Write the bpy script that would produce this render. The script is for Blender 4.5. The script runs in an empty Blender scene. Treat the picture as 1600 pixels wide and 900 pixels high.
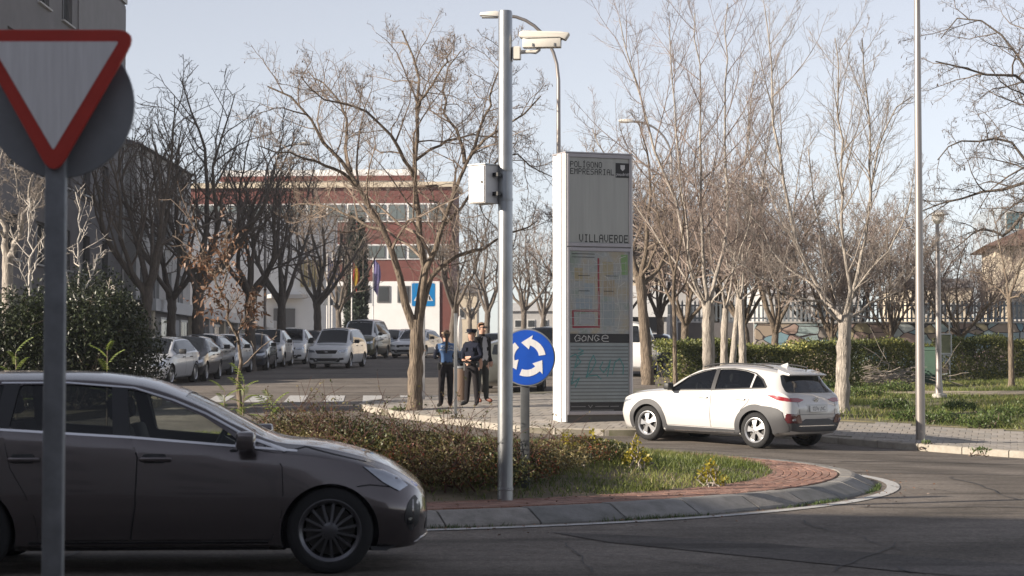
import bpy, bmesh, math, random
import numpy as np
from mathutils import Vector, Matrix
from mathutils.bvhtree import BVHTree
from mathutils.geometry import delaunay_2d_cdt
R = math.radians
rng = np.random.default_rng(7)
random.seed(7)
sc = bpy.context.scene
col = sc.collection

# ---------------------------------------------------------------- camera
FPX = 3111.0
CAMZ = 1.55
PITCH = math.atan(120.0 / FPX)
cam = bpy.data.cameras.new('camera')
cam.lens = 70.0
cam.sensor_width = 36.0
cam.clip_end = 5000.0
cam.clip_start = 0.1
cam.dof.use_dof = True
cam.dof.focus_distance = 36.0
cam.dof.aperture_fstop = 5.0
camo = bpy.data.objects.new('camera', cam)
col.objects.link(camo)
camo.location = (0, 0, CAMZ)
camo.rotation_euler = (math.pi / 2 + PITCH, 0, 0)
sc.camera = camo

# ---------------------------------------------------------------- sky, sun, exposure
SUN_AZ, SUN_EL = R(21.0), R(20.0)      # azimuth: from the left, a little behind the camera
w = bpy.data.worlds.new('World')
sc.world = w
w.use_nodes = True
nt = w.node_tree
bg = nt.nodes['Background']
sky = nt.nodes.new('ShaderNodeTexSky')
sky.sky_type = 'NISHITA'
sky.sun_disc = False
sky.sun_elevation = SUN_EL
sky.sun_rotation = R(249.0)
sky.altitude = 600
sky.air_density = 0.95
sky.dust_density = 0.1
sky.ozone_density = 3.0
hs_ = nt.nodes.new('ShaderNodeHueSaturation')      # thin winter haze: the whole sky is paler than clear air
hs_.inputs['Saturation'].default_value = 0.32
hs_.inputs['Hue'].default_value = 0.516
nt.links.new(sky.outputs[0], hs_.inputs['Color'])
nt.links.new(hs_.outputs[0], bg.inputs[0])
bg.inputs[1].default_value = 0.083
sun = bpy.data.lights.new('sun', 'SUN')
sun.energy = 5.0
sun.angle = R(0.5)
sun.color = (1.0, 0.885, 0.74)
suno = bpy.data.objects.new('sun', sun)
col.objects.link(suno)
LDIR = Vector((math.cos(SUN_AZ) * math.cos(SUN_EL), math.sin(SUN_AZ) * math.cos(SUN_EL), -math.sin(SUN_EL)))
suno.rotation_euler = LDIR.to_track_quat('-Z', 'Y').to_euler()
suno.location = (-40, -10, 30)
sc.view_settings.view_transform = 'Standard'
sc.view_settings.look = 'None'
sc.view_settings.exposure = 1.0
sc.view_settings.gamma = 1.0
sc.render.engine = 'CYCLES'
sc.cycles.max_bounces = 6
sc.cycles.transparent_max_bounces = 12
sc.cycles.volume_bounces = 0
sc.cycles.use_denoising = True

# ---------------------------------------------------------------- pixel <-> place helpers
def ray(px, py):
    fx, fy = (px - 800) / FPX, (450 - py) / FPX
    c, s = math.cos(PITCH), math.sin(PITCH)
    return Vector((fx, c - fy * s, s + fy * c))
def P(px, py, Y):
    d = ray(px, py)
    k = Y / d.y
    return Vector((d.x * k, Y, CAMZ + d.z * k))
def X(px, Y):
    return (px - 800) / FPX * Y
PRY = [-100, 12, 15, 28, 36, 39.5, 42, 44.5, 55, 63, 84, 103, 170, 400, 3000]
PRZ = [0, 0, -0.02, 0, 0.02, 0.09, 0.26, 0.46, 0.78, 1.0, 1.45, 1.95, 3.0, 4.0, 6.0]
def zg(x, y):
    z = np.interp(y, PRY, PRZ)
    t = np.clip((np.asarray(x) - 2.5) / 7.0, 0, 1) * np.interp(y, [26, 34, 60, 90], [0, 1, 1, 0])
    return z - 0.18 * t
def GP(px, py, dz=0.0):
    """ground point seen at a pixel"""
    d = ray(px, py)
    lo = 8.0
    y = 8.0
    while y < 400:
        k = y / d.y
        if CAMZ + d.z * k < float(zg(d.x * k, y)) + dz:
            lo, hi = y - 0.5, y
            for _ in range(20):
                m = (lo + hi) / 2
                k = m / d.y
                if CAMZ + d.z * k < float(zg(d.x * k, m)) + dz: hi = m
                else: lo = m
            k = hi / d.y
            return Vector((d.x * k, hi, CAMZ + d.z * k))
        y += 0.5
    k = 400 / d.y
    return Vector((d.x * k, 400, CAMZ + d.z * k))

# ---------------------------------------------------------------- materials
MATS = {}
def mat(name, color, rough=0.6, metal=0.0, var=0.0, scale=8.0, bump=0.0, bscale=60.0, coat=0.0, spec=0.5, col2=None, detail=4.0, emit=None, stretch=None, trans=0.0):
    if name in MATS: return MATS[name]
    m = bpy.data.materials.new(name)
    m.use_nodes = True
    nt = m.node_tree
    b = nt.nodes['Principled BSDF']
    b.inputs['Base Color'].default_value = (*color, 1)
    b.inputs['Roughness'].default_value = rough
    b.inputs['Metallic'].default_value = metal
    b.inputs['Specular IOR Level'].default_value = spec
    if coat:
        b.inputs['Coat Weight'].default_value = coat
        b.inputs['Coat Roughness'].default_value = 0.05
    if trans:
        b.inputs['Subsurface Weight'].default_value = trans
    if emit:
        b.inputs['Emission Color'].default_value = (*emit[0], 1)
        b.inputs['Emission Strength'].default_value = emit[1]
    if var or bump or col2:
        tc = nt.nodes.new('ShaderNodeTexCoord')
        src = tc.outputs['Object']
        if stretch:
            mp = nt.nodes.new('ShaderNodeMapping')
            mp.inputs['Scale'].default_value = stretch
            nt.links.new(src, mp.inputs[0])
            src = mp.outputs[0]
    if var or col2:
        n = nt.nodes.new('ShaderNodeTexNoise')
        n.inputs['Scale'].default_value = scale
        n.inputs['Detail'].default_value = detail
        n.inputs['Roughness'].default_value = 0.65
        nt.links.new(src, n.inputs['Vector'])
        cr = nt.nodes.new('ShaderNodeValToRGB')
        c2 = col2 if col2 else tuple(min(1, c * (1 + var)) for c in color)
        c1 = color if col2 else tuple(c * (1 - var) for c in color)
        cr.color_ramp.elements[0].position = 0.32
        cr.color_ramp.elements[0].color = (*c1, 1)
        cr.color_ramp.elements[1].position = 0.68
        cr.color_ramp.elements[1].color = (*c2, 1)
        nt.links.new(n.outputs['Fac'], cr.inputs[0])
        nt.links.new(cr.outputs[0], b.inputs['Base Color'])
    if bump:
        n2 = nt.nodes.new('ShaderNodeTexNoise')
        n2.inputs['Scale'].default_value = bscale
        n2.inputs['Detail'].default_value = 5
        nt.links.new(src, n2.inputs['Vector'])
        bp = nt.nodes.new('ShaderNodeBump')
        bp.inputs['Strength'].default_value = bump
        bp.inputs['Distance'].default_value = 0.02 * max(1.0, bump * 2 - 0.4)
        nt.links.new(n2.outputs['Fac'], bp.inputs['Height'])
        nt.links.new(bp.outputs[0], b.inputs['Normal'])
    MATS[name] = m
    return m

def leafmat(name, c1, c2, scale=30.0, trans=0.35, rough=0.5, c3=None):
    """leaf with per-face colour from the 'tone' attribute and light passing through it"""
    if name in MATS: return MATS[name]
    m = bpy.data.materials.new(name)
    m.use_nodes = True
    nt = m.node_tree
    b = nt.nodes['Principled BSDF']
    b.inputs['Roughness'].default_value = rough
    at = nt.nodes.new('ShaderNodeAttribute')
    at.attribute_name = 'tone'
    cr = nt.nodes.new('ShaderNodeValToRGB')
    cr.color_ramp.elements[0].color = (*c1, 1)
    cr.color_ramp.elements[1].color = (*c2, 1)
    if c3:
        e = cr.color_ramp.elements.new(0.9)
        e.color = (*c2, 1)
        cr.color_ramp.elements[-1].color = (*c3, 1)
    nt.links.new(at.outputs['Fac'], cr.inputs[0])
    nt.links.new(cr.outputs[0], b.inputs['Base Color'])
    tr = nt.nodes.new('ShaderNodeBsdfTranslucent')
    nt.links.new(cr.outputs[0], tr.inputs[0])
    mx = nt.nodes.new('ShaderNodeMixShader')
    mx.inputs[0].default_value = trans
    nt.links.new(b.outputs[0], mx.inputs[1])
    nt.links.new(tr.outputs[0], mx.inputs[2])
    nt.links.new(mx.outputs[0], nt.nodes['Material Output'].inputs[0])
    MATS[name] = m
    return m

def glassmat(name, tint, rough=0.02):
    if name in MATS: return MATS[name]
    m = bpy.data.materials.new(name)
    m.use_nodes = True
    nt = m.node_tree
    nt.nodes.remove(nt.nodes['Principled BSDF'])
    t = nt.nodes.new('ShaderNodeBsdfTransparent')
    t.inputs[0].default_value = (*tint, 1)
    g = nt.nodes.new('ShaderNodeBsdfGlossy')
    g.inputs[1].default_value = rough
    g.inputs[0].default_value = (1, 1, 1, 1)
    f = nt.nodes.new('ShaderNodeFresnel')
    f.inputs[0].default_value = 1.5
    mx = nt.nodes.new('ShaderNodeMixShader')
    nt.links.new(f.outputs[0], mx.inputs[0])
    nt.links.new(t.outputs[0], mx.inputs[1])
    nt.links.new(g.outputs[0], mx.inputs[2])
    nt.links.new(mx.outputs[0], nt.nodes['Material Output'].inputs[0])
    MATS[name] = m
    return m

# ---------------------------------------------------------------- object helpers
def tag(o, label=None, cat=None, group=None, kind=None):
    if label: o['label'] = label
    if cat: o['category'] = cat
    if group: o['group'] = group
    if kind: o['kind'] = kind
    return o
def link(name, me, parent=None, m=None):
    o = bpy.data.objects.new(name, me)
    col.objects.link(o)
    if parent: o.parent = parent
    if m is not None and me is not None:
        if len(me.materials) == 0: me.materials.append(m)
    return o
def empty(name, loc=(0, 0, 0), rz=0.0, label=None, cat=None, group=None):
    o = bpy.data.objects.new(name, None)
    col.objects.link(o)
    o.location = loc
    o.rotation_euler = (0, 0, rz)
    o.empty_display_size = 0.2
    return tag(o, label, cat, group)
def copy_tree(o, parent=None):
    c = o.copy()
    col.objects.link(c)
    c.parent = parent
    for ch in list(o.children): copy_tree(ch, c)
    return c
def mesh_np(name, V, F, smooth=False, mats=None, mi=None, tone=None):
    """mesh from numpy verts (n,3) and list/array of faces; F may be an (m,k) array or a list of arrays"""
    me = bpy.data.meshes.new(name)
    V = np.asarray(V, dtype=np.float32)
    arrs = [np.asarray(a, dtype=np.int32) for a in (F if isinstance(F, list) else [F])]
    arrs = [a for a in arrs if a.size]
    me.vertices.add(len(V))
    me.vertices.foreach_set('co', V.ravel())
    nl = sum(a.size for a in arrs)
    npoly = sum(len(a) for a in arrs)
    me.loops.add(nl)
    me.loops.foreach_set('vertex_index', np.concatenate([a.ravel() for a in arrs]))
    me.polygons.add(npoly)
    tot = np.concatenate([np.full(len(a), a.shape[1], dtype=np.int32) for a in arrs])
    st = np.concatenate([[0], np.cumsum(tot)[:-1]]).astype(np.int32)
    me.polygons.foreach_set('loop_start', st)
    me.polygons.foreach_set('loop_total', tot)
    me.polygons.foreach_set('use_smooth', np.full(npoly, bool(smooth)))
    if mi is not None: me.polygons.foreach_set('material_index', np.asarray(mi, dtype=np.int32))
    me.update(calc_edges=True)
    me.validate()
    if tone is not None:
        a = me.attributes.new('tone', 'FLOAT', 'FACE')
        a.data.foreach_set('value', np.asarray(tone, dtype=np.float32))
    for m in (mats or []): me.materials.append(m)
    return me

class MB:
    """collects simple shapes and links them as one mesh"""
    def __init__(s): s.v = []; s.f = []; s.mi = []; s.cur = 0
    def add(s, vs, fs):
        n = len(s.v)
        s.v += [tuple(v) for v in vs]
        s.f += [tuple(i + n for i in f) for f in fs]
        s.mi += [s.cur] * len(fs)
        return s
    def box(s, c, d, rz=0.0, M=None):
        x, y, z = d[0] / 2, d[1] / 2, d[2] / 2
        vs = [Vector((a * x, b * y, e * z)) for e in (-1, 1) for a, b in ((-1, -1), (1, -1), (1, 1), (-1, 1))]
        if rz:
            q = Matrix.Rotation(rz, 3, 'Z'); vs = [q @ v for v in vs]
        if M is not None: vs = [M @ v for v in vs]
        c = Vector(c)
        return s.add([v + c for v in vs], [(3, 2, 1, 0), (4, 5, 6, 7), (0, 1, 5, 4), (1, 2, 6, 5), (2, 3, 7, 6), (3, 0, 4, 7)])
    def tube(s, pts, rad, k=8, caps=True):
        pts = [Vector(p) for p in pts]
        rads = rad if hasattr(rad, '__len__') else [rad] * len(pts)
        base = len(s.v); rings = []
        t0 = (pts[1] - pts[0]).normalized()
        up = Vector((0, 0, 1)) if abs(t0.z) < 0.9 else Vector((1, 0, 0))
        a = t0.cross(up).normalized()
        vs = []
        for i, p in enumerate(pts):
            t = (pts[min(i + 1, len(pts) - 1)] - pts[max(i - 1, 0)]).normalized()
            a = (a - t * a.dot(t)).normalized()
            b = t.cross(a)
            for j in range(k):
                an = 2 * math.pi * j / k
                vs.append(p + (a * math.cos(an) + b * math.sin(an)) * rads[i])
        fs = []
        for i in range(len(pts) - 1):
            for j in range(k):
                fs.append((i * k + j, i * k + (j + 1) % k, (i + 1) * k + (j + 1) % k, (i + 1) * k + j))
        if caps:
            fs.append(tuple(range(k - 1, -1, -1)))
            fs.append(tuple((len(pts) - 1) * k + j for j in range(k)))
        return s.add(vs, fs)
    def lathe(s, prof, k=24, c=(0, 0, 0), axis='Z', caps=False):
        """prof: list of (r, h)"""
        vs = []; fs = []
        c = Vector(c)
        for r, h in prof:
            for j in range(k):
                a = 2 * math.pi * j / k
                p = (r * math.cos(a), r * math.sin(a), h)
                if axis == 'Y': p = (p[0], p[2], p[1])
                if axis == 'X': p = (p[2], p[0], p[1])
                vs.append(Vector(p) + c)
        n = len(prof)
        for i in range(n - 1):
            for j in range(k):
                fs.append((i * k + j, i * k + (j + 1) % k, (i + 1) * k + (j + 1) % k, (i + 1) * k + j))
        if caps:
            fs.append(tuple(range(k - 1, -1, -1)))
            fs.append(tuple((n - 1) * k + j for j in range(k)))
        return s.add(vs, fs)
    def prism(s, poly, h0, h1, M=None):
        """poly in xy, extruded in z from h0 to h1; M maps to place"""
        n = len(poly)
        vs = [Vector((x, y, h0)) for x, y in poly] + [Vector((x, y, h1)) for x, y in poly]
        if M is not None: vs = [M @ v for v in vs]
        fs = [tuple(range(n - 1, -1, -1)), tuple(range(n, 2 * n))]
        fs += [(i, (i + 1) % n, n + (i + 1) % n, n + i) for i in range(n)]
        return s.add(vs, fs)
    def mesh(s, name, mats=None, smooth=False, bevel=0.0, angle=35):
        me = bpy.data.meshes.new(name)
        me.from_pydata(s.v, [], s.f)
        for m in (mats if isinstance(mats, (list, tuple)) else [mats] if mats else []): me.materials.append(m)
        me.polygons.foreach_set('material_index', s.mi)
        bm = bmesh.new(); bm.from_mesh(me)
        bmesh.ops.recalc_face_normals(bm, faces=bm.faces)
        if bevel:
            ed = [e for e in bm.edges if len(e.link_faces) == 2 and e.calc_face_angle(0) > 0.6]
            bmesh.ops.bevel(bm, geom=ed, offset=bevel, segments=2, affect='EDGES', profile=0.5)
        bm.to_mesh(me); bm.free()
        if smooth:
            me.polygons.foreach_set('use_smooth', [True] * len(me.polygons))
            me.set_sharp_from_angle(angle=R(angle))
        me.update()
        return me
    def build(s, name, m, parent=None, **k):
        return link(name, s.mesh(name, m, **k), parent)

def sheet_mesh(name, poly, zf, sp, m, skirt=0.0, holes=()):
    """tessellated sheet over a polygon that follows the height function zf"""
    def dens(pl):
        out = []
        for i in range(len(pl)):
            a, b = Vector(pl[i][:2]), Vector(pl[(i + 1) % len(pl)][:2])
            n = max(1, int((b - a).length / sp))
            out += [a.lerp(b, j / n) for j in range(n)]
        return out
    loop = dens(poly)
    xs = [p[0] for p in loop]; ys = [p[1] for p in loop]
    pts = list(loop); n = len(loop)
    edges = [(i, (i + 1) % n) for i in range(n)]
    nx = int((max(xs) - min(xs)) / sp); ny = int((max(ys) - min(ys)) / sp)
    for i in range(1, nx + 1):
        for j in range(1, ny + 1):
            pts.append(Vector((min(xs) + (i - 0.31) * sp, min(ys) + (j - 0.37) * sp)))
    r = delaunay_2d_cdt(pts, edges, [list(range(n))], 1, 1e-4)
    V = np.array([(p.x, p.y, float(zf(p.x, p.y))) for p in r[0]])
    F = [f for f in r[2]]
    F = [f if (V[f[1]] - V[f[0]])[0] * (V[f[2]] - V[f[0]])[1] - (V[f[1]] - V[f[0]])[1] * (V[f[2]] - V[f[0]])[0] > 0 else f[::-1] for f in F]
    V = V.tolist()
    if skirt:
        ec = {}
        for f in F:
            for a, b in zip(f, f[1:] + f[:1]): ec[(a, b)] = 1
        bd = [(a, b) for (a, b) in ec if (b, a) not in ec]
        low = {}
        for a, b in bd:
            for q in (a, b):
                if q not in low:
                    low[q] = len(V); V.append([V[q][0], V[q][1], V[q][2] - skirt])
            F.append([b, a, low[a], low[b]])
    me = bpy.data.meshes.new(name)
    me.from_pydata(V, [], F)
    if m: me.materials.append(m)
    me.polygons.foreach_set('use_smooth', [True] * len(me.polygons))
    me.set_sharp_from_angle(angle=R(40))
    return me

def spline(pts, n=8, closed=False):
    """Catmull-Rom through 2-D/3-D points"""
    P_ = [np.array(p, float) for p in pts]
    out = []
    m = len(P_)
    rngk = range(m if closed else m - 1)
    for i in rngk:
        p1, p2 = P_[i], P_[(i + 1) % m]
        p0 = P_[i - 1] if (closed or i > 0) else 2 * p1 - p2
        p3 = P_[(i + 2) % m] if (closed or i + 2 < m) else 2 * p2 - p1
        for j in range(n):
            t = j / n
            out.append(0.5 * ((2 * p1) + (-p0 + p2) * t + (2 * p0 - 5 * p1 + 4 * p2 - p3) * t * t + (-p0 + 3 * p1 - 3 * p2 + p3) * t ** 3))
    if not closed: out.append(P_[-1])
    return out

def text_mesh(name, s, size, m, extrude=0.0, align='CENTER'):
    cu = bpy.data.curves.new(name, 'FONT')
    cu.body = s; cu.size = size; cu.align_x = align; cu.align_y = 'CENTER'; cu.extrude = extrude
    cu.resolution_u = 3
    o = bpy.data.objects.new(name, cu); col.objects.link(o)
    me = bpy.data.meshes.new_from_object(o)
    bpy.data.objects.remove(o); bpy.data.curves.remove(cu)
    me.materials.clear(); me.materials.append(m)
    return me
# ================================================================ ground, road, pavements
def asphalt(name, base, seed=0.0):
    m = bpy.data.materials.new(name); m.use_nodes = True
    nt = m.node_tree; b = nt.nodes['Principled BSDF']
    tc = nt.nodes.new('ShaderNodeTexCoord')
    def noise(scale, detail, sx=1, sy=1):
        mp = nt.nodes.new('ShaderNodeMapping'); mp.inputs['Scale'].default_value = (sx, sy, 1); mp.inputs['Location'].default_value = (seed, seed, 0)
        nt.links.new(tc.outputs['Object'], mp.inputs[0])
        n = nt.nodes.new('ShaderNodeTexNoise'); n.inputs['Scale'].default_value = scale; n.inputs['Detail'].default_value = detail
        n.inputs['Roughness'].default_value = 0.7
        nt.links.new(mp.outputs[0], n.inputs['Vector']); return n
    big, mid, fine, streak, grain = noise(0.22, 3), noise(2.2, 5), noise(90, 3), noise(0.5, 4, 0.25, 2.2), noise(24, 4)
    def ramp(n, a, c, p0=0.3, p1=0.7):
        r = nt.nodes.new('ShaderNodeValToRGB')
        r.color_ramp.elements[0].position = p0; r.color_ramp.elements[1].position = p1
        r.color_ramp.elements[0].color = (a, a, a, 1); r.color_ramp.elements[1].color = (c, c, c, 1)
        nt.links.new(n.outputs['Fac'], r.inputs[0]); return r
    cur = None
    # two polished wheel tracks run round the island
    vs = nt.nodes.new('ShaderNodeVectorMath'); vs.operation = 'SUBTRACT'; vs.inputs[1].default_value = (-3.6, 27.0, 0)
    nt.links.new(tc.outputs['Object'], vs.inputs[0])
    sx = nt.nodes.new('ShaderNodeVectorMath'); sx.operation = 'MULTIPLY'; sx.inputs[1].default_value = (1, 1, 0); nt.links.new(vs.outputs[0], sx.inputs[0])
    ln = nt.nodes.new('ShaderNodeVectorMath'); ln.operation = 'LENGTH'; nt.links.new(sx.outputs[0], ln.inputs[0])
    wob = nt.nodes.new('ShaderNodeMath'); wob.operation = 'MULTIPLY_ADD'; wob.inputs[1].default_value = 0.9; nt.links.new(big.outputs['Fac'], wob.inputs[0]); nt.links.new(ln.outputs['Value'], wob.inputs[2])
    mr = nt.nodes.new('ShaderNodeMapRange'); mr.inputs[1].default_value = 8.0; mr.inputs[2].default_value = 18.0; nt.links.new(wob.outputs[0], mr.inputs[0])
    tk = nt.nodes.new('ShaderNodeValToRGB'); el = tk.color_ramp.elements
    el[0].position = 0.0; el[0].color = (1.1, 1.05, 1.0, 1); el[1].position = 1.0; el[1].color = (1, 1, 1, 1)
    for p_, v_ in ((0.16, 1.04), (0.24, 0.74), (0.30, 0.76), (0.36, 1.02), (0.42, 0.98), (0.48, 0.72), (0.54, 0.76), (0.62, 1.03), (0.78, 0.85)):
        e_ = el.new(p_); e_.color = (v_, v_, v_, 1)
    nt.links.new(mr.outputs[0], tk.inputs[0])
    for r in (ramp(big, 0.74, 1.18), ramp(mid, 0.8, 1.14), ramp(fine, 0.55, 1.45), ramp(grain, 0.62, 1.36), ramp(streak, 0.66, 1.05, 0.36, 0.5), tk):
        mx = nt.nodes.new('ShaderNodeMix'); mx.data_type = 'RGBA'; mx.blend_type = 'MULTIPLY'; mx.inputs[0].default_value = 1.0
        if cur is None: mx.inputs[6].default_value = (*base, 1)
        else: nt.links.new(cur, mx.inputs[6])
        nt.links.new(r.outputs[0], mx.inputs[7]); cur = mx.outputs[2]
    nt.links.new(cur, b.inputs['Base Color'])
    b.inputs['Roughness'].default_value = 0.82
    b.inputs['Specular IOR Level'].default_value = 0.12
    bp = nt.nodes.new('ShaderNodeBump'); bp.inputs['Strength'].default_value = 0.5; bp.inputs['Distance'].default_value = 0.01
    nt.links.new(fine.outputs['Fac'], bp.inputs['Height']); nt.links.new(bp.outputs[0], b.inputs['Normal'])
    MATS[name] = m
    return m
M_ASPH = asphalt('asphalt', (0.185, 0.163, 0.143))
M_ASPH2 = asphalt('asphalt_dark', (0.13, 0.118, 0.11), 5.0)
M_WHITE = mat('road_paint', (0.50, 0.50, 0.49), 0.7, col2=(0.33, 0.32, 0.31), scale=6, detail=8)
M_DIRT = mat('dirt', (0.16, 0.125, 0.09), 0.95, col2=(0.28, 0.22, 0.155), scale=1.3, bump=0.6, bscale=30)
M_SOIL = mat('soil', (0.085, 0.075, 0.045), 0.95, col2=(0.19, 0.15, 0.10), scale=2.5, bump=0.8, bscale=40)
M_LAWN = mat('lawn_soil', (0.075, 0.085, 0.032), 0.95, col2=(0.20, 0.165, 0.105), scale=0.55, bump=0.7, bscale=30, detail=7)
M_KERB = mat('kerb_concrete', (0.38, 0.345, 0.295), 0.85, col2=(0.25, 0.225, 0.19), scale=5, bump=0.35, bscale=70, detail=8)
M_KERB2 = mat('kerb_granite', (0.27, 0.26, 0.25), 0.8, col2=(0.17, 0.165, 0.155), scale=6, bump=0.35, bscale=70, detail=8)
M_TILE = [mat('paver_%s' % n, c, 0.82, var=0.16, scale=7, bump=0.3, bscale=60) for n, c in (('warm', (0.30, 0.27, 0.235)), ('mid', (0.27, 0.25, 0.225)), ('cool', (0.33, 0.30, 0.27)))]
M_BRICK = [mat('brick_%s' % n, c, 0.85, var=0.22, scale=9, bump=0.4, bscale=60) for n, c in (('red', (0.25, 0.135, 0.10)), ('rose', (0.30, 0.18, 0.14)), ('brown', (0.21, 0.125, 0.095)))]
M_JOINT = mat('joint_sand', (0.10, 0.085, 0.055), 0.95, col2=(0.075, 0.085, 0.03), scale=3)

gx = np.unique(np.concatenate([np.linspace(-850, -90, 9), np.linspace(-90, 90, 61), np.linspace(90, 850, 9)]))
gy = np.unique(np.concatenate([np.linspace(-150, -40, 4), np.linspace(-40, 260, 121), np.linspace(260, 1200, 9)]))
GX, GY = np.meshgrid(gx, gy)
GV = np.stack([GX, GY, zg(GX, GY) - 0.14], -1).reshape(-1, 3)
nxg = len(gx)
ii, jj = np.meshgrid(np.arange(len(gy) - 1), np.arange(nxg - 1), indexing='ij')
q = (ii * nxg + jj).ravel()
ground = link('ground', mesh_np('ground', GV, np.stack([q, q + 1, q + nxg + 1, q + nxg], 1), True, [M_DIRT]))
tag(ground, kind='structure')
road = link('road', sheet_mesh('road', [(-80, -40), (80, -40), (80, 44), (9, 50), (9, 240), (-13.2, 240), (-13.2, 58), (-80, 58)], zg, 2.0, M_ASPH))
tag(road, kind='structure')

def inpoly(x, y, poly):
    c = False
    n = len(poly)
    for i in range(n):
        x1, y1 = poly[i][0], poly[i][1]; x2, y2 = poly[i - 1][0], poly[i - 1][1]
        if (y1 > y) != (y2 > y) and x < (x2 - x1) * (y - y1) / (y2 - y1) + x1: c = not c
    return c

# ---- pavement that carries the monolith, the people and the lamp post
KERB = [tuple(p) for p in spline([(-3.3, 48.6), (-3.56, 46.6), (-3.0, 44.6), (-2.07, 43.1), (-1.35, 42.3), (-0.26, 41.2), (0.77, 40.3), (2.29, 40.0), (3.4, 40.35), (5.0, 40.4),
        (6.35, 39.5), (7.58, 38.0), (9.35, 36.1), (12.5, 33.3), (17, 30), (26, 26)], 6)]
PARKEDGE = [(5.4, 44.2), (6.84, 43.1), (8.62, 42.7), (10.66, 41.7), (13.5, 39.5), (18, 36), (28, 30)]
PAVE = KERB + [(28, 28)] + PARKEDGE[::-1] + [(5.3, 50), (4.8, 56), (2.6, 55), (1.0, 53.2), (-0.66, 51.8), (-2.4, 50.6)]
def zpave(x, y): return zg(x, y) + 0.13
pavement = link('pavement', sheet_mesh('pavement', [p for p in PAVE], lambda x, y: zpave(x, y) - 0.014, 0.8, mat('pave_joint', (0.17, 0.15, 0.125), 0.95, col2=(0.085, 0.085, 0.045), scale=2.5), skirt=0.25))
tag(pavement, kind='structure')

def frame_at(x, y, rz, zf):
    e = 0.1
    gxx = (float(zf(x + e, y)) - float(zf(x - e, y))) / (2 * e); gyy = (float(zf(x, y + e)) - float(zf(x, y - e))) / (2 * e)
    n = Vector((-gxx, -gyy, 1)).normalized()
    t = Vector((math.cos(rz), math.sin(rz), 0)); t = (t - n * t.dot(n)).normalized()
    b = n.cross(t)
    return Matrix(((t.x, b.x, n.x), (t.y, b.y, n.y), (t.z, b.z, n.z)))

def place_pieces(name, spots, dims, mats, parent, zf, lift=0.0, keep=300, score=None, jitter=0.004, rest_name=None):
    """spots: (x, y, rz). The pieces that show largest become objects, the rest one mesh."""
    lib = []
    for m in mats:
        b = MB(); b.box((0, 0, -dims[2] / 2), dims)
        lib.append(b.mesh(name, m, bevel=min(dims) * 0.12))
    sp = sorted(spots, key=score or (lambda s: s[1]))
    near, far = sp[:keep], sp[keep:]
    for i, (x, y, rz) in enumerate(near):
        o = link(name, lib[random.choice((0, 0, 1, 2)) % len(lib)], parent)
        M3 = frame_at(x, y, rz, zf).to_4x4()
        o.matrix_local = Matrix.Translation((x, y, float(zf(x, y)) + lift + random.uniform(-jitter, jitter))) @ M3
    if far:
        V = []; F = []; mi = []
        dx, dy, dz = dims[0] / 2, dims[1] / 2, dims[2]
        for (x, y, rz) in far:
            M3 = frame_at(x, y, rz, zf); c = Vector((x, y, float(zf(x, y)) + lift + random.uniform(-jitter, jitter)))
            n = len(V)
            for z in (0, -dz):
                for a, b in ((-1, -1), (1, -1), (1, 1), (-1, 1)): V.append(c + M3 @ Vector((a * dx, b * dy, z)))
            F += [(n, n + 1, n + 2, n + 3)] + [(n + i, n + 4 + i, n + 4 + (i + 1) % 4, n + (i + 1) % 4) for i in range(4)]
            mi += [random.choice((0, 0, 1, 2)) % len(mats)] * 5
        o = link(rest_name or name + '_rest', mesh_np(name + '_rest', V, np.array(F), False, mats, mi), parent)
        o['kind'] = 'stuff'

tiles = []
A0 = R(-14)
ca, sa = math.cos(A0), math.sin(A0)
for i in range(-70, 90):
    for j in range(-40, 60):
        u = i * 0.256 + (0.128 if j % 2 else 0); v = j * 0.406
        x = 3.5 + u * ca - v * sa; y = 42.5 + u * sa + v * ca
        if y > 51.5 or x > 13.6 or y < 33: continue
        ok = all(inpoly(x + a * ca - b * sa, y + a * sa + b * ca, PAVE) for a, b in ((-0.12, -0.19), (0.12, -0.19), (0.12, 0.19), (-0.12, 0.19)))
        if ok and min((x - k[0]) ** 2 + (y - k[1]) ** 2 for k in KERB) > 0.09: tiles.append((x, y, A0))
def tscore(s):
    x, y = s[0], s[1]
    px = 800 + x / y * FPX
    return y + (0 if 1290 < px < 1620 else 2.5 if 640 < px < 1000 else 40)
place_pieces('paving_slab', tiles, (0.248, 0.398, 0.05), M_TILE, pavement, zpave, 0.0, 300, tscore, 0.0025)

# kerb stones along the pavement
def walk(pts, step):
    out = []; d = 0.0; nxt = 0.0
    for a, b in zip(pts, pts[1:]):
        a = Vector(a[:2]); b = Vector(b[:2]); L = (b - a).length
        while nxt <= d + L:
            out.append(a.lerp(b, (nxt - d) / L)); nxt += step
        d += L
    return out
kw = walk(KERB, 1.0)
kerb = empty('kerb', (0, 0, 0)); tag(kerb, kind='structure')
for a, b in zip(kw, kw[1:]):
    t = (b - a).normalized(); n = Vector((-t.y, t.x))
    m = MB()
    L = (b - a).length - 0.012
    vs = []
    for s_, wd, z in ((0, -0.02, -0.15), (0, -0.02, 0.115), (0, 0.005, 0.135), (0, 0.14, 0.137), (0, 0.14, -0.15)):
        for e in (0.006, L):
            p = a + t * e + n * wd
            vs.append(Vector((p.x, p.y, float(zg(p.x, p.y)) + z)))
    k = 5
    fs = [(2 * i, 2 * i + 1, 2 * ((i + 1) % k) + 1, 2 * ((i + 1) % k)) for i in range(k)] + [tuple(2 * i for i in range(k))[::-1], tuple(2 * i + 1 for i in range(k))]
    m.add(vs, fs)
    m.build('kerb_stone', M_KERB, kerb, bevel=0.006)

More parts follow.
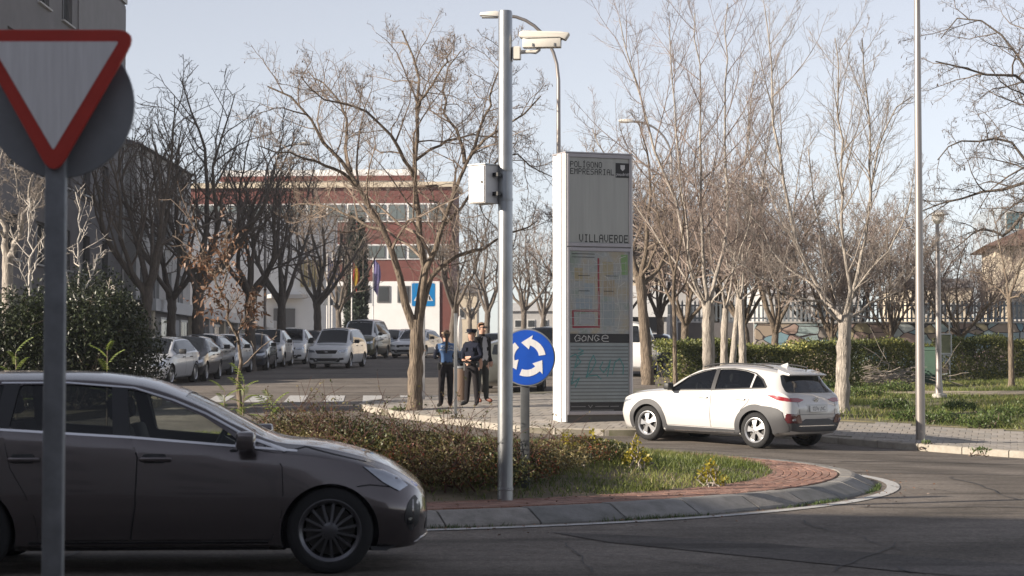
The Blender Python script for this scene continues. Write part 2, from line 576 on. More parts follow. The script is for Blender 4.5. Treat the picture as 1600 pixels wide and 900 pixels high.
# ---- park lawn beyond the pavement
PARK = PARKEDGE + [(80, 28), (80, 130), (9.5, 130), (9.5, 80), (5.2, 62), (5.3, 50)]
def zpark(x, y):
    return zg(x, y) + 0.13 + 0.05 * np.sin(np.asarray(x) * 0.9 + np.asarray(y) * 0.35) * np.sin(np.asarray(y) * 0.6)
lawn = link('lawn', sheet_mesh('lawn', PARK, zpark, 1.6, M_LAWN, skirt=0.3))
tag(lawn, kind='structure')
path = link('footpath', sheet_mesh('footpath', [(30, 47.5), (18, 52.2), (13.5, 54.6), (10.2, 56.2), (9.6, 57.4), (12, 57.0), (15, 55.8), (20, 53.6), (32, 49.6)], lambda x, y: zpark(x, y) + 0.03, 0.9, mat('path_dirt', (0.30, 0.25, 0.185), 0.95, var=0.2, scale=2, bump=0.4, bscale=40)))
tag(path, kind='structure')

# ---- left pavement of the street and the planted corner
pl = link('pavement_left', sheet_mesh('pavement_left', [(-16.6, 57.5), (-12.6, 57.5), (-12.6, 230), (-16.6, 230)], lambda x, y: zg(x, y) + 0.13, 1.5, mat('pave_left', (0.24, 0.225, 0.21), 0.9, var=0.2, scale=3), skirt=0.25))
tag(pl, kind='structure')
vg = link('verge', sheet_mesh('verge', spline([(-40, 41), (-20, 40.5), (-11, 42), (-8.6, 45.5), (-8.8, 50), (-11, 55), (-20, 57), (-40, 57)], 3, True), lambda x, y: zg(x, y) + 0.14, 1.2, M_SOIL, skirt=0.3))
tag(vg, kind='structure')

# ---- roundabout island
IC = (-3.6, 27.0); IR = 8.4
def zisl(x, y):
    r = np.hypot(np.asarray(x) - IC[0], np.asarray(y) - IC[1])
    base = zg(x, y) + 0.15
    return base + 0.40 * np.clip(1 - (r / 7.1) ** 2, 0, 1)
circ = lambda r, n: [(IC[0] + r * math.cos(2 * math.pi * i / n), IC[1] + r * math.sin(2 * math.pi * i / n)) for i in range(n)]
island = link('traffic_island', sheet_mesh('traffic_island', circ(8.05, 120), lambda x, y: zisl(x, y) - 0.012, 0.5, M_SOIL, skirt=0.12))
tag(island, kind='structure')
nk = 52
M_KERB2S = [M_KERB2, mat('kerb_granite_dark', (0.21, 0.205, 0.20), 0.8, col2=(0.125, 0.125, 0.115), scale=5, bump=0.4, bscale=60, detail=8), mat('kerb_granite_warm', (0.29, 0.27, 0.25), 0.8, col2=(0.165, 0.155, 0.14), scale=7, bump=0.4, bscale=60, detail=8)]
for i in range(nk):
    a0, a1 = 2 * math.pi * i / nk + 0.0012, 2 * math.pi * (i + 1) / nk - 0.0012
    vs = []; S = 3
    for s_ in range(S + 1):
        a = a0 + (a1 - a0) * s_ / S
        for r, z in ((7.93, -0.1), (7.93, 0.148), (8.08, 0.15), (8.12, 0.14), (8.34, 0.035), (8.36, 0.015), (8.36, -0.1)):
            x, y = IC[0] + r * math.cos(a), IC[1] + r * math.sin(a)
            vs.append((x, y, float(zg(x, y)) + z))
    k = 7
    fs = [(s_ * k + j, s_ * k + (j + 1) % k, (s_ + 1) * k + (j + 1) % k, (s_ + 1) * k + j) for s_ in range(S) for j in range(k)]
    fs += [tuple(range(k))[::-1], tuple(S * k + j for j in range(k))]
    MB().add([(x, y, z + 0.008 * math.sin(i * 7.3) * (1 if z > 0.03 else 0)) for x, y, z in vs], fs).build('kerb_stone', M_KERB2S[(i * 5 + i // 3) % 3], island, bevel=0.005)
bricks = []
for k in range(9):
    r = 7.06 + k * 0.099
    n = int(2 * math.pi * r / 0.205)
    for i in range(n):
        a = 2 * math.pi * (i + 0.5 * (k % 2)) / n
        y = IC[1] + r * math.sin(a); x = IC[0] + r * math.cos(a)
        if abs(x) / max(y, 1) > 0.29 or math.sin(a) > 0.75: continue
        bricks.append((x, y, a + math.pi / 2))
place_pieces('brick', bricks, (0.197, 0.092, 0.06), M_BRICK, island, lambda x, y: zg(x, y) + 0.150, 0.004, 300, lambda s: -s[0] * 1.0 + 0.45 * s[1], 0.002)

# ---- painted markings
def ring(name, r0, r1, a0, a1, n, m, lift, parent, cen=IC):
    V = []; F = []
    for i in range(n + 1):
        a = a0 + (a1 - a0) * i / n
        for r in (r0, r1):
            x, y = cen[0] + r * math.cos(a), cen[1] + r * math.sin(a)
            V.append((x, y, float(zg(x, y)) + lift))
    for i in range(n): F.append((2 * i, 2 * i + 1, 2 * i + 3, 2 * i + 2))
    return link(name, mesh_np(name, V, np.array(F), False, [m]), parent)
ring('edge_line', 8.52, 8.68, 0, 2 * math.pi, 150, M_WHITE, 0.008, road)
def decal(name, pts, m, lift, parent, sp=0.6):
    return link(name, sheet_mesh(name, pts, lambda x, y: zg(x, y) + lift, sp, m), parent)
# zebra crossing over the street to the left
za, zb_ = GP(335, 634), GP(612, 633)
for i in range(9):
    x0 = -9.6 + i * 0.98
    decal('crossing_stripe', [(x0, 49.6), (x0 + 0.5, 49.6), (x0 + 0.25, 53.2), (x0 - 0.25, 53.2)], M_WHITE, 0.008, road)
def pxpoly(pts): return [tuple(GP(*p))[:2] for p in pts]
decal('asphalt_patch', pxpoly([(860, 832), (1000, 838), (1200, 850), (1400, 868), (1640, 886), (1640, 912), (1400, 893), (1150, 868), (950, 848)]), M_ASPH2, 0.006, road)
def ribbon(pts, w0):
    L = [Vector(p[:2]) for p in pts]; a = []; b = []
    for i, p in enumerate(L):
        t = (L[min(i + 1, len(L) - 1)] - L[max(i - 1, 0)]).normalized(); n = Vector((-t.y, t.x))
        ww = w0 * random.uniform(0.6, 1.2)
        a.append(p + n * ww); b.append(p - n * ww)
    return [tuple(v) for v in a + b[::-1]]
M_TAR = mat('tar', (0.03, 0.028, 0.028), 0.7)
for pts, ww in (([(1345, 793), (1450, 794), (1530, 792), (1640, 795)], 0.03), ([(1330, 804), (1480, 803), (1640, 806)], 0.02), ([(1310, 722), (1390, 721), (1500, 724), (1640, 728)], 0.05),
                ([(1320, 738), (1420, 740), (1640, 744)], 0.04), ([(100, 872), (118, 866), (128, 859)], 0.02), ([(1402, 886), (1410, 892), (1425, 896)], 0.015),
                ([(430, 605), (520, 606), (640, 604)], 0.06), ([(330, 612), (450, 613), (600, 614)], 0.05), ([(1010, 699), (1100, 704), (1190, 710)], 0.03)):
    decal('tar_seam', ribbon([GP(*p) for p in pts], ww), M_TAR, 0.011, road, 0.5)

def wander(p0, p1, n, amp):
    a, b = GP(*p0), GP(*p1); out = []
    for i in range(n + 1):
        t = i / n; q = a.lerp(b, t); out.append((q.x + random.uniform(-amp, amp), q.y + random.uniform(-amp, amp)))
    return out
for p0, p1, n, amp, ww in (((700, 858), (1010, 872), 14, 0.05, 0.008), ((1010, 872), (1180, 895), 9, 0.05, 0.008), ((1250, 815), (1420, 862), 12, 0.06, 0.009), ((1420, 862), (1600, 855), 8, 0.05, 0.008), ((1480, 745), (1590, 782), 9, 0.07, 0.012), ((1390, 760), (1500, 770), 8, 0.06, 0.010), ((880, 850), (930, 897), 8, 0.05, 0.007), ((1300, 893), (1400, 850), 8, 0.05, 0.008), ((350, 596), (620, 600), 14, 0.2, 0.025)):
    decal('road_crack', ribbon(wander(p0, p1, n, amp), ww), M_TAR, 0.0135, road, 0.5)
# ================================================================ bare trees
def norm(a): return a / np.maximum(np.linalg.norm(a, axis=-1, keepdims=True), 1e-9)
def tubes(pts, rad, k):
    """pts (B,N,3) rad (B,N) -> verts, quads"""
    B, N, _ = pts.shape
    tan = np.empty_like(pts)
    tan[:, 1:-1] = pts[:, 2:] - pts[:, :-2]; tan[:, 0] = pts[:, 1] - pts[:, 0]; tan[:, -1] = pts[:, -1] - pts[:, -2]
    tan = norm(tan)
    ov = norm(pts[:, -1] - pts[:, 0])
    ref = np.where(np.abs(ov[:, 2:3]) < 0.8, np.array([[0, 0, 1.0]]), np.array([[1.0, 0, 0]]))
    a = norm(np.cross(tan, np.repeat(ref[:, None], N, 1))); b = np.cross(tan, a)
    an = np.arange(k) * 2 * np.pi / k
    V = pts[:, :, None] + rad[:, :, None, None] * (a[:, :, None] * np.cos(an)[None, None, :, None] + b[:, :, None] * np.sin(an)[None, None, :, None])
    base = (np.arange(B) * N * k)[:, None, None] + (np.arange(N - 1) * k)[None, :, None]
    j = np.arange(k)[None, None, :]; j2 = (np.arange(k) + 1) % k
    F = np.stack([base + j, base + j2[None, None, :], base + k + j2[None, None, :], base + k + j], -1).reshape(-1, 4)
    return V.reshape(-1, 3), F
def children(pts, rad, m, t0, ang, length, lvar, nseg, rr, tip, wander, up, g, t1=1.0, taperlen=0.55):
    B, N, _ = pts.shape
    t = t0 + (t1 - t0) * (np.arange(m)[None] + g.random((B, m))) / m
    f = t * (N - 1); i = np.clip(f.astype(int), 0, N - 2); fr = (f - i)
    bi = np.arange(B)[:, None]
    p = pts[bi, i] * (1 - fr[..., None]) + pts[bi, i + 1] * fr[..., None]
    tan = norm(pts[bi, i + 1] - pts[bi, i])
    r = rad[bi, i] * (1 - fr) + rad[bi, i + 1] * fr
    p = p.reshape(-1, 3); tan = tan.reshape(-1, 3); r = r.reshape(-1); tt = t.reshape(-1)
    n = len(p)
    q = g.normal(size=(n, 3)); q[:, 2] += 0.25
    q = norm(q - tan * np.sum(q * tan, 1, keepdims=True))
    an = np.radians(g.uniform(ang[0], ang[1], n))[:, None]
    d = norm(tan * np.cos(an) + q * np.sin(an))
    plen = np.repeat(np.linalg.norm(pts[:, -1] - pts[:, 0], axis=1), m)
    L = plen * length * (1 - taperlen * tt) * g.uniform(1 - lvar, 1 + lvar, n)
    r0 = np.minimum(r * 0.75, np.maximum(L * rr, tip * 1.3))
    return grow(p, d, L, r0, nseg, tip, wander, up, g)
def grow(p, d, L, r0, nseg, tip, wander, up, g):
    n = len(p)
    out = np.empty((n, nseg + 1, 3)); rad = np.empty((n, nseg + 1))
    out[:, 0] = p; rad[:, 0] = r0
    d = d.copy()
    for s in range(nseg):
        d = norm(d + g.normal(size=(n, 3)) * wander + np.array([0, 0, up]))
        p = p + d * (L / nseg)[:, None]
        out[:, s + 1] = p
        rad[:, s + 1] = r0 + (np.minimum(tip, r0) - r0) * ((s + 1) / nseg) ** 0.8
    return out, rad
def resample(poly, N):
    q = np.array(spline(poly, 6))
    d = np.concatenate([[0], np.cumsum(np.linalg.norm(np.diff(q, axis=0), axis=1))])
    t = np.linspace(0, d[-1], N)
    return np.stack([np.interp(t, d, q[:, i]) for i in range(q.shape[1])], 1)

STYLES = {
 # per level: number, t0, angle range, length ratio, length variation, segments, radius per length, tip radius, wander, upward pull
 'spread': [(12, 0.2, (35, 70), 0.48, 0.35, 6, 0.012, 0.005, 0.22, 0.05), (10, 0.15, (30, 70), 0.5, 0.4, 5, 0.0095, 0.003, 0.25, 0.05), (8, 0.15, (30, 70), 0.5, 0.4, 3, 0.010, 0.0023, 0.3, 0.03)],
 'upright': [(15, 0.12, (26, 58), 0.42, 0.4, 7, 0.009, 0.0038, 0.08, 0.10), (10, 0.12, (26, 58), 0.44, 0.4, 5, 0.008, 0.0028, 0.12, 0.09), (7, 0.15, (24, 55), 0.44, 0.4, 3, 0.009, 0.0022, 0.16, 0.06)],
 'dense': [(10, 0.2, (30, 65), 0.5, 0.35, 6, 0.02, 0.006, 0.2, 0.07), (10, 0.12, (30, 70), 0.5, 0.4, 4, 0.016, 0.0042, 0.26, 0.05), (7, 0.12, (30, 75), 0.5, 0.4, 3, 0.014, 0.0034, 0.3, 0.04)],
 'droop': [(12, 0.15, (35, 75), 0.48, 0.35, 6, 0.013, 0.005, 0.24, -0.03), (10, 0.15, (30, 75), 0.5, 0.4, 5, 0.010, 0.0032, 0.28, -0.05), (8, 0.15, (30, 75), 0.5, 0.4, 3, 0.010, 0.0024, 0.3, -0.05)],
 'far': [(10, 0.18, (28, 60), 0.52, 0.35, 5, 0.018, 0.010, 0.18, 0.09), (9, 0.15, (28, 65), 0.5, 0.4, 4, 0.015, 0.0075, 0.24, 0.06), (6, 0.15, (30, 70), 0.5, 0.4, 2, 0.014, 0.006, 0.3, 0.04)],
 'thin': [(9, 0.2, (30, 55), 0.42, 0.4, 5, 0.016, 0.005, 0.14, 0.06), (5, 0.2, (30, 60), 0.45, 0.4, 3, 0.014, 0.0035, 0.2, 0.05)],
}
def tree_meshes(name, trunk, limbs, style, bark, twig, seed, kt=12, pods=None, scale_n=1.0, rscale=1.0):
    """trunk: ([(x,y,z)..], [r..]); limbs: list of ([(x,y,z)..], r0, r1). Local coordinates. -> trunk mesh, crown mesh"""
    g = np.random.default_rng(seed)
    Vt = []; Ft = []; n0 = 0
    tp = resample([tuple(p) + (r,) for p, r in zip(*trunk)], 14)
    th = tp[:, :3].copy()
    v, f = tubes(th[None], tp[None, :, 3], kt)
    # fluted, knobbly bark outline
    vv = v.reshape(14, kt, 3); c = th[:, None]; vv[:] = c + (vv - c) * (1 + 0.09 * g.normal(size=(14, kt, 1)))
    Vt.append(v); Ft.append(f + n0); n0 += len(v)
    LP = []; LR = []
    for poly, r0, r1 in limbs:
        q = resample(poly, 12)
        q[1:-1] += g.normal(size=(10, 3)) * 0.03
        LP.append(q); LR.append(r0 + (r1 - r0) * np.linspace(0, 1, 12) ** 0.7)
    LP = np.array(LP); LR = np.array(LR)
    v, f = tubes(LP, LR, 8)
    Vt.append(v); Ft.append(f + n0)
    mt = mesh_np(name + '_trunk', np.concatenate(Vt), np.concatenate(Ft), True, [bark])
    pts, rad = LP, LR
    Vc = []; Fc = []; n0 = 0; ends = None
    for li, (m, t0, ang, ln, lv, ns, rr, tip, wa, up) in enumerate(STYLES[style]):
        m = max(2, int(round(m * (scale_n if li else 1))))
        if li == 0:   # limbs differ in length
            pts2, rad2 = children(pts, rad, m, t0, ang, ln, lv, ns, rr, tip * rscale, wa, up, g)
        else:
            pts2, rad2 = children(pts, rad, m, t0, ang, ln, lv, ns, rr, tip * rscale, wa, up, g)
        v, f = tubes(pts2, rad2, 5 if li == 0 else 3)
        Vc.append(v); Fc.append(f + n0); n0 += len(v)
        pts, rad = pts2, rad2
    V = np.concatenate(Vc); F = np.concatenate(Fc); mi = np.zeros(len(F), int)
    mats = [twig]
    if pods:
        pm, cnt, sz = pods
        e = pts[g.choice(len(pts), cnt), -1]
        a = norm(g.normal(size=(cnt, 3)) * np.array([1, 1, 0.2])) * sz * 0.22
        dn = np.stack([g.normal(size=cnt) * 0.3, g.normal(size=cnt) * 0.3, -np.ones(cnt)], 1) * sz * g.uniform(0.6, 1.3, (cnt, 1))
        pv = np.stack([e - a * 0.5, e + a * 0.5, e + a * 0.6 + dn, e - a * 0.6 + dn], 1).reshape(-1, 3)
        pf = np.arange(cnt * 4).reshape(-1, 4) + len(V)
        V = np.concatenate([V, pv]); F = np.concatenate([F, pf]); mi = np.concatenate([mi, np.ones(cnt, int)])
        mats.append(pm)
    mc = mesh_np(name + '_crown', V, F, False, mats, mi)
    return mt, mc
def tree_obj(name, meshes, loc, rz, label, group=None, s=1.0, cat='tree'):
    t = empty(name, loc, rz, label, cat, group)
    t.scale = (s, s, s)
    link('trunk', meshes[0], t); link('crown', meshes[1], t)
    return t
def px_tree(name, base_px, dz, trunk_px, limbs_px, style, bark, twig, seed, label, group=None, Y=None, tr=(0.17, 0.13), **k):
    """trunk and limbs read off the photograph as heights and offsets, every limb given its own lean in depth"""
    g = np.random.default_rng(seed + 100)
    b = GP(*base_px, dz) if Y is None else Vector((X(base_px[0], Y), Y, float(zpave(X(base_px[0], Y), Y)) + dz - 0.13))
    def loc(p, dy):
        w_ = P(p[0], p[1], b.y + dy)
        return (w_.x - b.x, dy, w_.z - b.z)
    tp = [(0, 0, -0.15)] + [loc(p, 0) for p in trunk_px]
    trr = [tr[0] * 1.35, tr[0] * 1.05] + [tr[0] + (tr[1] - tr[0]) * i / max(1, len(trunk_px) - 1) for i in range(1, len(trunk_px))]
    limbs = []
    for L in limbs_px:
        r0, dep, pts = L
        n = len(pts)
        limbs.append(([loc(p, dep * (i / (n - 1)) ** 0.9) for i, p in enumerate(pts)], r0, max(0.012, r0 * 0.16)))
    me = tree_meshes(name, (tp, trr), limbs, style, bark, twig, seed, **k)
    return tree_obj(name, me, b, 0.0, label, group)
def gen_tree(name, H, fork, spread, nl, style, bark, twig, seed, tr=0.2, up=0.75, **k):
    g = np.random.default_rng(seed)
    tp = [(0, 0, -0.2), (0, 0, 0.1), (g.normal() * 0.06, g.normal() * 0.06, fork * 0.5), (g.normal() * 0.1, g.normal() * 0.1, fork)]
    limbs = []
    for i in range(nl):
        a = 2 * math.pi * (i + g.uniform(-0.3, 0.3)) / nl
        h0 = fork * g.uniform(0.82, 1.0)
        rr = spread * g.uniform(0.35, 1.0) if i else spread * 0.12
        top = H * g.uniform(0.78, 0.97) - 0.28 * rr
        d = np.array([math.cos(a), math.sin(a)])
        pts = [(tp[3][0] * h0 / fork, tp[3][1] * h0 / fork, h0)]
        for t in (0.3, 0.62, 1.0):
            q = d * rr * t ** up + g.normal(size=2) * 0.12 * spread * t
            pts.append((q[0], q[1], h0 + (top - h0) * t))
        limbs.append((pts, tr * g.uniform(0.45, 0.7), 0.015))
    return tree_meshes(name, (tp, [tr * 1.4, tr * 1.08, tr * 0.95, tr * 0.85]), limbs, style, bark, twig, seed, **k)

def bark(name, c1, c2):
    return mat(name, c1, 0.9, col2=c2, scale=4, detail=9, bump=1.2, bscale=7, stretch=(6, 6, 0.8))
B_BROWN = bark('bark_brown', (0.05, 0.038, 0.028), (0.25, 0.195, 0.145))
B_PALE = bark('bark_pale', (0.19, 0.165, 0.14), (0.48, 0.43, 0.375))
B_DARK = bark('bark_dark', (0.075, 0.062, 0.053), (0.17, 0.14, 0.115))
T_BROWN = mat('twig_brown', (0.195, 0.15, 0.117), 0.85, var=0.35, scale=2)
T_RED = mat('twig_red', (0.225, 0.178, 0.155), 0.85, var=0.3, scale=2)
T_PALE = mat('twig_pale', (0.25, 0.216, 0.187), 0.85, var=0.3, scale=2)
T_DARK = mat('twig_dark', (0.12, 0.096, 0.08), 0.85, var=0.3, scale=2)
T_WHITE = mat('twig_white', (0.52, 0.47, 0.41), 0.8, var=0.2, scale=4)
POD = mat('seed_pod', (0.05, 0.033, 0.022), 0.7)

px_tree('acacia_tree', (648, 640), 0.13, [(648, 622), (650, 560), (652, 500)], [
    (0.105, -1.0, [(647, 512), (636, 478), (620, 422), (607, 377), (586, 333), (562, 302), (548, 268), (511, 228), (487, 189), (460, 159), (418, 135)]),
    (0.05, 1.3, [(548, 268), (541, 222), (541, 198), (536, 171), (505, 130), (480, 110)]),
    (0.11, 0.5, [(653, 505), (662, 450), (657, 388), (653, 333), (647, 288), (650, 222), (650, 150), (653, 114), (640, 84), (628, 48)]),
    (0.055, -1.7, [(649, 285), (640, 262), (625, 234), (607, 207), (577, 177), (535, 162), (499, 150), (470, 120)]),
    (0.085, 1.2, [(656, 500), (672, 440), (703, 408), (731, 393), (760, 384), (800, 362), (840, 345)]),
    (0.09, -0.8, [(655, 495), (669, 401), (686, 364), (700, 335), (712, 290), (733, 246), (754, 222), (778, 201), (815, 186), (845, 150)]),
    (0.05, 1.8, [(726, 255), (718, 213), (700, 186), (695, 144), (700, 105), (720, 80)]),
    (0.045, 0.6, [(733, 248), (748, 205), (762, 175), (768, 140), (780, 105), (800, 70)]),
    (0.05, -1.5, [(556, 290), (520, 262), (481, 249), (440, 240), (405, 228)]),
    (0.045, 1.8, [(690, 355), (740, 300), (780, 245), (803, 243), (835, 264), (862, 276)]),
    (0.04, 2.2, [(650, 250), (690, 228), (715, 215), (760, 212), (800, 220)]),
    (0.04, -2.0, [(650, 170), (668, 140), (690, 110), (705, 80)]),
    (0.045, 2.4, [(600, 360), (570, 350), (530, 330), (490, 318), (455, 322)]),
    ], 'spread', B_BROWN, T_BROWN, 11, 'large bare tree with spreading limbs on the pavement beside the pedestrian crossing sign', pods=(POD, 1100, 0.06), tr=(0.165, 0.14))

px_tree('plane_tree', (1316, 648), 0.13, [(1316, 630), (1318, 560), (1320, 492)], [
    (0.066, 0.8, [(1317, 500), (1302, 479), (1276, 452), (1260, 417), (1244, 369), (1236, 323), (1217, 249), (1206, 176), (1203, 92), (1195, 12)]),
    (0.040, -1.2, [(1316, 505), (1300, 488), (1286, 472), (1264, 469), (1225, 459), (1185, 432), (1150, 410)]),
    (0.053, -0.6, [(1320, 496), (1326, 468), (1331, 436), (1318, 394), (1315, 349), (1318, 315), (1316, 220), (1309, 147), (1305, 60)]),
    (0.056, 0.6, [(1321, 500), (1330, 470), (1342, 411), (1361, 317), (1370, 243), (1389, 187), (1426, 150)]),
    (0.040, 1.3, [(1321, 503), (1345, 484), (1367, 472), (1405, 453), (1427, 423), (1450, 380)]),
    (0.033, -1.0, [(1360, 322), (1356, 187), (1351, 117), (1347, 60)]),
    (0.037, 1.5, [(1318, 500), (1309, 470), (1290, 420), (1285, 360), (1270, 300), (1262, 230)]),
    (0.033, -1.4, [(1322, 495), (1345, 440), (1380, 400), (1410, 350), (1425, 290)]),
    (0.033, 1.0, [(1300, 480), (1262, 440), (1222, 410), (1190, 360), (1165, 330)]),
    ], 'upright', B_PALE, T_PALE, 12, 'bare pale-barked tree forking low, on the grass just behind the white crossover', tr=(0.165, 0.15), pods=None, Y=45.4)

TG = 'young bare trees in front of the hedge'
px_tree('poplar_tree', (1108, 612), 0.1, [(1108, 590), (1107, 520), (1106, 470)], [
    (0.060, 0.6, [(1105, 480), (1090, 449), (1075, 400), (1060, 330), (1027, 246), (997, 139), (968, 30)]),
    (0.056, -0.8, [(1107, 476), (1100, 400), (1096, 312), (1093, 147), (1086, 20)]),
    (0.056, 0.9, [(1109, 478), (1122, 427), (1131, 378), (1137, 323), (1133, 165), (1137, 5)]),
    (0.040, -1.4, [(1105, 485), (1085, 440), (1067, 330), (1060, 220), (1050, 121), (1046, 40)]),
    (0.033, 1.6, [(1106, 482), (1070, 435), (1035, 380), (1000, 330), (955, 262), (925, 200)]),
    (0.033, -1.2, [(1109, 480), (1140, 430), (1165, 370), (1180, 300)]),
    ], 'upright', B_PALE, T_RED, 13, 'tallest bare tree with a forked pale trunk above the white crossover roof', Y=50.0, tr=(0.165, 0.14))
px_tree('slender_tree', (1131, 600), 0.1, [(1131, 585), (1132, 520), (1134, 482)], [
    (0.037, 0.5, [(1134, 486), (1142, 440), (1150, 380), (1158, 300), (1170, 200), (1180, 110)]),
    (0.033, -0.7, [(1133, 488), (1125, 450), (1112, 400), (1105, 330), (1100, 240)]),
    (0.026, 0.9, [(1134, 486), (1150, 455), (1185, 420), (1215, 380)])], 'upright', B_PALE, T_RED, 14, 'slender pale trunk between the thick forked one and a leaning pair, before the hedge', Y=52.5, tr=(0.10, 0.085))
px_tree('slender_tree', (1144, 600), 0.1, [(1144, 580), (1150, 510), (1154, 465)], [
    (0.033, 0.4, [(1154, 470), (1160, 420), (1166, 340), (1172, 250), (1166, 150)]),
    (0.026, -0.9, [(1153, 472), (1165, 440), (1195, 400), (1225, 360)]),
    (0.026, 0.9, [(1154, 470), (1140, 430), (1128, 370), (1120, 300)])], 'upright', B_PALE, T_RED, 15, 'slim trunk leaning right, first of the leaning pair before the hedge', Y=53.5, tr=(0.085, 0.07))
px_tree('slender_tree', (1161, 600), 0.1, [(1161, 575), (1159, 515), (1158, 468)], [
    (0.033, -0.4, [(1158, 472), (1164, 420), (1185, 340), (1195, 260), (1205, 190)]),
    (0.026, 0.9, [(1158, 474), (1180, 445), (1210, 425), (1240, 400)]),
    (0.026, -0.9, [(1157, 472), (1150, 430), (1138, 360), (1130, 300)])], 'upright', B_PALE, T_RED, 16, 'slim straight trunk, second of the leaning pair, nearest the low forked tree', Y=52.0, tr=(0.095, 0.08))
px_tree('street_tree', (1012, 584), 0.1, [(1011, 565), (1006, 500), (1000, 432)], [
    (0.10, 0.5, [(1000, 440), (985, 390), (960, 340), (945, 280), (925, 230)]),
    (0.10, -1.0, [(1001, 440), (1010, 380), (1016, 300), (1012, 240), (1002, 190)]),
    (0.08, 0.8, [(1002, 445), (1030, 420), (1050, 370), (1060, 310), (1085, 260)]),
    (0.06, -1.5, [(1002, 440), (1020, 400), (1038, 340), (1034, 280)]),
    (0.06, 1.5, [(1000, 436), (985, 420), (955, 400), (925, 380)])], 'dense', B_BROWN, T_BROWN, 17, 'bare brown-barked tree just past the information column', Y=62.0, tr=(0.17, 0.15))
px_tree('young_tree', (1055, 614), 0.1, [(1055, 590), (1054, 520), (1052, 450)], [
    (0.04, 0.5, [(1052, 455), (1046, 400), (1030, 340), (1022, 290)]),
    (0.04, -0.5, [(1052, 455), (1062, 400), (1066, 340), (1060, 280)]),
    (0.03, 0.6, [(1053, 470), (1075, 430), (1095, 390)])], 'thin', B_BROWN, T_BROWN, 18, 'thin dark staked sapling at the end of the clipped hedge', Y=48.5, tr=(0.055, 0.045))
px_tree('young_tree', (1580, 598), 0.1, [(1580, 580), (1579, 520), (1577, 462)], [
    (0.05, 0.4, [(1577, 466), (1570, 420), (1558, 370), (1550, 320)]),
    (0.05, -0.4, [(1577, 466), (1590, 430), (1606, 390), (1612, 330)]),
    (0.04, 0.8, [(1577, 470), (1560, 450), (1535, 430), (1510, 424)]),
    (0.04, -0.8, [(1578, 470), (1600, 455), (1625, 430)])], 'thin', B_BROWN, T_BROWN, 19, 'young bare tree in front of the painted wall near the cream house', Y=60.0, tr=(0.085, 0.07))
px_tree('acacia_tree', (1735, 655), 0.13, [(1735, 620), (1730, 520), (1722, 420)], [
    (0.095, -1.5, [(1724, 430), (1690, 330), (1650, 200), (1618, 140), (1575, 118), (1520, 112), (1462, 96)]),
    (0.085, 1.0, [(1724, 430), (1680, 340), (1640, 290), (1600, 285), (1560, 300), (1500, 310), (1440, 330)]),
    (0.07, 0.5, [(1690, 330), (1640, 180), (1600, 100), (1560, 50), (1500, 30), (1470, 60)]),
    (0.06, -0.5, [(1680, 345), (1630, 300), (1590, 230), (1545, 215), (1490, 225), (1465, 250)]),
    (0.12, 1.5, [(1722, 420), (1730, 300), (1700, 150), (1650, 40), (1600, -20), (1540, -30)]),
    (0.10, -2.0, [(1722, 425), (1780, 320), (1820, 200), (1860, 120)]),
    (0.07, 2.0, [(1650, 300), (1610, 330), (1570, 365), (1530, 360), (1490, 390)]),
    ], 'droop', B_DARK, T_DARK, 20, 'dark drooping bare tree whose limbs hang in from the right edge', pods=(POD, 1300, 0.065), tr=(0.24, 0.2))

# ---- trees in the left street and behind
FT = [gen_tree('street_tree_mesh', 10.5, 2.9, 3.6, 6, 'far', B_DARK, T_DARK, 31 + i, 0.21, scale_n=0.6) for i in range(3)]
FB = [gen_tree('backdrop_tree_mesh', 8.5, 2.2, 3.2, 7, 'far', B_BROWN, T_RED, 41 + i, 0.16) for i in range(3)]
spots = [(228, 71, 0, 1.05, 'bare street tree next to the dark bush, its trunk rising behind the first parked cars'), (312, 74, 1, 1.1, 'bare street tree with a thick trunk before the low white gatehouse'),
         (392, 77, 2, 1.0, 'bare street tree with a leaning trunk behind the thin sapling'), (440, 90, 0, 1.0, 'bare street tree in front of the white annexe lettering'),
         (497, 104, 1, 1.0, 'bare street tree overlapping the flags on the white annexe'), (530, 118, 2, 0.9, 'small dark bare tree just short of the two cypresses'), (268, 84, 2, 0.98, 'bare street tree rising against the grey wing roof')]
for i, (px, Y_, k, s, lab) in enumerate(spots):
    x = X(px, Y_)
    tree_obj('street_tree', FT[k], (x, Y_, float(zg(x, Y_)) + 0.1), i * 1.9, lab, 'bare trees lining the left pavement', s)
spots = [(708, 112, 0, 0.95, 'dark bare tree with an upright trunk behind the blue crossing sign'), (762, 128, 1, 0.95, 'bare tree behind the sunglassed man'), (818, 140, 2, 1.0, 'bare tree between the galvanised pole and the information column'), (848, 150, 0, 0.95, 'bare tree peeping out beside the information column'),
         (735, 165, 2, 0.9, 'farther bare tree past the red building corner')]
for i, (px, Y_, k, s, lab) in enumerate(spots):
    x = X(px, Y_)
    tree_obj('roadside_tree', FT[k], (x, Y_, float(zg(x, Y_))), i * 2.3 + 1, lab, 'bare trees down the middle of the street', s)
spots = [(1072, 67, 0, .88, 0), (1165, 70, 1, .92, 1), (1210, 66, 2, .86, 2), (1262, 74, 0, .86, 3), (1120, 76, 2, .95, 4), (1030, 84, 1, 1.0, 5), (1395, 70.5, 1, 0.74, 6), (1445, 77, 2, 0.74, 7), (1500, 70.5, 0, 0.68, 8), (1345, 79, 2, 0.78, 9), (1300, 68, 1, 0.72, 10), (1545, 78, 1, 0.62, 11), (915, 95, 0, 1.0, 12), (965, 84, 2, 1.0, 13)]
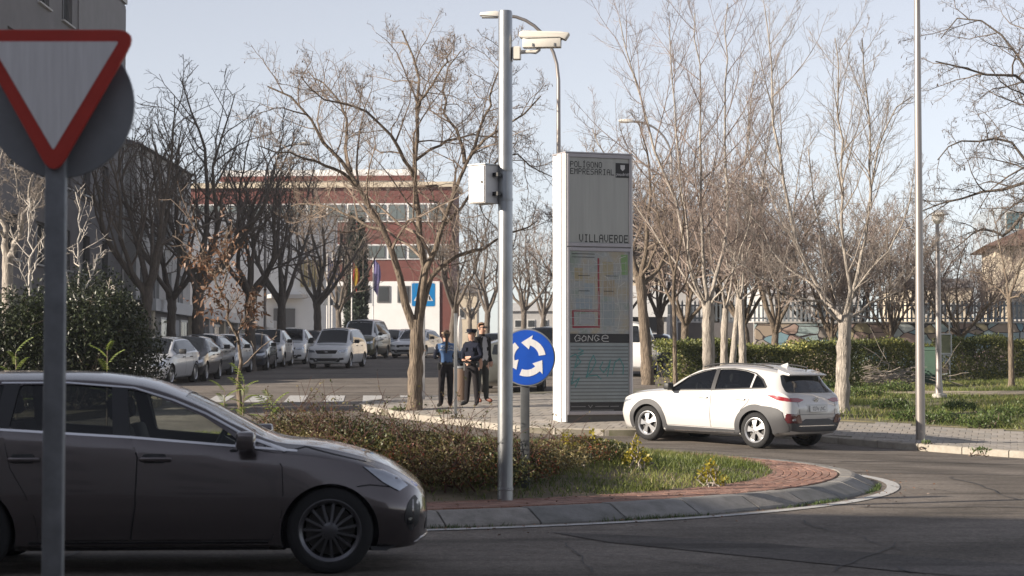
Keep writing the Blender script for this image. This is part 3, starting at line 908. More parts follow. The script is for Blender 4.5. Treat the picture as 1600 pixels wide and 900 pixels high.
TL = ['twiggy bare tree just right of the thin staked sapling, beyond the hedge', 'twiggy bare tree behind the leaning pair of slim trunks', 'twiggy bare tree over the crossover roof aerial, beyond the hedge', 'twiggy bare tree left of the low forked tree, far back', 'tall twiggy tree behind the thick forked trunk', 'twiggy tree over the white canopy', 'twiggy bare tree left of the tall lamp post, far back', 'twiggy bare tree between the tall lamp post and the park lamp', 'twiggy bare tree right of the park lamp', 'twiggy tree far back between the low forked tree and the tall lamp post', 'twiggy tree directly behind the low forked tree', 'twiggy bare tree at the corner of the cream house', 'twiggy tree half hidden behind the left side of the information column', 'twiggy tree half hidden behind the right side of the information column']
for i, (px, Y_, k, s, j) in enumerate(spots):
    x = X(px, Y_)
    tree_obj('backdrop_tree', FB[k], (x, Y_, float(zg(x, Y_))), i * 1.3 + 0.4, TL[j], 'twiggy trees in the thicket beyond the hedge', s)
# ================================================================ vehicles
def pchip(xk, yk, x):
    xk = np.asarray(xk, float); yk = np.asarray(yk, float)
    h = np.diff(xk); dl = np.diff(yk) / h
    d = np.zeros_like(yk)
    for i in range(1, len(xk) - 1):
        if dl[i - 1] * dl[i] > 0:
            w1, w2 = 2 * h[i] + h[i - 1], h[i] + 2 * h[i - 1]
            d[i] = (w1 + w2) / (w1 / dl[i - 1] + w2 / dl[i])
    d[0], d[-1] = dl[0], dl[-1]
    i = np.clip(np.searchsorted(xk, x) - 1, 0, len(xk) - 2)
    t = (x - xk[i]) / h[i]
    return (2 * t**3 - 3 * t**2 + 1) * yk[i] + (t**3 - 2 * t**2 + t) * h[i] * d[i] + (-2 * t**3 + 3 * t**2) * yk[i + 1] + (t**3 - t**2) * h[i] * d[i + 1]
def loft(keys, inset=0.0, zmin=None, x0=None, x1=None, nst=64):
    K = np.array(sorted(keys), float)
    xs = K[:, 0]
    a = xs[0] if x0 is None else x0; b = xs[-1] if x1 is None else x1
    u = np.linspace(0, 1, nst)
    st = a + (b - a) * (0.5 - 0.5 * np.cos(np.pi * u)) * 0.6 + (b - a) * u * 0.4
    cols = [pchip(xs, K[:, i], st) for i in range(1, 10)]
    V = []; NH = 0
    for s in range(nst):
        zb, ws, wm, zm, wb, zbl, wr, zr, zt = [c[s] for c in cols]
        if inset:
            ws, wm, wb, wr = ws - inset, wm - inset, wb - inset, max(0.1, wr - inset)
            zr, zt = zr - inset * 0.8, zt - inset * 0.8
            if zmin is not None: zb = zmin; zm = max(zm, zmin + 0.15)
        lower = spline([(ws - 0.01, zb + 0.05), (0.5 * (ws + wm) + 0.012, 0.5 * (zb + 0.05 + zm)), (wm, zm), (wb + 0.35 * (wm - wb) + 0.008, zm + 0.62 * (zbl - zm)), (wb, zbl)], 4)
        p4 = np.array((wb, zbl)); p5 = np.array((wr, zr)); p6 = np.array((wr * 0.52, zr + (zt - zr) * 0.78)); p7 = np.array((0.0, zt))
        mid = 0.5 * (p4 + p5) + np.array((0.018, 0.0))
        upper = spline([p4, p4 * 0.6 + mid * 0.4 + (0.006, 0), mid, p5 * 0.86 + mid * 0.14 + (0.004, 0), p5 * 0.88 + p6 * 0.12 + (0, 0.004), p6, p7], 4)
        half = [np.array((0, zb)), np.array((ws * 0.6, zb)), np.array((ws - 0.08, zb + 0.005))] + lower + upper[1:]
        NH = len(half)
        ring = half + [np.array((-q[0], q[1])) for q in half[-2:0:-1]]
        for q in ring: V.append((st[s], q[0], q[1]))
    n = 2 * NH - 2
    F = []
    for s in range(nst - 1):
        for j in range(n):
            F.append((s * n + j, (s + 1) * n + j, (s + 1) * n + (j + 1) % n, s * n + (j + 1) % n))
    F.append(tuple(range(n))); F.append(tuple((nst - 1) * n + j for j in range(n))[::-1])
    m = MB(); m.add(V, F)
    return m
def boolean(me, cutters):
    o = bpy.data.objects.new('tmp', me); col.objects.link(o)
    cs = []
    for c in cutters:
        co = bpy.data.objects.new('cut', c); col.objects.link(co); cs.append(co)
        md = o.modifiers.new('b', 'BOOLEAN'); md.operation = 'DIFFERENCE'; md.solver = 'EXACT'; md.object = co
        md.material_mode = 'TRANSFER'
    dg = bpy.context.evaluated_depsgraph_get()
    out = bpy.data.meshes.new_from_object(o.evaluated_get(dg))
    bpy.data.objects.remove(o)
    for c in cs: bpy.data.objects.remove(c)
    return out
def panel(bvh, poly, axis, off, m, sp=0.05, side=1, skirt=0.012, name='panel', smooth_n=6):
    """a skin piece cut to a 2-D outline and laid on the body. axis: side (x,z), front/rear (y,z), top (x,y)"""
    pl = [tuple(p) for p in poly]
    loop = []
    for i in range(len(pl)):
        a, b = Vector(pl[i]), Vector(pl[(i + 1) % len(pl)])
        n = max(1, int((b - a).length / sp)); loop += [a.lerp(b, j / n) for j in range(n)]
    pts = list(loop); n = len(loop)
    x0, x1 = min(p[0] for p in loop), max(p[0] for p in loop); y0, y1 = min(p[1] for p in loop), max(p[1] for p in loop)
    for i in range(1, int((x1 - x0) / sp) + 1):
        for j in range(1, int((y1 - y0) / sp) + 1): pts.append(Vector((x0 + (i - 0.4) * sp, y0 + (j - 0.4) * sp)))
    r = delaunay_2d_cdt(pts, [(i, (i + 1) % n) for i in range(n)], [list(range(n))], 1, 1e-5)
    D = {'side': Vector((0, -side, 0)), 'front': Vector((-1, 0, 0)), 'rear': Vector((1, 0, 0)), 'top': Vector((0, 0, -1))}[axis]
    V = []
    for p in r[0]:
        if axis == 'side': o = Vector((p.x, 3.0 * side, p.y))
        elif axis == 'top': o = Vector((p.x, p.y, 4.0))
        else: o = Vector((6.0 if axis == 'front' else -9.0, p.x, p.y))
        h = bvh.ray_cast(o, D)
        if h[0] is None:
            q = bvh.find_nearest(o + D * 2.2)[0]
            V.append((q.x, q.y, q.z) if axis != 'side' else (p.x, q.y, p.y)); continue
        q = h[0] - D * off
        V.append(tuple(q))
    F = [list(f) for f in r[2]]
    ec = {}
    for f in F:
        for a, b in zip(f, f[1:] + f[:1]): ec[(a, b)] = 1
    low = {}
    ns = len(F)
    if skirt:
        for a, b in [e for e in ec if (e[1], e[0]) not in ec]:
            for q in (a, b):
                if q not in low:
                    low[q] = len(V); V.append(tuple(Vector(V[q]) + D * skirt))
            F.append([b, a, low[a], low[b]])
    me = bpy.data.meshes.new(name)
    me.from_pydata(V, [], F)
    bm = bmesh.new(); bm.from_mesh(me); bmesh.ops.recalc_face_normals(bm, faces=bm.faces)
    s = sum((f.normal.dot(D) for f in bm.faces))
    if s > 0: bmesh.ops.reverse_faces(bm, faces=bm.faces)
    seen = set(); isl = []
    for f0 in bm.faces:
        if f0 in seen: continue
        st_ = [f0]; seen.add(f0); grp = []
        while st_:
            f = st_.pop(); grp.append(f)
            for v in f.verts:
                for f2 in v.link_faces:
                    if f2 not in seen: seen.add(f2); st_.append(f2)
        isl.append(grp)
    if len(isl) > 1:
        isl.sort(key=len)
        bmesh.ops.delete(bm, geom=[f for grp in isl[:-1] for f in grp], context='FACES')
    bm.to_mesh(me); bm.free()
    me.materials.append(m)
    me.polygons.foreach_set('use_smooth', [True] * len(me.polygons)); me.set_sharp_from_angle(angle=R(40))
    return me
def rounded(poly, r=0.04, n=4):
    out = []
    k = len(poly)
    for i in range(k):
        a, b, c = Vector(poly[i - 1]), Vector(poly[i]), Vector(poly[(i + 1) % k])
        d1 = min(r, (a - b).length * 0.45); d2 = min(r, (c - b).length * 0.45)
        p, q = b + (a - b).normalized() * d1, b + (c - b).normalized() * d2
        for j in range(n + 1):
            t = j / n; out.append(tuple(p * (1 - t) ** 2 + b * 2 * t * (1 - t) + q * t * t))
    return out
def grown(poly, d):
    c = sum((Vector(p) for p in poly), Vector((0, 0))) / len(poly)
    n = len(poly); out = []
    area = sum(poly[i][0] * poly[(i + 1) % n][1] - poly[(i + 1) % n][0] * poly[i][1] for i in range(n))
    sg = 1 if area > 0 else -1
    for i in range(n):
        a, b, e = Vector(poly[i - 1]), Vector(poly[i]), Vector(poly[(i + 1) % n])
        n1 = Vector(((b - a).y, -(b - a).x)); n2 = Vector(((e - b).y, -(e - b).x))
        nn = (n1.normalized() if n1.length else n2.normalized()) + (n2.normalized() if n2.length else n1.normalized())
        if nn.length < 1e-6: nn = n1
        out.append(tuple(b + nn.normalized() * d * sg))
    return out
def paint(name, c, metal=0.0, rough=0.32):
    return mat(name, c, rough, metal, coat=1.0, spec=0.5)
C_TYRE = mat('tyre_rubber', (0.011, 0.011, 0.012), 0.85, bump=0.2, bscale=80)
C_BLACK = mat('black_plastic', (0.02, 0.02, 0.022), 0.55)
C_CLAD = mat('grey_cladding', (0.06, 0.06, 0.064), 0.6, bump=0.08, bscale=200)
C_DARKIN = mat('car_interior', (0.04, 0.04, 0.043), 0.8)
C_SEAM = mat('panel_gap', (0.008, 0.008, 0.009), 0.7)
C_GLASS = mat('dark_glass', (0.012, 0.014, 0.017), 0.04, spec=0.6)
C_PANE = glassmat('tinted_pane', (0.34, 0.37, 0.37))
C_PANEL = glassmat('clear_pane', (0.78, 0.82, 0.80))
C_CHROME = mat('chrome', (0.75, 0.75, 0.77), 0.15, 1.0)
C_ALLOY = mat('alloy', (0.42, 0.42, 0.43), 0.32, 0.8)
C_ALLOYD = mat('alloy_dark', (0.11, 0.11, 0.12), 0.3, 0.8)
C_RED = mat('tail_red', (0.24, 0.008, 0.012), 0.12, coat=1.0)
C_LAMP = mat('headlamp', (0.42, 0.45, 0.50), 0.12, 0.55, coat=1.0)
C_PLATE = mat('number_plate', (0.72, 0.72, 0.70), 0.5)
C_INK = mat('plate_ink', (0.02, 0.02, 0.03), 0.5)
C_DISC = mat('brake_disc', (0.06, 0.058, 0.056), 0.5, 0.7)

def wheel_lib(tag_, r, w_, rim_r, spokes, style, rim_mat):
    """hub, tyre and rim; the axle runs along y and the outer face looks to +y"""
    t = MB()
    h = w_ / 2
    t.lathe([(rim_r - 0.005, -h), (rim_r + 0.015, -h * 1.02), (r - 0.045, -h), (r - 0.012, -h * 0.9), (r, -h * 0.7), (r, h * 0.7), (r - 0.012, h * 0.9), (r - 0.045, h), (rim_r + 0.015, h * 1.02), (rim_r - 0.005, h * 0.96), (rim_r - 0.02, h * 0.5)], 40, axis='Y')
    tyre = t.mesh('tyre', C_TYRE, smooth=True, angle=50)
    b = MB()
    b.lathe([(rim_r * 0.98, -h * 0.9), (rim_r - 0.02, h * 0.3), (rim_r - 0.014, h * 0.86), (rim_r + 0.008, h * 0.98), (rim_r - 0.004, h * 1.0), (rim_r - 0.028, h * 0.86), (rim_r - 0.034, h * 0.5), (rim_r - 0.04, 0.0)], 40, axis='Y')
    b.lathe([(0.0, h * 0.86), (0.045, h * 0.86), (0.062, h * 0.8), (0.07, h * 0.6), (0.07, h * 0.2)], 20, axis='Y')
    R_ = rim_r - 0.02
    for i in range(spokes):
        a = 2 * math.pi * i / spokes
        M = Matrix.Rotation(a, 4, 'Y')
        if style == 'blade':
            pl = [(0.03, 0.04), (0.075, 0.032), (R_ - 0.004, 0.092), (R_ + 0.006, 0.02), (R_, -0.04), (0.08, -0.022), (0.04, -0.04)]
        elif style == 'twin':
            pl = [(0.05, 0.012), (R_, 0.017), (R_, -0.005), (0.05, -0.008)]
        else:
            pl = [(0.04, 0.04), (R_, 0.05), (R_, -0.05), (0.04, -0.04)]
        zz = h * 0.82
        vs = [M @ Vector((x, zz - (0.02 if x > 0.1 else 0), y)) for x, y in pl] + [M @ Vector((x, zz - 0.05, y)) for x, y in pl]
        k = len(pl)
        b.add(vs, [tuple(range(k)), tuple(range(2 * k - 1, k - 1, -1))] + [(j, k + j, k + (j + 1) % k, (j + 1) % k) for j in range(k)])
    for i in range(5):
        a = 2 * math.pi * (i + 0.5) / 5
        b.lathe([(0.0, h * 0.86), (0.009, h * 0.86), (0.009, h * 0.7)], 6, c=(0.05 * math.cos(a), 0, 0.05 * math.sin(a)), axis='Y')
    rim = b.mesh('rim', rim_mat, smooth=True, angle=35)
    d = MB()
    d.lathe([(0.0, h * 0.2), (rim_r - 0.05, h * 0.2), (rim_r - 0.05, h * 0.1), (rim_r - 0.03, -h * 0.3), (rim_r - 0.03, -h * 0.8), (0.0, -h * 0.85)], 28, axis='Y')
    hub = d.mesh('wheel_hub', C_DISC, smooth=True)
    return hub, tyre, rim
def add_wheel(root, lib, x, y, z, side):
    o = link('wheel', lib[0], root)
    o.location = (x, y, z)
    if side < 0: o.rotation_euler = (0, 0, math.pi)
    link('tyre', lib[1], o); link('rim', lib[2], o)
    return o
def arch_cutter(wx, r, yi, m):
    c = MB()
    for x in wx:
        for s in (1, -1):
            c.lathe([(r, s * yi), (r, s * 1.3)][::1], 40, c=(x[0], 0, x[1]), axis='Y', caps=True)
    me = c.mesh('arch', m, smooth=True)
    return me
def prism_cut(poly, axis, a, b, m):
    c = MB()
    if axis == 'side': M = Matrix(((1, 0, 0, 0), (0, 0, 1, 0), (0, 1, 0, 0), (0, 0, 0, 1)))
    elif axis == 'top': M = Matrix.Identity(4)
    else: M = Matrix(((0, 0, 1, 0), (1, 0, 0, 0), (0, 1, 0, 0), (0, 0, 0, 1)))
    c.prism(poly, a, b, M)
    return c.mesh('cut', m)
def seat_mesh():
    b = MB()
    b.box((0, 0, 0.07), (0.5, 0.48, 0.14)); b.box((-0.3, 0, 0.38), (0.13, 0.46, 0.6), M=Matrix.Rotation(-0.28, 3, 'Y')); b.box((-0.43, 0, 0.80), (0.09, 0.25, 0.17), M=Matrix.Rotation(-0.2, 3, 'Y'))
    return b.mesh('seat', C_DARKIN, bevel=0.04, smooth=True)
SEAT = seat_mesh()
def plate_obj(root, txt, loc, rot, m=C_PLATE):
    b = MB(); b.box((0, 0, 0), (0.52, 0.012, 0.11)); p = b.build('number_plate', m, root)
    p.location = loc; p.rotation_euler = rot
    if txt:
        t = link('plate_text', text_mesh('plate_text', txt, 0.105, C_INK), p)
        t.rotation_euler = (math.pi / 2, 0, 0); t.location = (0.02, -0.008, -0.002); t.scale = (0.93, 1, 1)
    return p
def mirror_obj(root, x, y, z, side, m, s=1.0):
    b = MB()
    b.box((0, 0.10 * side, 0.02), (0.13 * s, 0.17 * s, 0.125 * s)); b.cur = 1; b.box((0.02, 0, -0.035), (0.06, 0.12, 0.03))
    o = b.build('door_mirror', [m, C_BLACK], root, bevel=0.03, smooth=True)
    o.location = (x, y, z)
    return o

# ---------------------------------------------------------------- the dark grey estate car in front
def estate_car():
    K = [(0.73, .24, .30, .42, .42, .34, .50, .20, .53, .545), (0.69, .21, .52, .62, .44, .54, .585, .38, .615, .625), (0.60, .18, .68, .77, .47, .68, .66, .52, .69, .705), (0.42, .17, .78, .86, .5, .78, .745, .60, .80, .825), (0.13, .17, .83, .895, .55, .83, .835, .66, .895, .93),
         (-0.19, .17, .845, .905, .58, .85, .885, .68, .955, .99), (-0.36, .17, .85, .905, .58, .855, .90, .68, .97, 1.0), (-0.74, .17, .85, .905, .58, .855, .93, .645, 1.115, 1.165), (-1.03, .17, .85, .905, .58, .855, .955, .615, 1.265, 1.32), (-1.51, .17, .85, .905, .6, .855, .99, .58, 1.415, 1.48),
         (-2.0, .17, .85, .905, .6, .855, 1.03, .575, 1.452, 1.525), (-2.48, .17, .85, .905, .6, .855, 1.065, .57, 1.45, 1.527), (-3.0, .18, .845, .905, .6, .855, 1.09, .565, 1.42, 1.50), (-3.45, .22, .82, .89, .6, .84, 1.1, .55, 1.36, 1.43), (-3.75, .28, .76, .84, .62, .78, 1.08, .52, 1.20, 1.25), (-3.92, .34, .62, .74, .62, .64, .9, .4, .93, .95)]
    WB = 2.70
    pm = paint('paint_graphite', (0.105, 0.091, 0.094), 0.65, 0.2)
    rt = empty('estate_car', label='dark grey estate car with black alloy wheels in the shaded foreground', cat='car')
    body = loft(K).mesh('body', [pm, C_DARKIN], smooth=True, angle=40)
    bvh = BVHTree.FromPolygons([v.co.copy() for v in body.vertices], [tuple(p.vertices) for p in body.polygons])
    wins = {'front': [(-1.50, 1.035), (-0.66, 0.965), (-0.74, 1.035), (-0.96, 1.175), (-1.2, 1.28), (-1.45, 1.368), (-1.56, 1.39)],
            'rear': [(-2.40, 1.095), (-1.62, 1.04), (-1.66, 1.40), (-2.0, 1.42), (-2.36, 1.418)],
            'quarter': [(-3.12, 1.15), (-2.50, 1.105), (-2.47, 1.42), (-2.85, 1.40), (-3.22, 1.33)]}
    cut = [arch_cutter([(0, 0.31), (-WB, 0.31)], 0.368, 0.62, C_BLACK)]
    cut.append(loft(K, 0.07, 0.42, -3.5, -0.5, 30).mesh('cav', [C_DARKIN, C_DARKIN]))
    for k_, pl in wins.items(): cut.append(prism_cut(rounded(pl, 0.03, 2), 'side', -1.2, 1.2, C_DARKIN))
    cut.append(prism_cut([(-0.52, -0.6), (-0.52, 0.6), (-1.12, 0.5), (-1.12, -0.5)], 'top', 0.75, 2, C_DARKIN))
    body2 = boolean(body, cut)
    body2.polygons.foreach_set('use_smooth', [True] * len(body2.polygons)); body2.set_sharp_from_angle(angle=R(32))
    link('body', body2, rt)
    for s in (-1, 1):
        for k_, pl in wins.items(): link('window', panel(bvh, rounded(pl, 0.02, 2), 'side', -0.010, C_PANE if k_ != 'front' else C_PANEL, 0.09, s, 0), rt)
    link('windscreen', panel(bvh, [(-0.5, -0.62), (-0.5, 0.62), (-1.14, 0.52), (-1.14, -0.52)], 'top', -0.006, C_PANEL, 0.1, 1, 0), rt)
    # doors with handles, sills, lamps on the side in view (-y) and on the other
    fd = [(-1.485, 1.018), (-1.43, .879), (-1.44, .52), (-1.478, .262), (-0.44, .262), (-0.362, .45), (-0.353, .61), (-0.362, .80), (-0.415, .905), (-0.62, .94)]
    rd = [(-2.44, 1.075), (-2.37, .80), (-2.25, .60), (-2.18, .42), (-2.16, .262), (-1.492, .262), (-1.452, .52), (-1.442, .879), (-1.497, 1.022)]
    for s in (-1, 1):
        for pl, hx in ((fd, -1.30), (rd, -2.27)):
            link('panel_gap', panel(bvh, grown(pl, 0.007), 'side', 0.0025, C_SEAM, 0.12, s, 0), rt)
            d = link('door', panel(bvh, pl, 'side', 0.006, pm, 0.05, s, 0), rt)
            if pl is fd or True:
                h = MB(); h.box((hx, 0, 0.865), (0.24, 0.03, 0.035)); 
                y = bvh.ray_cast(Vector((hx, 3 * s, 0.865)), Vector((0, -s, 0)))[0].y
                ho = h.build('handle', pm, d, bevel=0.012, smooth=True); ho.location = (0, y + 0.028 * s, 0)
                link('handle_cup', panel(bvh, rounded([(hx - 0.10, .835), (hx + 0.08, .835), (hx + 0.08, .905), (hx - 0.10, .905)], 0.03), 'side', 0.0085, C_BLACK, 0.05, s, 0), d)
        link('chrome_strip', panel(bvh, [(-3.1, 1.125), (-2.45, 1.078), (-1.5, 1.02), (-0.62, .945), (-0.25, .915), (-0.25, .93), (-0.62, .962), (-1.5, 1.037), (-2.45, 1.095), (-3.1, 1.142)], 'side', 0.007, C_CHROME, 0.08, s, 0.004), rt)
        link('window_trim', panel(bvh, [(-0.29, .925), (-0.62, 1.032), (-0.95, 1.21), (-1.2, 1.312), (-1.5, 1.403), (-2.0, 1.442), (-2.5, 1.44), (-2.5, 1.428), (-2.0, 1.43), (-1.5, 1.39), (-1.2, 1.297), (-0.95, 1.193), (-0.62, 1.013), (-0.35, .918)], 'side', 0.007, C_CHROME, 0.08, s, 0.004), rt)
        link('pillar_trim', panel(bvh, [(-1.625, 1.045), (-1.495, 1.035), (-1.55, 1.398), (-1.665, 1.408)], 'side', 0.004, C_BLACK, 0.08, s, 0.004), rt)
        link('pillar_trim', panel(bvh, [(-2.505, 1.10), (-2.395, 1.093), (-2.355, 1.425), (-2.475, 1.43)], 'side', 0.004, C_BLACK, 0.08, s, 0.004), rt)
        link('quarter_pane', panel(bvh, [(-0.66, .955), (-0.30, .925), (-0.47, .99), (-0.70, 1.04)], 'side', 0.003, C_BLACK, 0.08, s, 0.004), rt)
        link('headlight', panel(bvh, [(0.25, .805), (0.40, .775), (0.51, .722), (0.585, .655), (0.52, .618), (0.40, .685)], 'side', 0.014, C_LAMP, 0.03, s, 0.01), rt)
        link('fog_light_recess', panel(bvh, rounded([(0.555, .41), (0.585, .53), (0.64, .59), (0.685, .50), (0.665, .36), (0.60, .30)], 0.03), 'side', 0.004, C_BLACK, 0.03, s, 0), rt)
        lm = MB(); lm.lathe([(0, 0.012), (0.026, 0.01), (0.03, 0)], 14, axis='X')
        q = bvh.ray_cast(Vector((0.60, 3 * s, 0.39)), Vector((0, -s, 0)))[0]
        lo = lm.build('fog_light', C_GLASS, rt, smooth=True); lo.location = (0.60, q.y, 0.39); lo.rotation_euler = (0, 0, R(55) * s)
        link('sill_trim', panel(bvh, [(-2.24, .185), (-0.46, .185), (-0.46, .245), (-2.24, .245)], 'side', 0.012, C_BLACK, 0.1, s, 0.02), rt)
        link('panel_gap', panel(bvh, [(-0.355, .918), (-0.19, .955), (0.0, .905), (0.27, .84), (0.27, .834), (0.0, .897), (-0.19, .946), (-0.355, .910)], 'side', 0.006, C_SEAM, 0.04, s, 0), rt)
        link('panel_gap', panel(bvh, [(0.20, .66), (0.30, .672), (0.53, .645), (0.53, .638), (0.30, .664), (0.205, .652)], 'side', 0.005, C_SEAM, 0.04, s, 0), rt)
        mirror_obj(rt, -0.62, 0.90 * s, 0.985, s, pm, 1.1)
        link('arch_liner', panel(bvh, [(0.10, .175), (0.42, .165), (0.50, .20), (0.30, .2)], 'side', 0.002, C_BLACK, 0.1, s, 0.02), rt)
    link('bumper_lip', panel(bvh, [(-0.6, .215), (0.6, .215), (0.5, .245), (-0.5, .245)], 'front', 0.01, C_CHROME, 0.08, 1, 0.01), rt)
    link('grille', panel(bvh, rounded([(-0.45, .30), (0.45, .30), (0.38, .46), (-0.38, .46)], 0.04), 'front', 0.004, C_BLACK, 0.06, 1, 0.0), rt)
    for s in (-1, 1):
        q = link('seat', SEAT, rt); q.location = (-1.25, 0.38 * s, 0.43)
        q = link('seat', SEAT, rt); q.location = (-2.15, 0.40 * s, 0.46)
    b = MB(); b.box((-0.62, 0, 0.78), (0.5, 1.45, 0.25)); b.build('dashboard', C_DARKIN, rt, bevel=0.06, smooth=True)
    b = MB(); b.lathe([(0.185 + 0.016 * math.cos(t), 0.016 * math.sin(t)) for t in np.linspace(0, 2 * math.pi, 9)], 24); b.box((0, 0, 0), (0.34, 0.05, 0.02)); b.box((0, 0, -0.08), (0.07, 0.07, 0.16))
    sw = b.build('steering_wheel', mat('steering_leather', (0.10, 0.105, 0.12), 0.4), rt, smooth=True); sw.location = (-0.93, 0.38, 0.97); sw.rotation_euler = (0, R(-62), 0)
    wl = wheel_lib('estate', 0.325, 0.215, 0.235, 15, 'twin', C_ALLOYD)
    for x in (0, -WB):
        for s in (1, -1): add_wheel(rt, wl, x, 0.765 * s, 0.325, s)
    return rt
ec = estate_car()
YC = 15.0
ec.location = (X(507, YC) , YC + 0.87, float(zg(0, YC)))
ec.rotation_euler = (0, 0, R(3.0))

# ---------------------------------------------------------------- the white crossover
def crossover():
    K = [(0.84, .30, .34, .46, .50, .44, .66, .30, .70, .715), (0.79, .24, .56, .68, .52, .62, .735, .45, .775, .79), (0.66, .20, .72, .82, .54, .75, .81, .58, .86, .875), (0.40, .19, .79, .885, .56, .82, .885, .66, .94, .965), (0.0, .19, .82, .90, .58, .85, .945, .69, .995, 1.025),
         (-0.32, .19, .83, .90, .60, .85, .97, .70, 1.025, 1.055), (-0.72, .19, .83, .895, .60, .85, .985, .665, 1.235, 1.285), (-1.15, .19, .83, .89, .60, .85, 1.0, .62, 1.415, 1.485), (-1.6, .19, .83, .89, .60, .85, 1.015, .605, 1.47, 1.555), (-2.2, .19, .83, .89, .60, .85, 1.035, .595, 1.47, 1.56),
         (-2.7, .20, .83, .90, .61, .86, 1.055, .585, 1.435, 1.52), (-2.95, .22, .82, .905, .62, .86, 1.06, .575, 1.39, 1.465), (-3.07, .25, .81, .90, .63, .855, 1.06, .57, 1.27, 1.33), (-3.19, .27, .79, .885, .64, .835, 1.04, .57, 1.12, 1.165), (-3.29, .29, .75, .85, .64, .79, .97, .52, 1.01, 1.03), (-3.36, .34, .68, .79, .62, .70, .84, .4, .87, .88), (-3.385, .38, .55, .68, .6, .58, .78, .3, .80, .805)]
    WB = 2.60
    pm = paint('paint_white', (0.50, 0.49, 0.48), 0.0, 0.25)
    rt = empty('crossover_car', label='white crossover car with grey wheel-arch cladding leaving the roundabout', cat='car')
    body = loft(K).mesh('body', [pm, C_DARKIN], smooth=True, angle=40)
    bvh = BVHTree.FromPolygons([v.co.copy() for v in body.vertices], [tuple(p.vertices) for p in body.polygons])
    wins = {'front': [(-1.52, 1.055), (-0.52, 1.015), (-0.62, 1.10), (-0.90, 1.28), (-1.2, 1.385), (-1.50, 1.435)],
            'rear': [(-2.42, 1.10), (-1.60, 1.06), (-1.58, 1.438), (-1.9, 1.448), (-2.2, 1.425), (-2.42, 1.375)],
            'quarter': [(-2.78, 1.145), (-2.46, 1.105), (-2.46, 1.365), (-2.64, 1.27)]}
    cut = [arch_cutter([(0, 0.335), (-WB, 0.335)], 0.385, 0.60, C_BLACK)]
    cut.append(loft(K, 0.07, 0.45, -2.9, -0.5, 26).mesh('cav', [C_DARKIN, C_DARKIN]))
    for k_, pl in wins.items(): cut.append(prism_cut(rounded(pl, 0.03, 2), 'side', -1.2, 1.2, C_DARKIN))
    cut.append(prism_cut([(-0.48, -0.6), (-0.48, 0.6), (-1.1, 0.5), (-1.1, -0.5)], 'top', 0.85, 2, C_DARKIN))
    body2 = boolean(body, cut)
    body2.polygons.foreach_set('use_smooth', [True] * len(body2.polygons)); body2.set_sharp_from_angle(angle=R(32))
    link('body', body2, rt)
    link('windscreen', panel(bvh, [(-0.46, -0.62), (-0.46, 0.62), (-1.12, 0.52), (-1.12, -0.52)], 'top', -0.006, C_PANEL, 0.1, 1, 0), rt)
    def arch(cx, r0, r1, a0, a1, n=22, ex=1.0):
        o = [(cx + r1 * ex * math.cos(a0 + (a1 - a0) * i / n), 0.335 + r1 * math.sin(a0 + (a1 - a0) * i / n)) for i in range(n + 1)]
        i_ = [(cx + r0 * math.cos(a0 + (a1 - a0) * i / n), 0.335 + r0 * math.sin(a0 + (a1 - a0) * i / n)) for i in range(n + 1)]
        return o + i_[::-1]
    for s in (1, -1):
        for k_, pl in wins.items(): link('window', panel(bvh, rounded(pl, 0.02, 2), 'side', -0.010, C_PANE, 0.09, s, 0), rt)
        link('window_frame', panel(bvh, [(-0.44, 1.0), (-0.60, 1.095), (-0.89, 1.30), (-1.2, 1.41), (-1.55, 1.46), (-1.9, 1.47), (-2.2, 1.448), (-2.44, 1.40), (-2.66, 1.29), (-2.82, 1.145), (-2.78, 1.135), (-2.63, 1.275), (-2.43, 1.382), (-2.2, 1.43), (-1.9, 1.452), (-1.55, 1.442), (-1.2, 1.39), (-0.89, 1.28), (-0.62, 1.085), (-0.5, 1.006)], 'side', 0.004, C_BLACK, 0.08, s, 0.004), rt)
        link('window_frame', panel(bvh, [(-2.80, 1.125), (-1.55, 1.043), (-0.44, .995), (-0.5, 1.018), (-1.55, 1.062), (-2.78, 1.147)], 'side', 0.004, C_BLACK, 0.08, s, 0.004), rt)
        link('pillar_trim', panel(bvh, [(-1.605, 1.055), (-1.515, 1.05), (-1.495, 1.44), (-1.585, 1.445)], 'side', 0.004, C_BLACK, 0.08, s, 0.004), rt)
        fd = [(-1.53, 1.035), (-1.54, .60), (-1.55, .34), (-0.46, .34), (-0.38, .55), (-0.36, .80), (-0.42, .975)]
        rd = [(-2.50, 1.075), (-2.42, .86), (-2.26, .70), (-2.17, .50), (-2.12, .34), (-1.562, .34), (-1.552, .60), (-1.542, 1.035)]
        for pl, hx in ((fd, -1.36), (rd, -2.25)):
            link('panel_gap', panel(bvh, grown(pl, 0.008), 'side', 0.0025, C_SEAM, 0.12, s, 0), rt)
            d = link('door', panel(bvh, pl, 'side', 0.006, pm, 0.05, s, 0), rt)
            y = bvh.ray_cast(Vector((hx, 3 * s, 0.90)), Vector((0, -s, 0)))[0].y
            h = MB(); h.box((hx, 0, 0.90), (0.22, 0.03, 0.03)); ho = h.build('handle', pm, d, bevel=0.011, smooth=True); ho.location = (0, y + 0.026 * s, 0)
            link('handle_cup', panel(bvh, rounded([(hx - 0.10, .872), (hx + 0.08, .872), (hx + 0.08, .93), (hx - 0.10, .93)], 0.03), 'side', 0.0085, mat('paint_white_recess', (0.5, 0.5, 0.49), 0.4), 0.05, s, 0), d)
        link('wheel_arch_trim', panel(bvh, arch(0.0, 0.375, 0.475, R(-12), R(190)), 'side', 0.014, C_CLAD, 0.04, s, 0.02), rt)
        link('wheel_arch_trim', panel(bvh, arch(-WB, 0.375, 0.485, R(-8), R(186)) , 'side', 0.014, C_CLAD, 0.04, s, 0.02), rt)
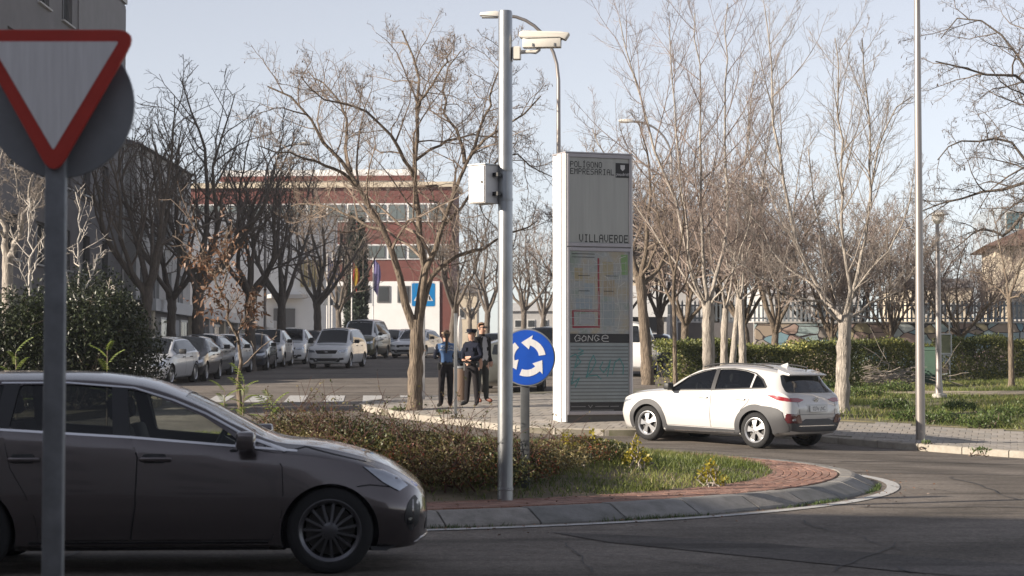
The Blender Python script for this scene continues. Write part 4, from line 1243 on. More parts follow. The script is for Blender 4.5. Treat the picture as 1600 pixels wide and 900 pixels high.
        link('quarter_cladding', panel(bvh, [(-2.70, .80), (-2.95, .79), (-3.12, .76), (-3.22, .70), (-3.25, .60), (-3.31, .46), (-3.30, .34), (-2.98, .28), (-2.99, .36), (-3.00, .52), (-2.93, .66), (-2.82, .74)], 'side', 0.016, C_CLAD, 0.04, s, 0.02), rt)
        link('sill_trim', panel(bvh, [(-2.22, .20), (-0.40, .20), (-0.36, .32), (-2.24, .32)], 'side', 0.012, C_CLAD, 0.08, s, 0.02), rt)
        link('side_step', panel(bvh, [(-2.1, .255), (-0.65, .225), (-0.65, .245), (-2.1, .275)], 'side', 0.02, C_CHROME, 0.08, s, 0.01), rt)
        link('tail_light', panel(bvh, rounded([(-2.86, 1.00), (-3.05, 1.01), (-3.28, .965), (-3.34, .93), (-3.30, .905), (-3.1, .915)], 0.015), 'side', 0.008, C_RED, 0.03, s, 0.01), rt)
        link('tail_light', panel(bvh, rounded([(0.86 * s, .965), (0.55 * s, .965), (0.38 * s, .93), (0.55 * s, .885), (0.84 * s, .90)], 0.015), 'rear', 0.008, C_RED, 0.04, 1, 0.01), rt)
        link('reflector_cluster', panel(bvh, rounded([(0.86 * s, .68), (0.58 * s, .66), (0.50 * s, .50), (0.86 * s, .50)], 0.02), 'rear', 0.026, mat('lamp_dark_red', (0.075, 0.012, 0.016), 0.15, coat=1.0), 0.04, 1, 0.012), rt)
        link('indicator_lens', panel(bvh, rounded([(0.78 * s, .57), (0.72 * s, .59), (0.70 * s, .55), (0.77 * s, .54)], 0.01, 2), 'rear', 0.034, C_LAMP, 0.03, 1, 0.01), rt)
        link('headlight', panel(bvh, rounded([(0.42, .80), (0.60, .78), (0.78, .73), (0.74, .70), (0.5, .755)], 0.01), 'side', 0.006, C_LAMP, 0.03, s, 0.01), rt)
        link('fender_badge', panel(bvh, [(-0.33, .845), (-0.25, .85), (-0.25, .865), (-0.33, .86)], 'side', 0.005, C_CHROME, 0.05, s, 0.002), rt)
        mirror_obj(rt, -0.60, 0.89 * s, 1.06, s, C_BLACK, 1.05)
        b = MB(); b.tube([(-1.15, 0.575 * s, 1.475), (-1.35, 0.565 * s, 1.53), (-1.9, 0.56 * s, 1.565), (-2.5, 0.555 * s, 1.545), (-2.75, 0.55 * s, 1.51)], 0.014, 6); b.build('roof_rail', C_BLACK, rt, smooth=True)
        q = link('seat', SEAT, rt); q.location = (-1.3, 0.38 * s, 0.48)
        q = link('seat', SEAT, rt); q.location = (-2.15, 0.40 * s, 0.50)
    rg = rounded([(-0.76, 1.065), (0.76, 1.065), (0.70, 1.2), (0.60, 1.38), (-0.60, 1.38), (-0.70, 1.2)], 0.04)
    link('rear_window', panel(bvh, rg, 'rear', 0.016, C_GLASS, 0.06, 1, 0.006), rt)
    b = MB(); b.add([(-2.86, -0.56, 1.482), (-2.86, 0.56, 1.482), (-3.17, 0.60, 1.395), (-3.17, -0.60, 1.395), (-2.86, -0.56, 1.40), (-2.86, 0.56, 1.40), (-3.15, 0.60, 1.365), (-3.15, -0.60, 1.365)], [(0, 1, 2, 3), (7, 6, 5, 4), (0, 4, 5, 1), (1, 5, 6, 2), (2, 6, 7, 3), (3, 7, 4, 0)])
    b.build('spoiler', pm, rt, bevel=0.01, smooth=True)
    b = MB(); b.add([(-2.52, 0.0, 1.545), (-2.70, 0.035, 1.515), (-2.70, -0.035, 1.515), (-2.69, 0.0, 1.60)], [(0, 1, 3), (0, 3, 2), (1, 2, 3), (0, 2, 1)])
    b.build('roof_aerial', pm, rt, smooth=True)
    link('bumper', panel(bvh, rounded([(-0.84, .54), (-0.45, .54), (-0.38, .575), (0.38, .575), (0.45, .54), (0.84, .54), (0.78, .36), (0.5, .33), (-0.5, .33), (-0.78, .36)], 0.02), 'rear', 0.016, C_CLAD, 0.06, 1, 0.02), rt)
    link('bumper_strip', panel(bvh, [(-0.6, .44), (0.6, .44), (0.6, .455), (-0.6, .455)], 'rear', 0.022, C_CHROME, 0.08, 1, 0.01), rt)
    link('bumper_shelf', panel(bvh, rounded([(-0.82, .60), (0.82, .60), (0.80, .65), (-0.80, .65)], 0.01), 'rear', 0.012, pm, 0.06, 1, 0.012), rt)
    link('panel_gap', panel(bvh, [(-0.56, .655), (0.56, .655), (0.56, .662), (-0.56, .662)], 'rear', 0.002, C_SEAM, 0.08, 1, 0), rt)
    for s in (1, -1): link('panel_gap', panel(bvh, [(0.555 * s, .655), (0.565 * s, .655), (0.60 * s, .90), (0.59 * s, .90)], 'rear', 0.003, C_SEAM, 0.08, 1, 0), rt)
    link('plate_recess', panel(bvh, rounded([(-0.32, .70), (0.32, .70), (0.34, .845), (-0.34, .845)], 0.02), 'rear', 0.003, mat('paint_white_recess', (0.5, 0.5, 0.49), 0.4), 0.06, 1, 0), rt)
    xr = bvh.ray_cast(Vector((-9, 0, .765)), Vector((1, 0, 0)))[0].x
    plate_obj(rt, '0276 LNC', (xr - 0.02, 0, .765), (R(-6), 0, R(-90)))
    xr = bvh.ray_cast(Vector((-9, 0, .915)), Vector((1, 0, 0)))[0].x
    b = MB(); b.lathe([(0.052 + 0.007 * math.cos(t), 0.007 * math.sin(t)) for t in np.linspace(0, 2 * math.pi, 7)], 20, axis='X'); b.box((0, 0.018, 0), (0.01, 0.012, 0.07)); b.box((0, -0.018, 0), (0.01, 0.012, 0.07)); b.box((0, 0, 0), (0.01, 0.036, 0.011))
    bo = b.build('badge', C_CHROME, rt); bo.location = (xr - 0.008, 0, 0.93); bo.scale = (1, 1.25, 0.8)
    b = MB(); b.box((-0.66, 0, 0.84), (0.5, 1.4, 0.22)); b.build('dashboard', C_DARKIN, rt, bevel=0.06, smooth=True)
    b = MB(); b.lathe([(0.185 + 0.016 * math.cos(t), 0.016 * math.sin(t)) for t in np.linspace(0, 2 * math.pi, 9)], 24); b.box((0, 0, 0), (0.34, 0.05, 0.02))
    sw = b.build('steering_wheel', C_DARKIN, rt, smooth=True); sw.location = (-0.98, 0.38, 1.02); sw.rotation_euler = (0, R(-62), 0)
    wl = wheel_lib('crossover', 0.335, 0.215, 0.232, 5, 'blade', C_ALLOY)
    for x in (0, -WB):
        for s in (1, -1): add_wheel(rt, wl, x, 0.775 * s, 0.335, s)
    return rt
cx = crossover()
hd = Vector((-0.725, 0.689)).normalized()
lf = Vector((-hd.y, hd.x))
rl = Vector((X(1183, 37.3), 37.3))          # rear left tyre
fa = rl + hd * 2.6 - lf * 0.775
z0, z1 = float(zg(rl.x, rl.y)), float(zg(rl.x + hd.x * 2.6, rl.y + hd.y * 2.6))
cx.location = (fa.x, fa.y, z1)
roll = math.atan2(float(zg(rl.x - lf.x * 1.55, rl.y - lf.y * 1.55)) - z0, 1.55)
cx.rotation_euler = (Matrix.Rotation(math.atan2(hd.y, hd.x), 3, 'Z') @ Matrix.Rotation(-math.asin((z1 - z0) / 2.6), 3, 'Y') @ Matrix.Rotation(-roll, 3, 'X')).to_euler()
# ---------------------------------------------------------------- parked and passing cars
def gkeys(fo, WB, ro, H, W, hood, cowl, head, rtop, tail, belt):
    w_ = W / 2; e = -(WB + ro); mid = (cowl + head) / 2; rm = (head + rtop) / 2; hm = (hood + 0.08 + H) / 2
    return [(fo, .30, w_*.5, w_*.62, .48, w_*.55, hood*.72, w_*.4, hood*.77, hood*.79), (fo - .08, .22, w_*.78, w_*.86, .5, w_*.78, hood*.80, w_*.55, hood*.855, hood*.88), (fo - .3, .19, w_*.88, w_*.97, .52, w_*.9, hood*.89, w_*.7, hood*.945, hood*.97), (0.1, .18, w_*.92, w_, .55, w_*.94, hood*.94, w_*.76, hood*.99, hood + .015),
            (cowl, .18, w_*.93, w_, .58, w_*.95, belt - .03, w_*.77, hood + .05, hood + .08), (mid, .18, w_*.93, w_, .6, w_*.95, belt - .01, w_*.735, hm - .05, hm), (head, .18, w_*.93, w_, .6, w_*.95, belt, w_*.69, H - .10, H - .03), (rm, .18, w_*.93, w_, .6, w_*.95, belt + .02, w_*.67, H - .085, H),
            (rtop, .2, w_*.93, w_, .6, w_*.95, belt + .04, w_*.64, H - .13, H - .05), ((rtop + e + .12) / 2, .24, w_*.91, w_*.985, .62, w_*.94, belt + .02, w_*.63, (H + tail) / 2 - .06, (H + tail) / 2), (e + .12, .28, w_*.88, w_*.95, .62, w_*.9, tail - .04, w_*.6, tail, tail + .03), (e + .03, .34, w_*.8, w_*.88, .6, w_*.8, tail - .10, w_*.52, tail - .07, tail - .05), (e, .38, w_*.66, w_*.75, .6, w_*.66, tail - .16, w_*.42, tail - .14, tail - .12)]
GEN_WHEEL = wheel_lib('generic', 0.315, 0.2, 0.215, 7, 'plain', C_ALLOY)
def gen_car(fo, WB, ro, H, W, hood, cowl, head, rtop, tail, belt, splits, two=None, sliding=False):
    K = gkeys(fo, WB, ro, H, W, hood, cowl, head, rtop, tail, belt)
    pm = paint('paint_base', (0.5, 0.5, 0.5))
    rt = empty('car_pattern')
    body = loft(K, nst=46).mesh('body', [pm, C_BLACK], smooth=True, angle=40)
    bvh = BVHTree.FromPolygons([v.co.copy() for v in body.vertices], [tuple(p.vertices) for p in body.polygons])
    b2 = boolean(body, [arch_cutter([(0, 0.315), (-WB, 0.315)], 0.36, W / 2 - 0.30, C_BLACK)])
    b2.polygons.foreach_set('use_smooth', [True] * len(b2.polygons)); b2.set_sharp_from_angle(angle=R(32))
    if two:
        b2.materials.append(two)
        for p in b2.polygons:
            if p.material_index == 0 and p.center.z > belt - 0.22 and p.center.x < cowl + 0.25: p.material_index = 2
    link('body', b2, rt)
    Ks = np.array(sorted(K)); 
    zr = lambda x: float(pchip(Ks[:, 0], Ks[:, 8], np.array([x]))[0]); zb = lambda x: float(pchip(Ks[:, 0], Ks[:, 6], np.array([x]))[0])
    for s in (1, -1):
        for a, b in zip(splits, splits[1:]):
            xs = np.linspace(a - 0.04, b + 0.04, 7)
            top = [(x, max(zb(x) + 0.045, zr(x) - 0.035)) for x in xs]; bot = [(x, zb(x) + 0.035) for x in xs[::-1]]
            link('window', panel(bvh, rounded(top + bot, 0.02, 2), 'side', 0.006, C_GLASS, 0.12, s, 0.006), rt)
        e = -(WB + ro)
        link('headlight', panel(bvh, rounded([(W*.46 * s, hood*.80), (W*.30 * s, hood*.76), (W*.26 * s, hood*.68), (W*.42 * s, hood*.67)], 0.02), 'front', 0.008, C_LAMP, 0.05, 1, 0.01), rt)
        link('headlight', panel(bvh, rounded([(fo - .34, hood*.84), (fo - .08, hood*.78), (fo - .05, hood*.68), (fo - .22, hood*.72)], 0.02), 'side', 0.008, C_LAMP, 0.05, s, 0.01), rt)
        link('fog_light', panel(bvh, rounded([(W*.40 * s, .44), (W*.30 * s, .44), (W*.31 * s, .34), (W*.40 * s, .36)], 0.02), 'front', 0.006, C_BLACK, 0.06, 1, 0.0), rt)
        link('tail_light', panel(bvh, rounded([(W*.47 * s, tail - .04), (W*.36 * s, tail - .04), (W*.34 * s, tail - .26), (W*.47 * s, tail - .26)], 0.02), 'rear', 0.010, C_RED, 0.05, 1, 0.01), rt)
        link('tail_light', panel(bvh, rounded([(e + .20, tail - .02), (e + .06, tail - .10), (e + .05, tail - .26), (e + .16, tail - .24)], 0.02), 'side', 0.010, C_RED, 0.05, s, 0.01), rt)
        for x in splits[1:-1]:
            link('panel_gap', panel(bvh, [(x - .006, .30), (x + .006, .30), (x + .006, zb(x)), (x - .006, zb(x))], 'side', 0.003, C_SEAM, 0.1, s, 0), rt)
            hh = MB(); hh.box((0, 0, 0), (0.2, 0.03, 0.03)); ho = hh.build('handle', C_BLACK, rt); y = bvh.ray_cast(Vector((x + 0.16, 3 * s, belt - .1)), Vector((0, -s, 0)))[0].y; ho.location = (x + 0.16, y + 0.015 * s, belt - .1)
        link('sill_trim', panel(bvh, [(-WB + .4, .19), (-.42, .19), (-.42, .25), (-WB + .4, .25)], 'side', 0.008, C_BLACK, 0.2, s, 0.01), rt)
        mirror_obj(rt, splits[-1] - 0.12, W * .50 * s, belt + 0.06, s, C_BLACK, 1.2)
    wr = W / 2
    link('windscreen', panel(bvh, rounded([(cowl + .02, -wr*.72), (cowl + .02, wr*.72), (head + .02, wr*.62), (head + .02, -wr*.62)], 0.05), 'top', 0.006, C_GLASS, 0.1, 1, 0.006), rt)
    link('rear_window', panel(bvh, rounded([(-wr*.60, tail + .07), (wr*.60, tail + .07), (wr*.54, H - .16), (-wr*.54, H - .16)], 0.05), 'rear', 0.006, C_GLASS, 0.1, 1, 0.006), rt)
    link('grille', panel(bvh, rounded([(-W*.27, hood*.77), (W*.27, hood*.77), (W*.22, hood*.62), (-W*.22, hood*.62)], 0.03), 'front', 0.005, C_BLACK, 0.08, 1, 0.0), rt)
    link('air_intake', panel(bvh, rounded([(-W*.34, .43), (W*.34, .43), (W*.30, .27), (-W*.30, .27)], 0.03), 'front', 0.005, C_BLACK, 0.08, 1, 0.0), rt)
    link('grille_badge', panel(bvh, [(-.10, hood*.70), (0, hood*.73), (.10, hood*.70), (0, hood*.67)], 'front', 0.014, C_CHROME, 0.05, 1, 0.006), rt)
    for x_, sx, ang in ((6, -1, R(90)), (-9, 1, R(-90))):
        hz = .53 if sx < 0 else tail - .36
        q = bvh.ray_cast(Vector((x_, 0, hz)), Vector((sx, 0, 0)))[0]
        plate_obj(rt, None, (q.x - 0.02 * sx, 0, hz), (0, 0, ang))
    for x in (0, -WB):
        for s in (1, -1): add_wheel(rt, GEN_WHEEL, x, (W / 2 - 0.125) * s, 0.315, s)
    return rt
PAT = {
 'hatch': gen_car(.86, 2.60, .72, 1.46, 1.78, .88, -.28, -1.12, -2.75, .98, .93, [-2.68, -2.25, -1.45, -.62]),
 'mpv': gen_car(.85, 2.81, .80, 1.68, 1.75, .98, -.18, -1.05, -3.25, 1.05, 1.02, [-3.25, -2.45, -1.45, -.5]),
 'van': gen_car(.90, 3.0, 1.0, 1.96, 1.90, 1.12, .12, -.85, -3.75, 1.15, 1.15, [-3.7, -2.6, -1.15, -.25], mat('paint_van_white', (0.82, 0.82, 0.81), 0.3, coat=0.8)),
 'suv': gen_car(.86, 2.63, .75, 1.62, 1.83, .98, -.30, -1.10, -2.80, 1.05, 1.02, [-2.8, -2.3, -1.45, -.6]),
 'estate': gen_car(.95, 2.70, 1.05, 1.50, 1.80, .90, -.3, -1.15, -3.35, 1.0, .96, [-3.35, -2.35, -1.45, -.62]),
}
COLS = {k: paint('paint_' + k, c, m, 0.3) for k, c, m in (('silver', (0.62, 0.63, 0.65), 0.2), ('black', (0.022, 0.022, 0.026), 0.2), ('slate', (0.10, 0.11, 0.13), 0.5), ('pearl', (0.84, 0.84, 0.84), 0.0), ('bluegrey', (0.20, 0.24, 0.31), 0.4), ('bronze', (0.17, 0.15, 0.135), 0.5), ('olive', (0.095, 0.092, 0.05), 0.2), ('greygreen', (0.125, 0.13, 0.12), 0.4), ('navy', (0.03, 0.035, 0.055), 0.3))}
def put_car(pat, px, Y_, ang, colr, name, label, group, plate=None):
    """ang: heading in degrees, 0 = away from the camera, 180 = towards it, 225 = towards it and to the left"""
    r = copy_tree(PAT[pat])
    r.name = name
    h = R(90 - ang)
    x = X(px, Y_)
    r.location = (x, Y_, float(zg(x, Y_)))
    hy = math.sin(h); e = 1.3
    pitch = math.atan2(float(zg(x, Y_ + hy * e)) - float(zg(x, Y_ - hy * e)), 2 * e)
    r.rotation_euler = (Matrix.Rotation(h, 3, 'Z') @ Matrix.Rotation(-pitch, 3, 'Y')).to_euler()
    tag(r, label, 'van' if pat == 'van' else 'car', group)
    for c in r.children:
        if c.name.startswith('body'):
            c.material_slots[0].link = 'OBJECT'; c.material_slots[0].material = COLS[colr]
        if plate and c.name.startswith('number_plate') and c.location.x < -1:
            t = link('plate_text', text_mesh('plate_text', plate, 0.105, C_INK), c); t.rotation_euler = (math.pi / 2, 0, 0); t.location = (0, -0.008, 0)
    return r
G1 = 'cars parked in line along the left pavement'
put_car('hatch', 226, 60.5, 187, 'silver', 'parked_car', 'silver hatchback half hidden by the dark bush, first in the parked row', G1)
put_car('hatch', 282, 64.0, 181, 'black', 'parked_car', 'black hatchback with a pale roof sheen, second in the parked row', G1)
put_car('estate', 305, 69.0, 181, 'slate', 'parked_car', 'dark slate estate car tucked behind the second parked car', G1)
put_car('hatch', 340, 73.0, 181, 'silver', 'parked_car', 'silver hatchback parked behind the thin leaning sapling', G1)
put_car('hatch', 385, 78.5, 180, 'navy', 'parked_car', 'dark navy hatchback between the silver and the white parked cars', G1)
put_car('suv', 412, 84.0, 181, 'pearl', 'parked_car', 'white hatchback parked next to the navy one', G1)
put_car('suv', 449, 89.0, 181, 'pearl', 'parked_car', 'white crossover parked nearest the white people carrier', G1)
put_car('hatch', 478, 96.0, 180, 'black', 'parked_car', 'black car parked between the white crossover and the people carrier', G1)
put_car('mpv', 517, 82.0, 187, 'pearl', 'people_carrier', 'white people carrier coming down the street with its headlamps showing', None)
put_car('van', 560, 99.0, 187, 'olive', 'van', 'two-tone van, white above and olive green below, behind the people carrier', None)
put_car('hatch', 602, 108.0, 190, 'bluegrey', 'parked_car', 'blue grey car glimpsed between the two-tone van and the white hatchback', None)
put_car('hatch', 640, 101.0, 194, 'pearl', 'electric_car', 'white hatchback with a dark grille just behind the main tree trunk', None)
put_car('estate', 606, 122.0, 215, 'black', 'parked_car', 'black car whose roof shows above the white hatchback', None)
put_car('estate', 806, 58.0, 2, 'greygreen', 'estate_car', 'grey green estate car seen from behind, beside the three people', None, '9471 HFP')
put_car('hatch', 752, 82.0, 205, 'bluegrey', 'parked_car', 'blue grey car behind the head of the sunglassed man', None)
put_car('mpv', 838, 88.0, 200, 'black', 'parked_car', 'black tall car just above the round blue sign', None)
put_car('van', 988, 74.0, 8, 'pearl', 'van', 'white van showing one red tail lamp beside the information column', None)
put_car('hatch', 1024, 86.0, 5, 'slate', 'parked_car', 'dark car parked under the white canopy', None)
for r in PAT.values():
    for c in list(r.children_recursive): bpy.data.objects.remove(c)
    bpy.data.objects.remove(r)
# ================================================================ signs, poles, column, lamps
S_GALV = mat('galvanised', (0.31, 0.32, 0.33), 0.38, 0.85, var=0.18, scale=6, detail=7, bump=0.05, bscale=40, stretch=(1, 1, 0.3))
S_POST = mat('post_zinc', (0.17, 0.178, 0.19), 0.55, 0.35, var=0.2, scale=9, detail=7)
S_GREY = mat('sign_back', (0.20, 0.21, 0.225), 0.5, 0.3, var=0.12, scale=5)
S_RED = mat('sign_red', (0.42, 0.03, 0.018), 0.45, var=0.08, scale=6)
S_WHITE = mat('sign_white', (0.66, 0.65, 0.66), 0.45, var=0.09, scale=6, stretch=(9, 9, 0.5))
S_BLUE = mat('sign_blue', (0.012, 0.075, 0.42), 0.35, var=0.1, scale=5)
S_BLUE2 = mat('sign_light_blue', (0.02, 0.23, 0.56), 0.35)
S_BLACK = mat('sign_black', (0.012, 0.012, 0.014), 0.5)
S_IVORY = mat('ivory_paint', (0.70, 0.665, 0.60), 0.4, var=0.04, scale=5)
S_WPAINT = mat('white_enamel', (0.66, 0.64, 0.62), 0.4, var=0.05, scale=3)
S_ALU = mat('column_frame', (0.36, 0.345, 0.365), 0.45, 0.2, var=0.06, scale=3)
S_CREAMPOLE = mat('pole_paint', (0.30, 0.275, 0.26), 0.38, 0.6, var=0.06, scale=2)
VX = Matrix(((1, 0, 0, 0), (0, 0, 1, 0), (0, 1, 0, 0), (0, 0, 0, 1)))     # xy outline -> xz plane, extruded along y
def plate(name, poly, y0, y1, m, parent, bevel=0.0):
    return MB().prism(poly, y0, y1, VX).build(name, m, parent, bevel=bevel)
def disc(r, n=48, cx=0, cz=0): return [(cx + r * math.cos(2 * math.pi * i / n), cz + r * math.sin(2 * math.pi * i / n)) for i in range(n)]

# ---- give-way sign, near left
Yg = 8.0; k = Yg / FPX
gw = empty('give_way_sign', (X(82, Yg), Yg, 0), label='give way triangle with a red border on a zinc post, cut by the left edge', cat='sign')
zc = P(82, 47, Yg).z
tri = rounded([(-133 * k, 0), (0, -236 * k), (133 * k, 0)], 38 * k, 6)
tri = [(x, z + zc) for x, z in tri]
plate('sign_plate', tri, -0.012, 0.012, S_RED, gw, 0.002)
plate('sign_face', [(x, z + zc) for x, z in rounded([(-101 * k, -19 * k), (0, -190 * k), (101 * k, -19 * k)], 4 * k, 3)], -0.0155, -0.0125, S_WHITE, gw)
b = MB(); b.box((0, 0.045, 1.35), (0.083, 0.05, 2.9)); b.build('post', S_POST, gw, bevel=0.008, smooth=True)
plate('round_sign_back', [(x, z) for x, z in disc(116.5 * k, 64, 3 * k, P(82, 160, Yg).z)], 0.075, 0.095, S_GREY, gw, 0.003)
for zz in (zc - 0.12, zc - 0.36):
    b = MB(); b.box((0, 0.045, zz), (0.12, 0.062, 0.03)); b.build('clamp', S_GALV, gw)

# ---- galvanised camera pole with camera and cabinet
Yp = 20.8
pb = Vector((X(789.5, Yp), Yp, float(zisl(0, Yp)) - 0.02))
ztop = P(790, 17, Yp).z - pb.z
pole = empty('camera_pole', pb, label='tall galvanised steel pole on the roundabout carrying the security camera', cat='pole')
b = MB(); b.lathe([(0.082, -0.2), (0.081, 0.1), (0.080, 0.14), (0.079, 1.5), (0.073, ztop - 0.02), (0.066, ztop), (0.0, ztop)], 32); b.build('shaft', S_GALV, pole, smooth=True, angle=50)
b = MB(); b.lathe([(0.081, 0.125), (0.086, 0.13), (0.086, 0.15), (0.080, 0.155)], 32); b.build('weld_collar', S_GALV, pole, smooth=True)
b = MB(); b.box((0.0, 0, 0.01), (0.30, 0.30, 0.02)); b.build('base_plate', S_GALV, pole)
for zz in (P(790, 266, Yp).z, P(790, 312, Yp).z):
    b = MB(); b.lathe([(0.0765, -0.012), (0.083, -0.012), (0.083, 0.012), (0.0765, 0.012)], 28, c=(0, 0, zz - pb.z)); b.build('strap', S_GALV, pole, smooth=True)
cb = P(757, 289, Yp)
cab = empty('equipment_cabinet', cb, R(-42), 'small white metal cabinet strapped to the galvanised pole', 'cabinet')
b = MB(); b.box((0, 0, 0), (0.235, 0.23, 0.40)); b.build('case', S_WPAINT, cab, bevel=0.006)
b = MB(); b.box((0, -0.12, 0), (0.215, 0.012, 0.38)); dr = b.build('door', S_WPAINT, cab, bevel=0.003)
b = MB(); b.lathe([(0, -0.009), (0.012, -0.008), (0.012, 0.01)], 10, c=(0.08, -0.128, 0.02), axis='Y'); b.build('lock', S_BLACK, dr)
b = MB(); b.box((0, 0, 0.207), (0.255, 0.255, 0.014)); b.build('rain_hood', S_GALV, cab)
b = MB(); b.box((0.15, 0.02, 0.1), (0.09, 0.05, 0.04)); b.box((0.15, 0.02, -0.1), (0.09, 0.05, 0.04)); b.build('bracket', S_BLACK, cab)
cc = P(851, 62, Yp - 0.03)
cctv = empty('security_camera', cc, R(-6), 'cream bullet security camera on a bracket at the top of the galvanised pole', 'camera')
kp = Yp / FPX
def bx(mb, x0, x1, z0, z1, w0, w1, y=0.0):
    mb.add([(x0, -w0 / 2, z0), (x1, -w0 / 2, z0), (x1, w0 / 2, z0), (x0, w0 / 2, z0), (x0, -w1 / 2, z1), (x1, -w1 / 2, z1), (x1, w1 / 2, z1), (x0, w1 / 2, z1)], [(3, 2, 1, 0), (4, 5, 6, 7), (0, 1, 5, 4), (1, 2, 6, 5), (2, 3, 7, 6), (3, 0, 4, 7)])
b = MB(); bx(b, -34 * kp, 26 * kp, -13 * kp, 2 * kp, 0.115, 0.12); b.build('housing', S_IVORY, cctv, bevel=0.008, smooth=True)
b = MB()
sh = [(-40, 4), (-39, 11), (-34, 13.5), (26, 11), (40, 9), (33, -2), (24, 2), (-30, 1)]
b.prism([(x * kp, z * kp) for x, z in sh], -0.075, 0.075, VX); b.build('sun_shield', S_IVORY, cctv, bevel=0.012, smooth=True)
b = MB(); b.add([(26 * kp, -0.055, -11 * kp), (26 * kp, 0.055, -11 * kp), (27 * kp, 0.055, 1 * kp), (27 * kp, -0.055, 1 * kp), (36 * kp, 0.06, 6 * kp), (36 * kp, -0.06, 6 * kp)], [(0, 1, 2, 3), (3, 2, 4, 5)]); b.build('lens_window', C_GLASS, cctv)
for px in (-18, 16):
    b = MB(); b.box((px * kp, -0.06, -9 * kp), (0.015, 0.012, 0.03)); b.build('latch', S_GREY, cctv)
b = MB(); b.box((-44 * kp, 0.0, -21 * kp), (0.085, 0.10, 0.135)); b.build('wall_box', S_IVORY, cctv, bevel=0.008)
b = MB(); b.tube([(-40 * kp, 0, -19 * kp), (-24 * kp, 0, -18.5 * kp), (-14 * kp, 0, -19 * kp), (-10 * kp, 0, -16 * kp), (-10 * kp, 0, -9 * kp)], [0.022, 0.02, 0.025, 0.027, 0.027], 12); b.build('arm', S_IVORY, cctv, smooth=True)

# ---- round blue roundabout sign
Yb = 21.8
bb = Vector((X(820, Yb), Yb, float(zisl(0.1, Yb)) - 0.02))
bs = empty('roundabout_sign', bb, R(-4), 'round blue sign with three white circling arrows on a grey post', 'sign')
r = 45.0 * Yb / FPX; zc = P(823, 558.5, Yb).z - bb.z; ox = 3 * Yb / FPX
b = MB(); b.box((0, 0.03, zc / 2 + 0.1), (0.098, 0.05, zc + 0.35)); b.build('post', mat('post_grey', (0.085, 0.09, 0.095), 0.5, 0.35, var=0.12, scale=8), bs, bevel=0.008, smooth=True)
plate('rim', disc(r, 64, ox, zc), -0.02, 0.0, S_GREY, bs, 0.003)
plate('sign_plate', disc(r * 0.95, 64, ox, zc), -0.024, -0.021, S_BLUE, bs)
for a0 in (100, 220, 340):
    arc = []
    n = 12
    for i in range(n + 1):
        a = R(a0 - 92 + 66 * i / n); arc.append((0.66 * r * math.cos(a), 0.66 * r * math.sin(a)))
    for i in range(n, -1, -1):
        a = R(a0 - 92 + 66 * i / n); arc.append((0.43 * r * math.cos(a), 0.43 * r * math.sin(a)))
    ah = R(a0 - 26); at = R(a0 + 10)
    head = [(0.80 * r * math.cos(ah), 0.80 * r * math.sin(ah)), (0.55 * r * math.cos(at), 0.55 * r * math.sin(at)), (0.29 * r * math.cos(ah), 0.29 * r * math.sin(ah))]
    poly = arc[:n + 1] + head + arc[n + 1:]
    plate('arrow', [(x + ox, z + zc) for x, z in poly], -0.0275, -0.0245, S_WHITE, bs)
for zz in (zc + 0.1, zc - 0.12):
    b = MB(); b.box((0, 0.022, zz), (0.13, 0.062, 0.03)); b.build('clamp', S_GALV, bs)

# ---- information column
DOT = {'P': '11110 10001 10001 11110 10000 10000 10000', 'O': '01110 10001 10001 10001 10001 10001 01110', 'L': '10000 10000 10000 10000 10000 10000 11111', 'I': '01110 00100 00100 00100 00100 00100 01110', 'G': '01110 10001 10000 10111 10001 10001 01110', 'N': '10001 11001 11001 10101 10011 10011 10001',
       'E': '11111 10000 10000 11110 10000 10000 11111', 'M': '10001 11011 10101 10101 10001 10001 10001', 'R': '11110 10001 10001 11110 10100 10010 10001', 'S': '01111 10000 10000 01110 00001 00001 11110', 'A': '01110 10001 10001 11111 10001 10001 10001', 'V': '10001 10001 10001 10001 10001 01010 00100', 'D': '11110 10001 10001 10001 10001 10001 11110'}
def dotline(name, txt, u0, zt, pitch, h, m, parent, y, accent=None):
    b = MB(); cw = pitch * 0.80 / 5; ch = h / 7
    for i, c in enumerate(txt):
        for rr, row in enumerate(DOT[c].split()):
            for cc_, bit in enumerate(row):
                if bit == '1':
                    x0 = u0 + i * pitch + cc_ * cw; z0 = zt - rr * ch; g_ = -0.04
                    b.add([(x0 + cw * g_, y, z0 - ch * (1 - g_)), (x0 + cw * (1 - g_), y, z0 - ch * (1 - g_)), (x0 + cw * (1 - g_), y, z0 - ch * g_), (x0 + cw * g_, y, z0 - ch * g_)], [(0, 1, 2, 3)])
        if accent == i: b.add([(u0 + i * pitch + 2.2 * cw, y, zt + 0.3 * ch), (u0 + i * pitch + 3.2 * cw, y, zt + 0.3 * ch), (u0 + i * pitch + 4 * cw, y, zt + 1.5 * ch), (u0 + i * pitch + 3.1 * cw, y, zt + 1.5 * ch)], [(0, 1, 2, 3)])
    return b.build(name, m, parent)
mb0 = GP(885, 661, 0.13)
CW, CD, CH = 1.50, 0.72, 5.62
colm = empty('information_column', mb0, R(21), 'tall white information column with a district map and lettering', 'sign')
def colbox(name, u0, u1, y0, y1, z0, z1, m, par=colm, bevel=0.0):
    b = MB(); b.box(((u0 + u1) / 2, (y0 + y1) / 2, (z0 + z1) / 2), (u1 - u0, y1 - y0, z1 - z0)); return b.build(name, m, par, bevel=bevel)
colbox('plinth', 0.05, CW - 0.04, 0.05, CD - 0.03, -0.08, 0.16, mat('plinth', (0.10, 0.095, 0.09), 0.7))
colbox('core', 0.03, CW - 0.02, 0.04, CD - 0.02, 0.16, CH - 0.02, S_ALU)
colbox('side_fin', -0.02, 0.028, 0.0, 0.20, 0.02, CH, S_WPAINT, bevel=0.01)
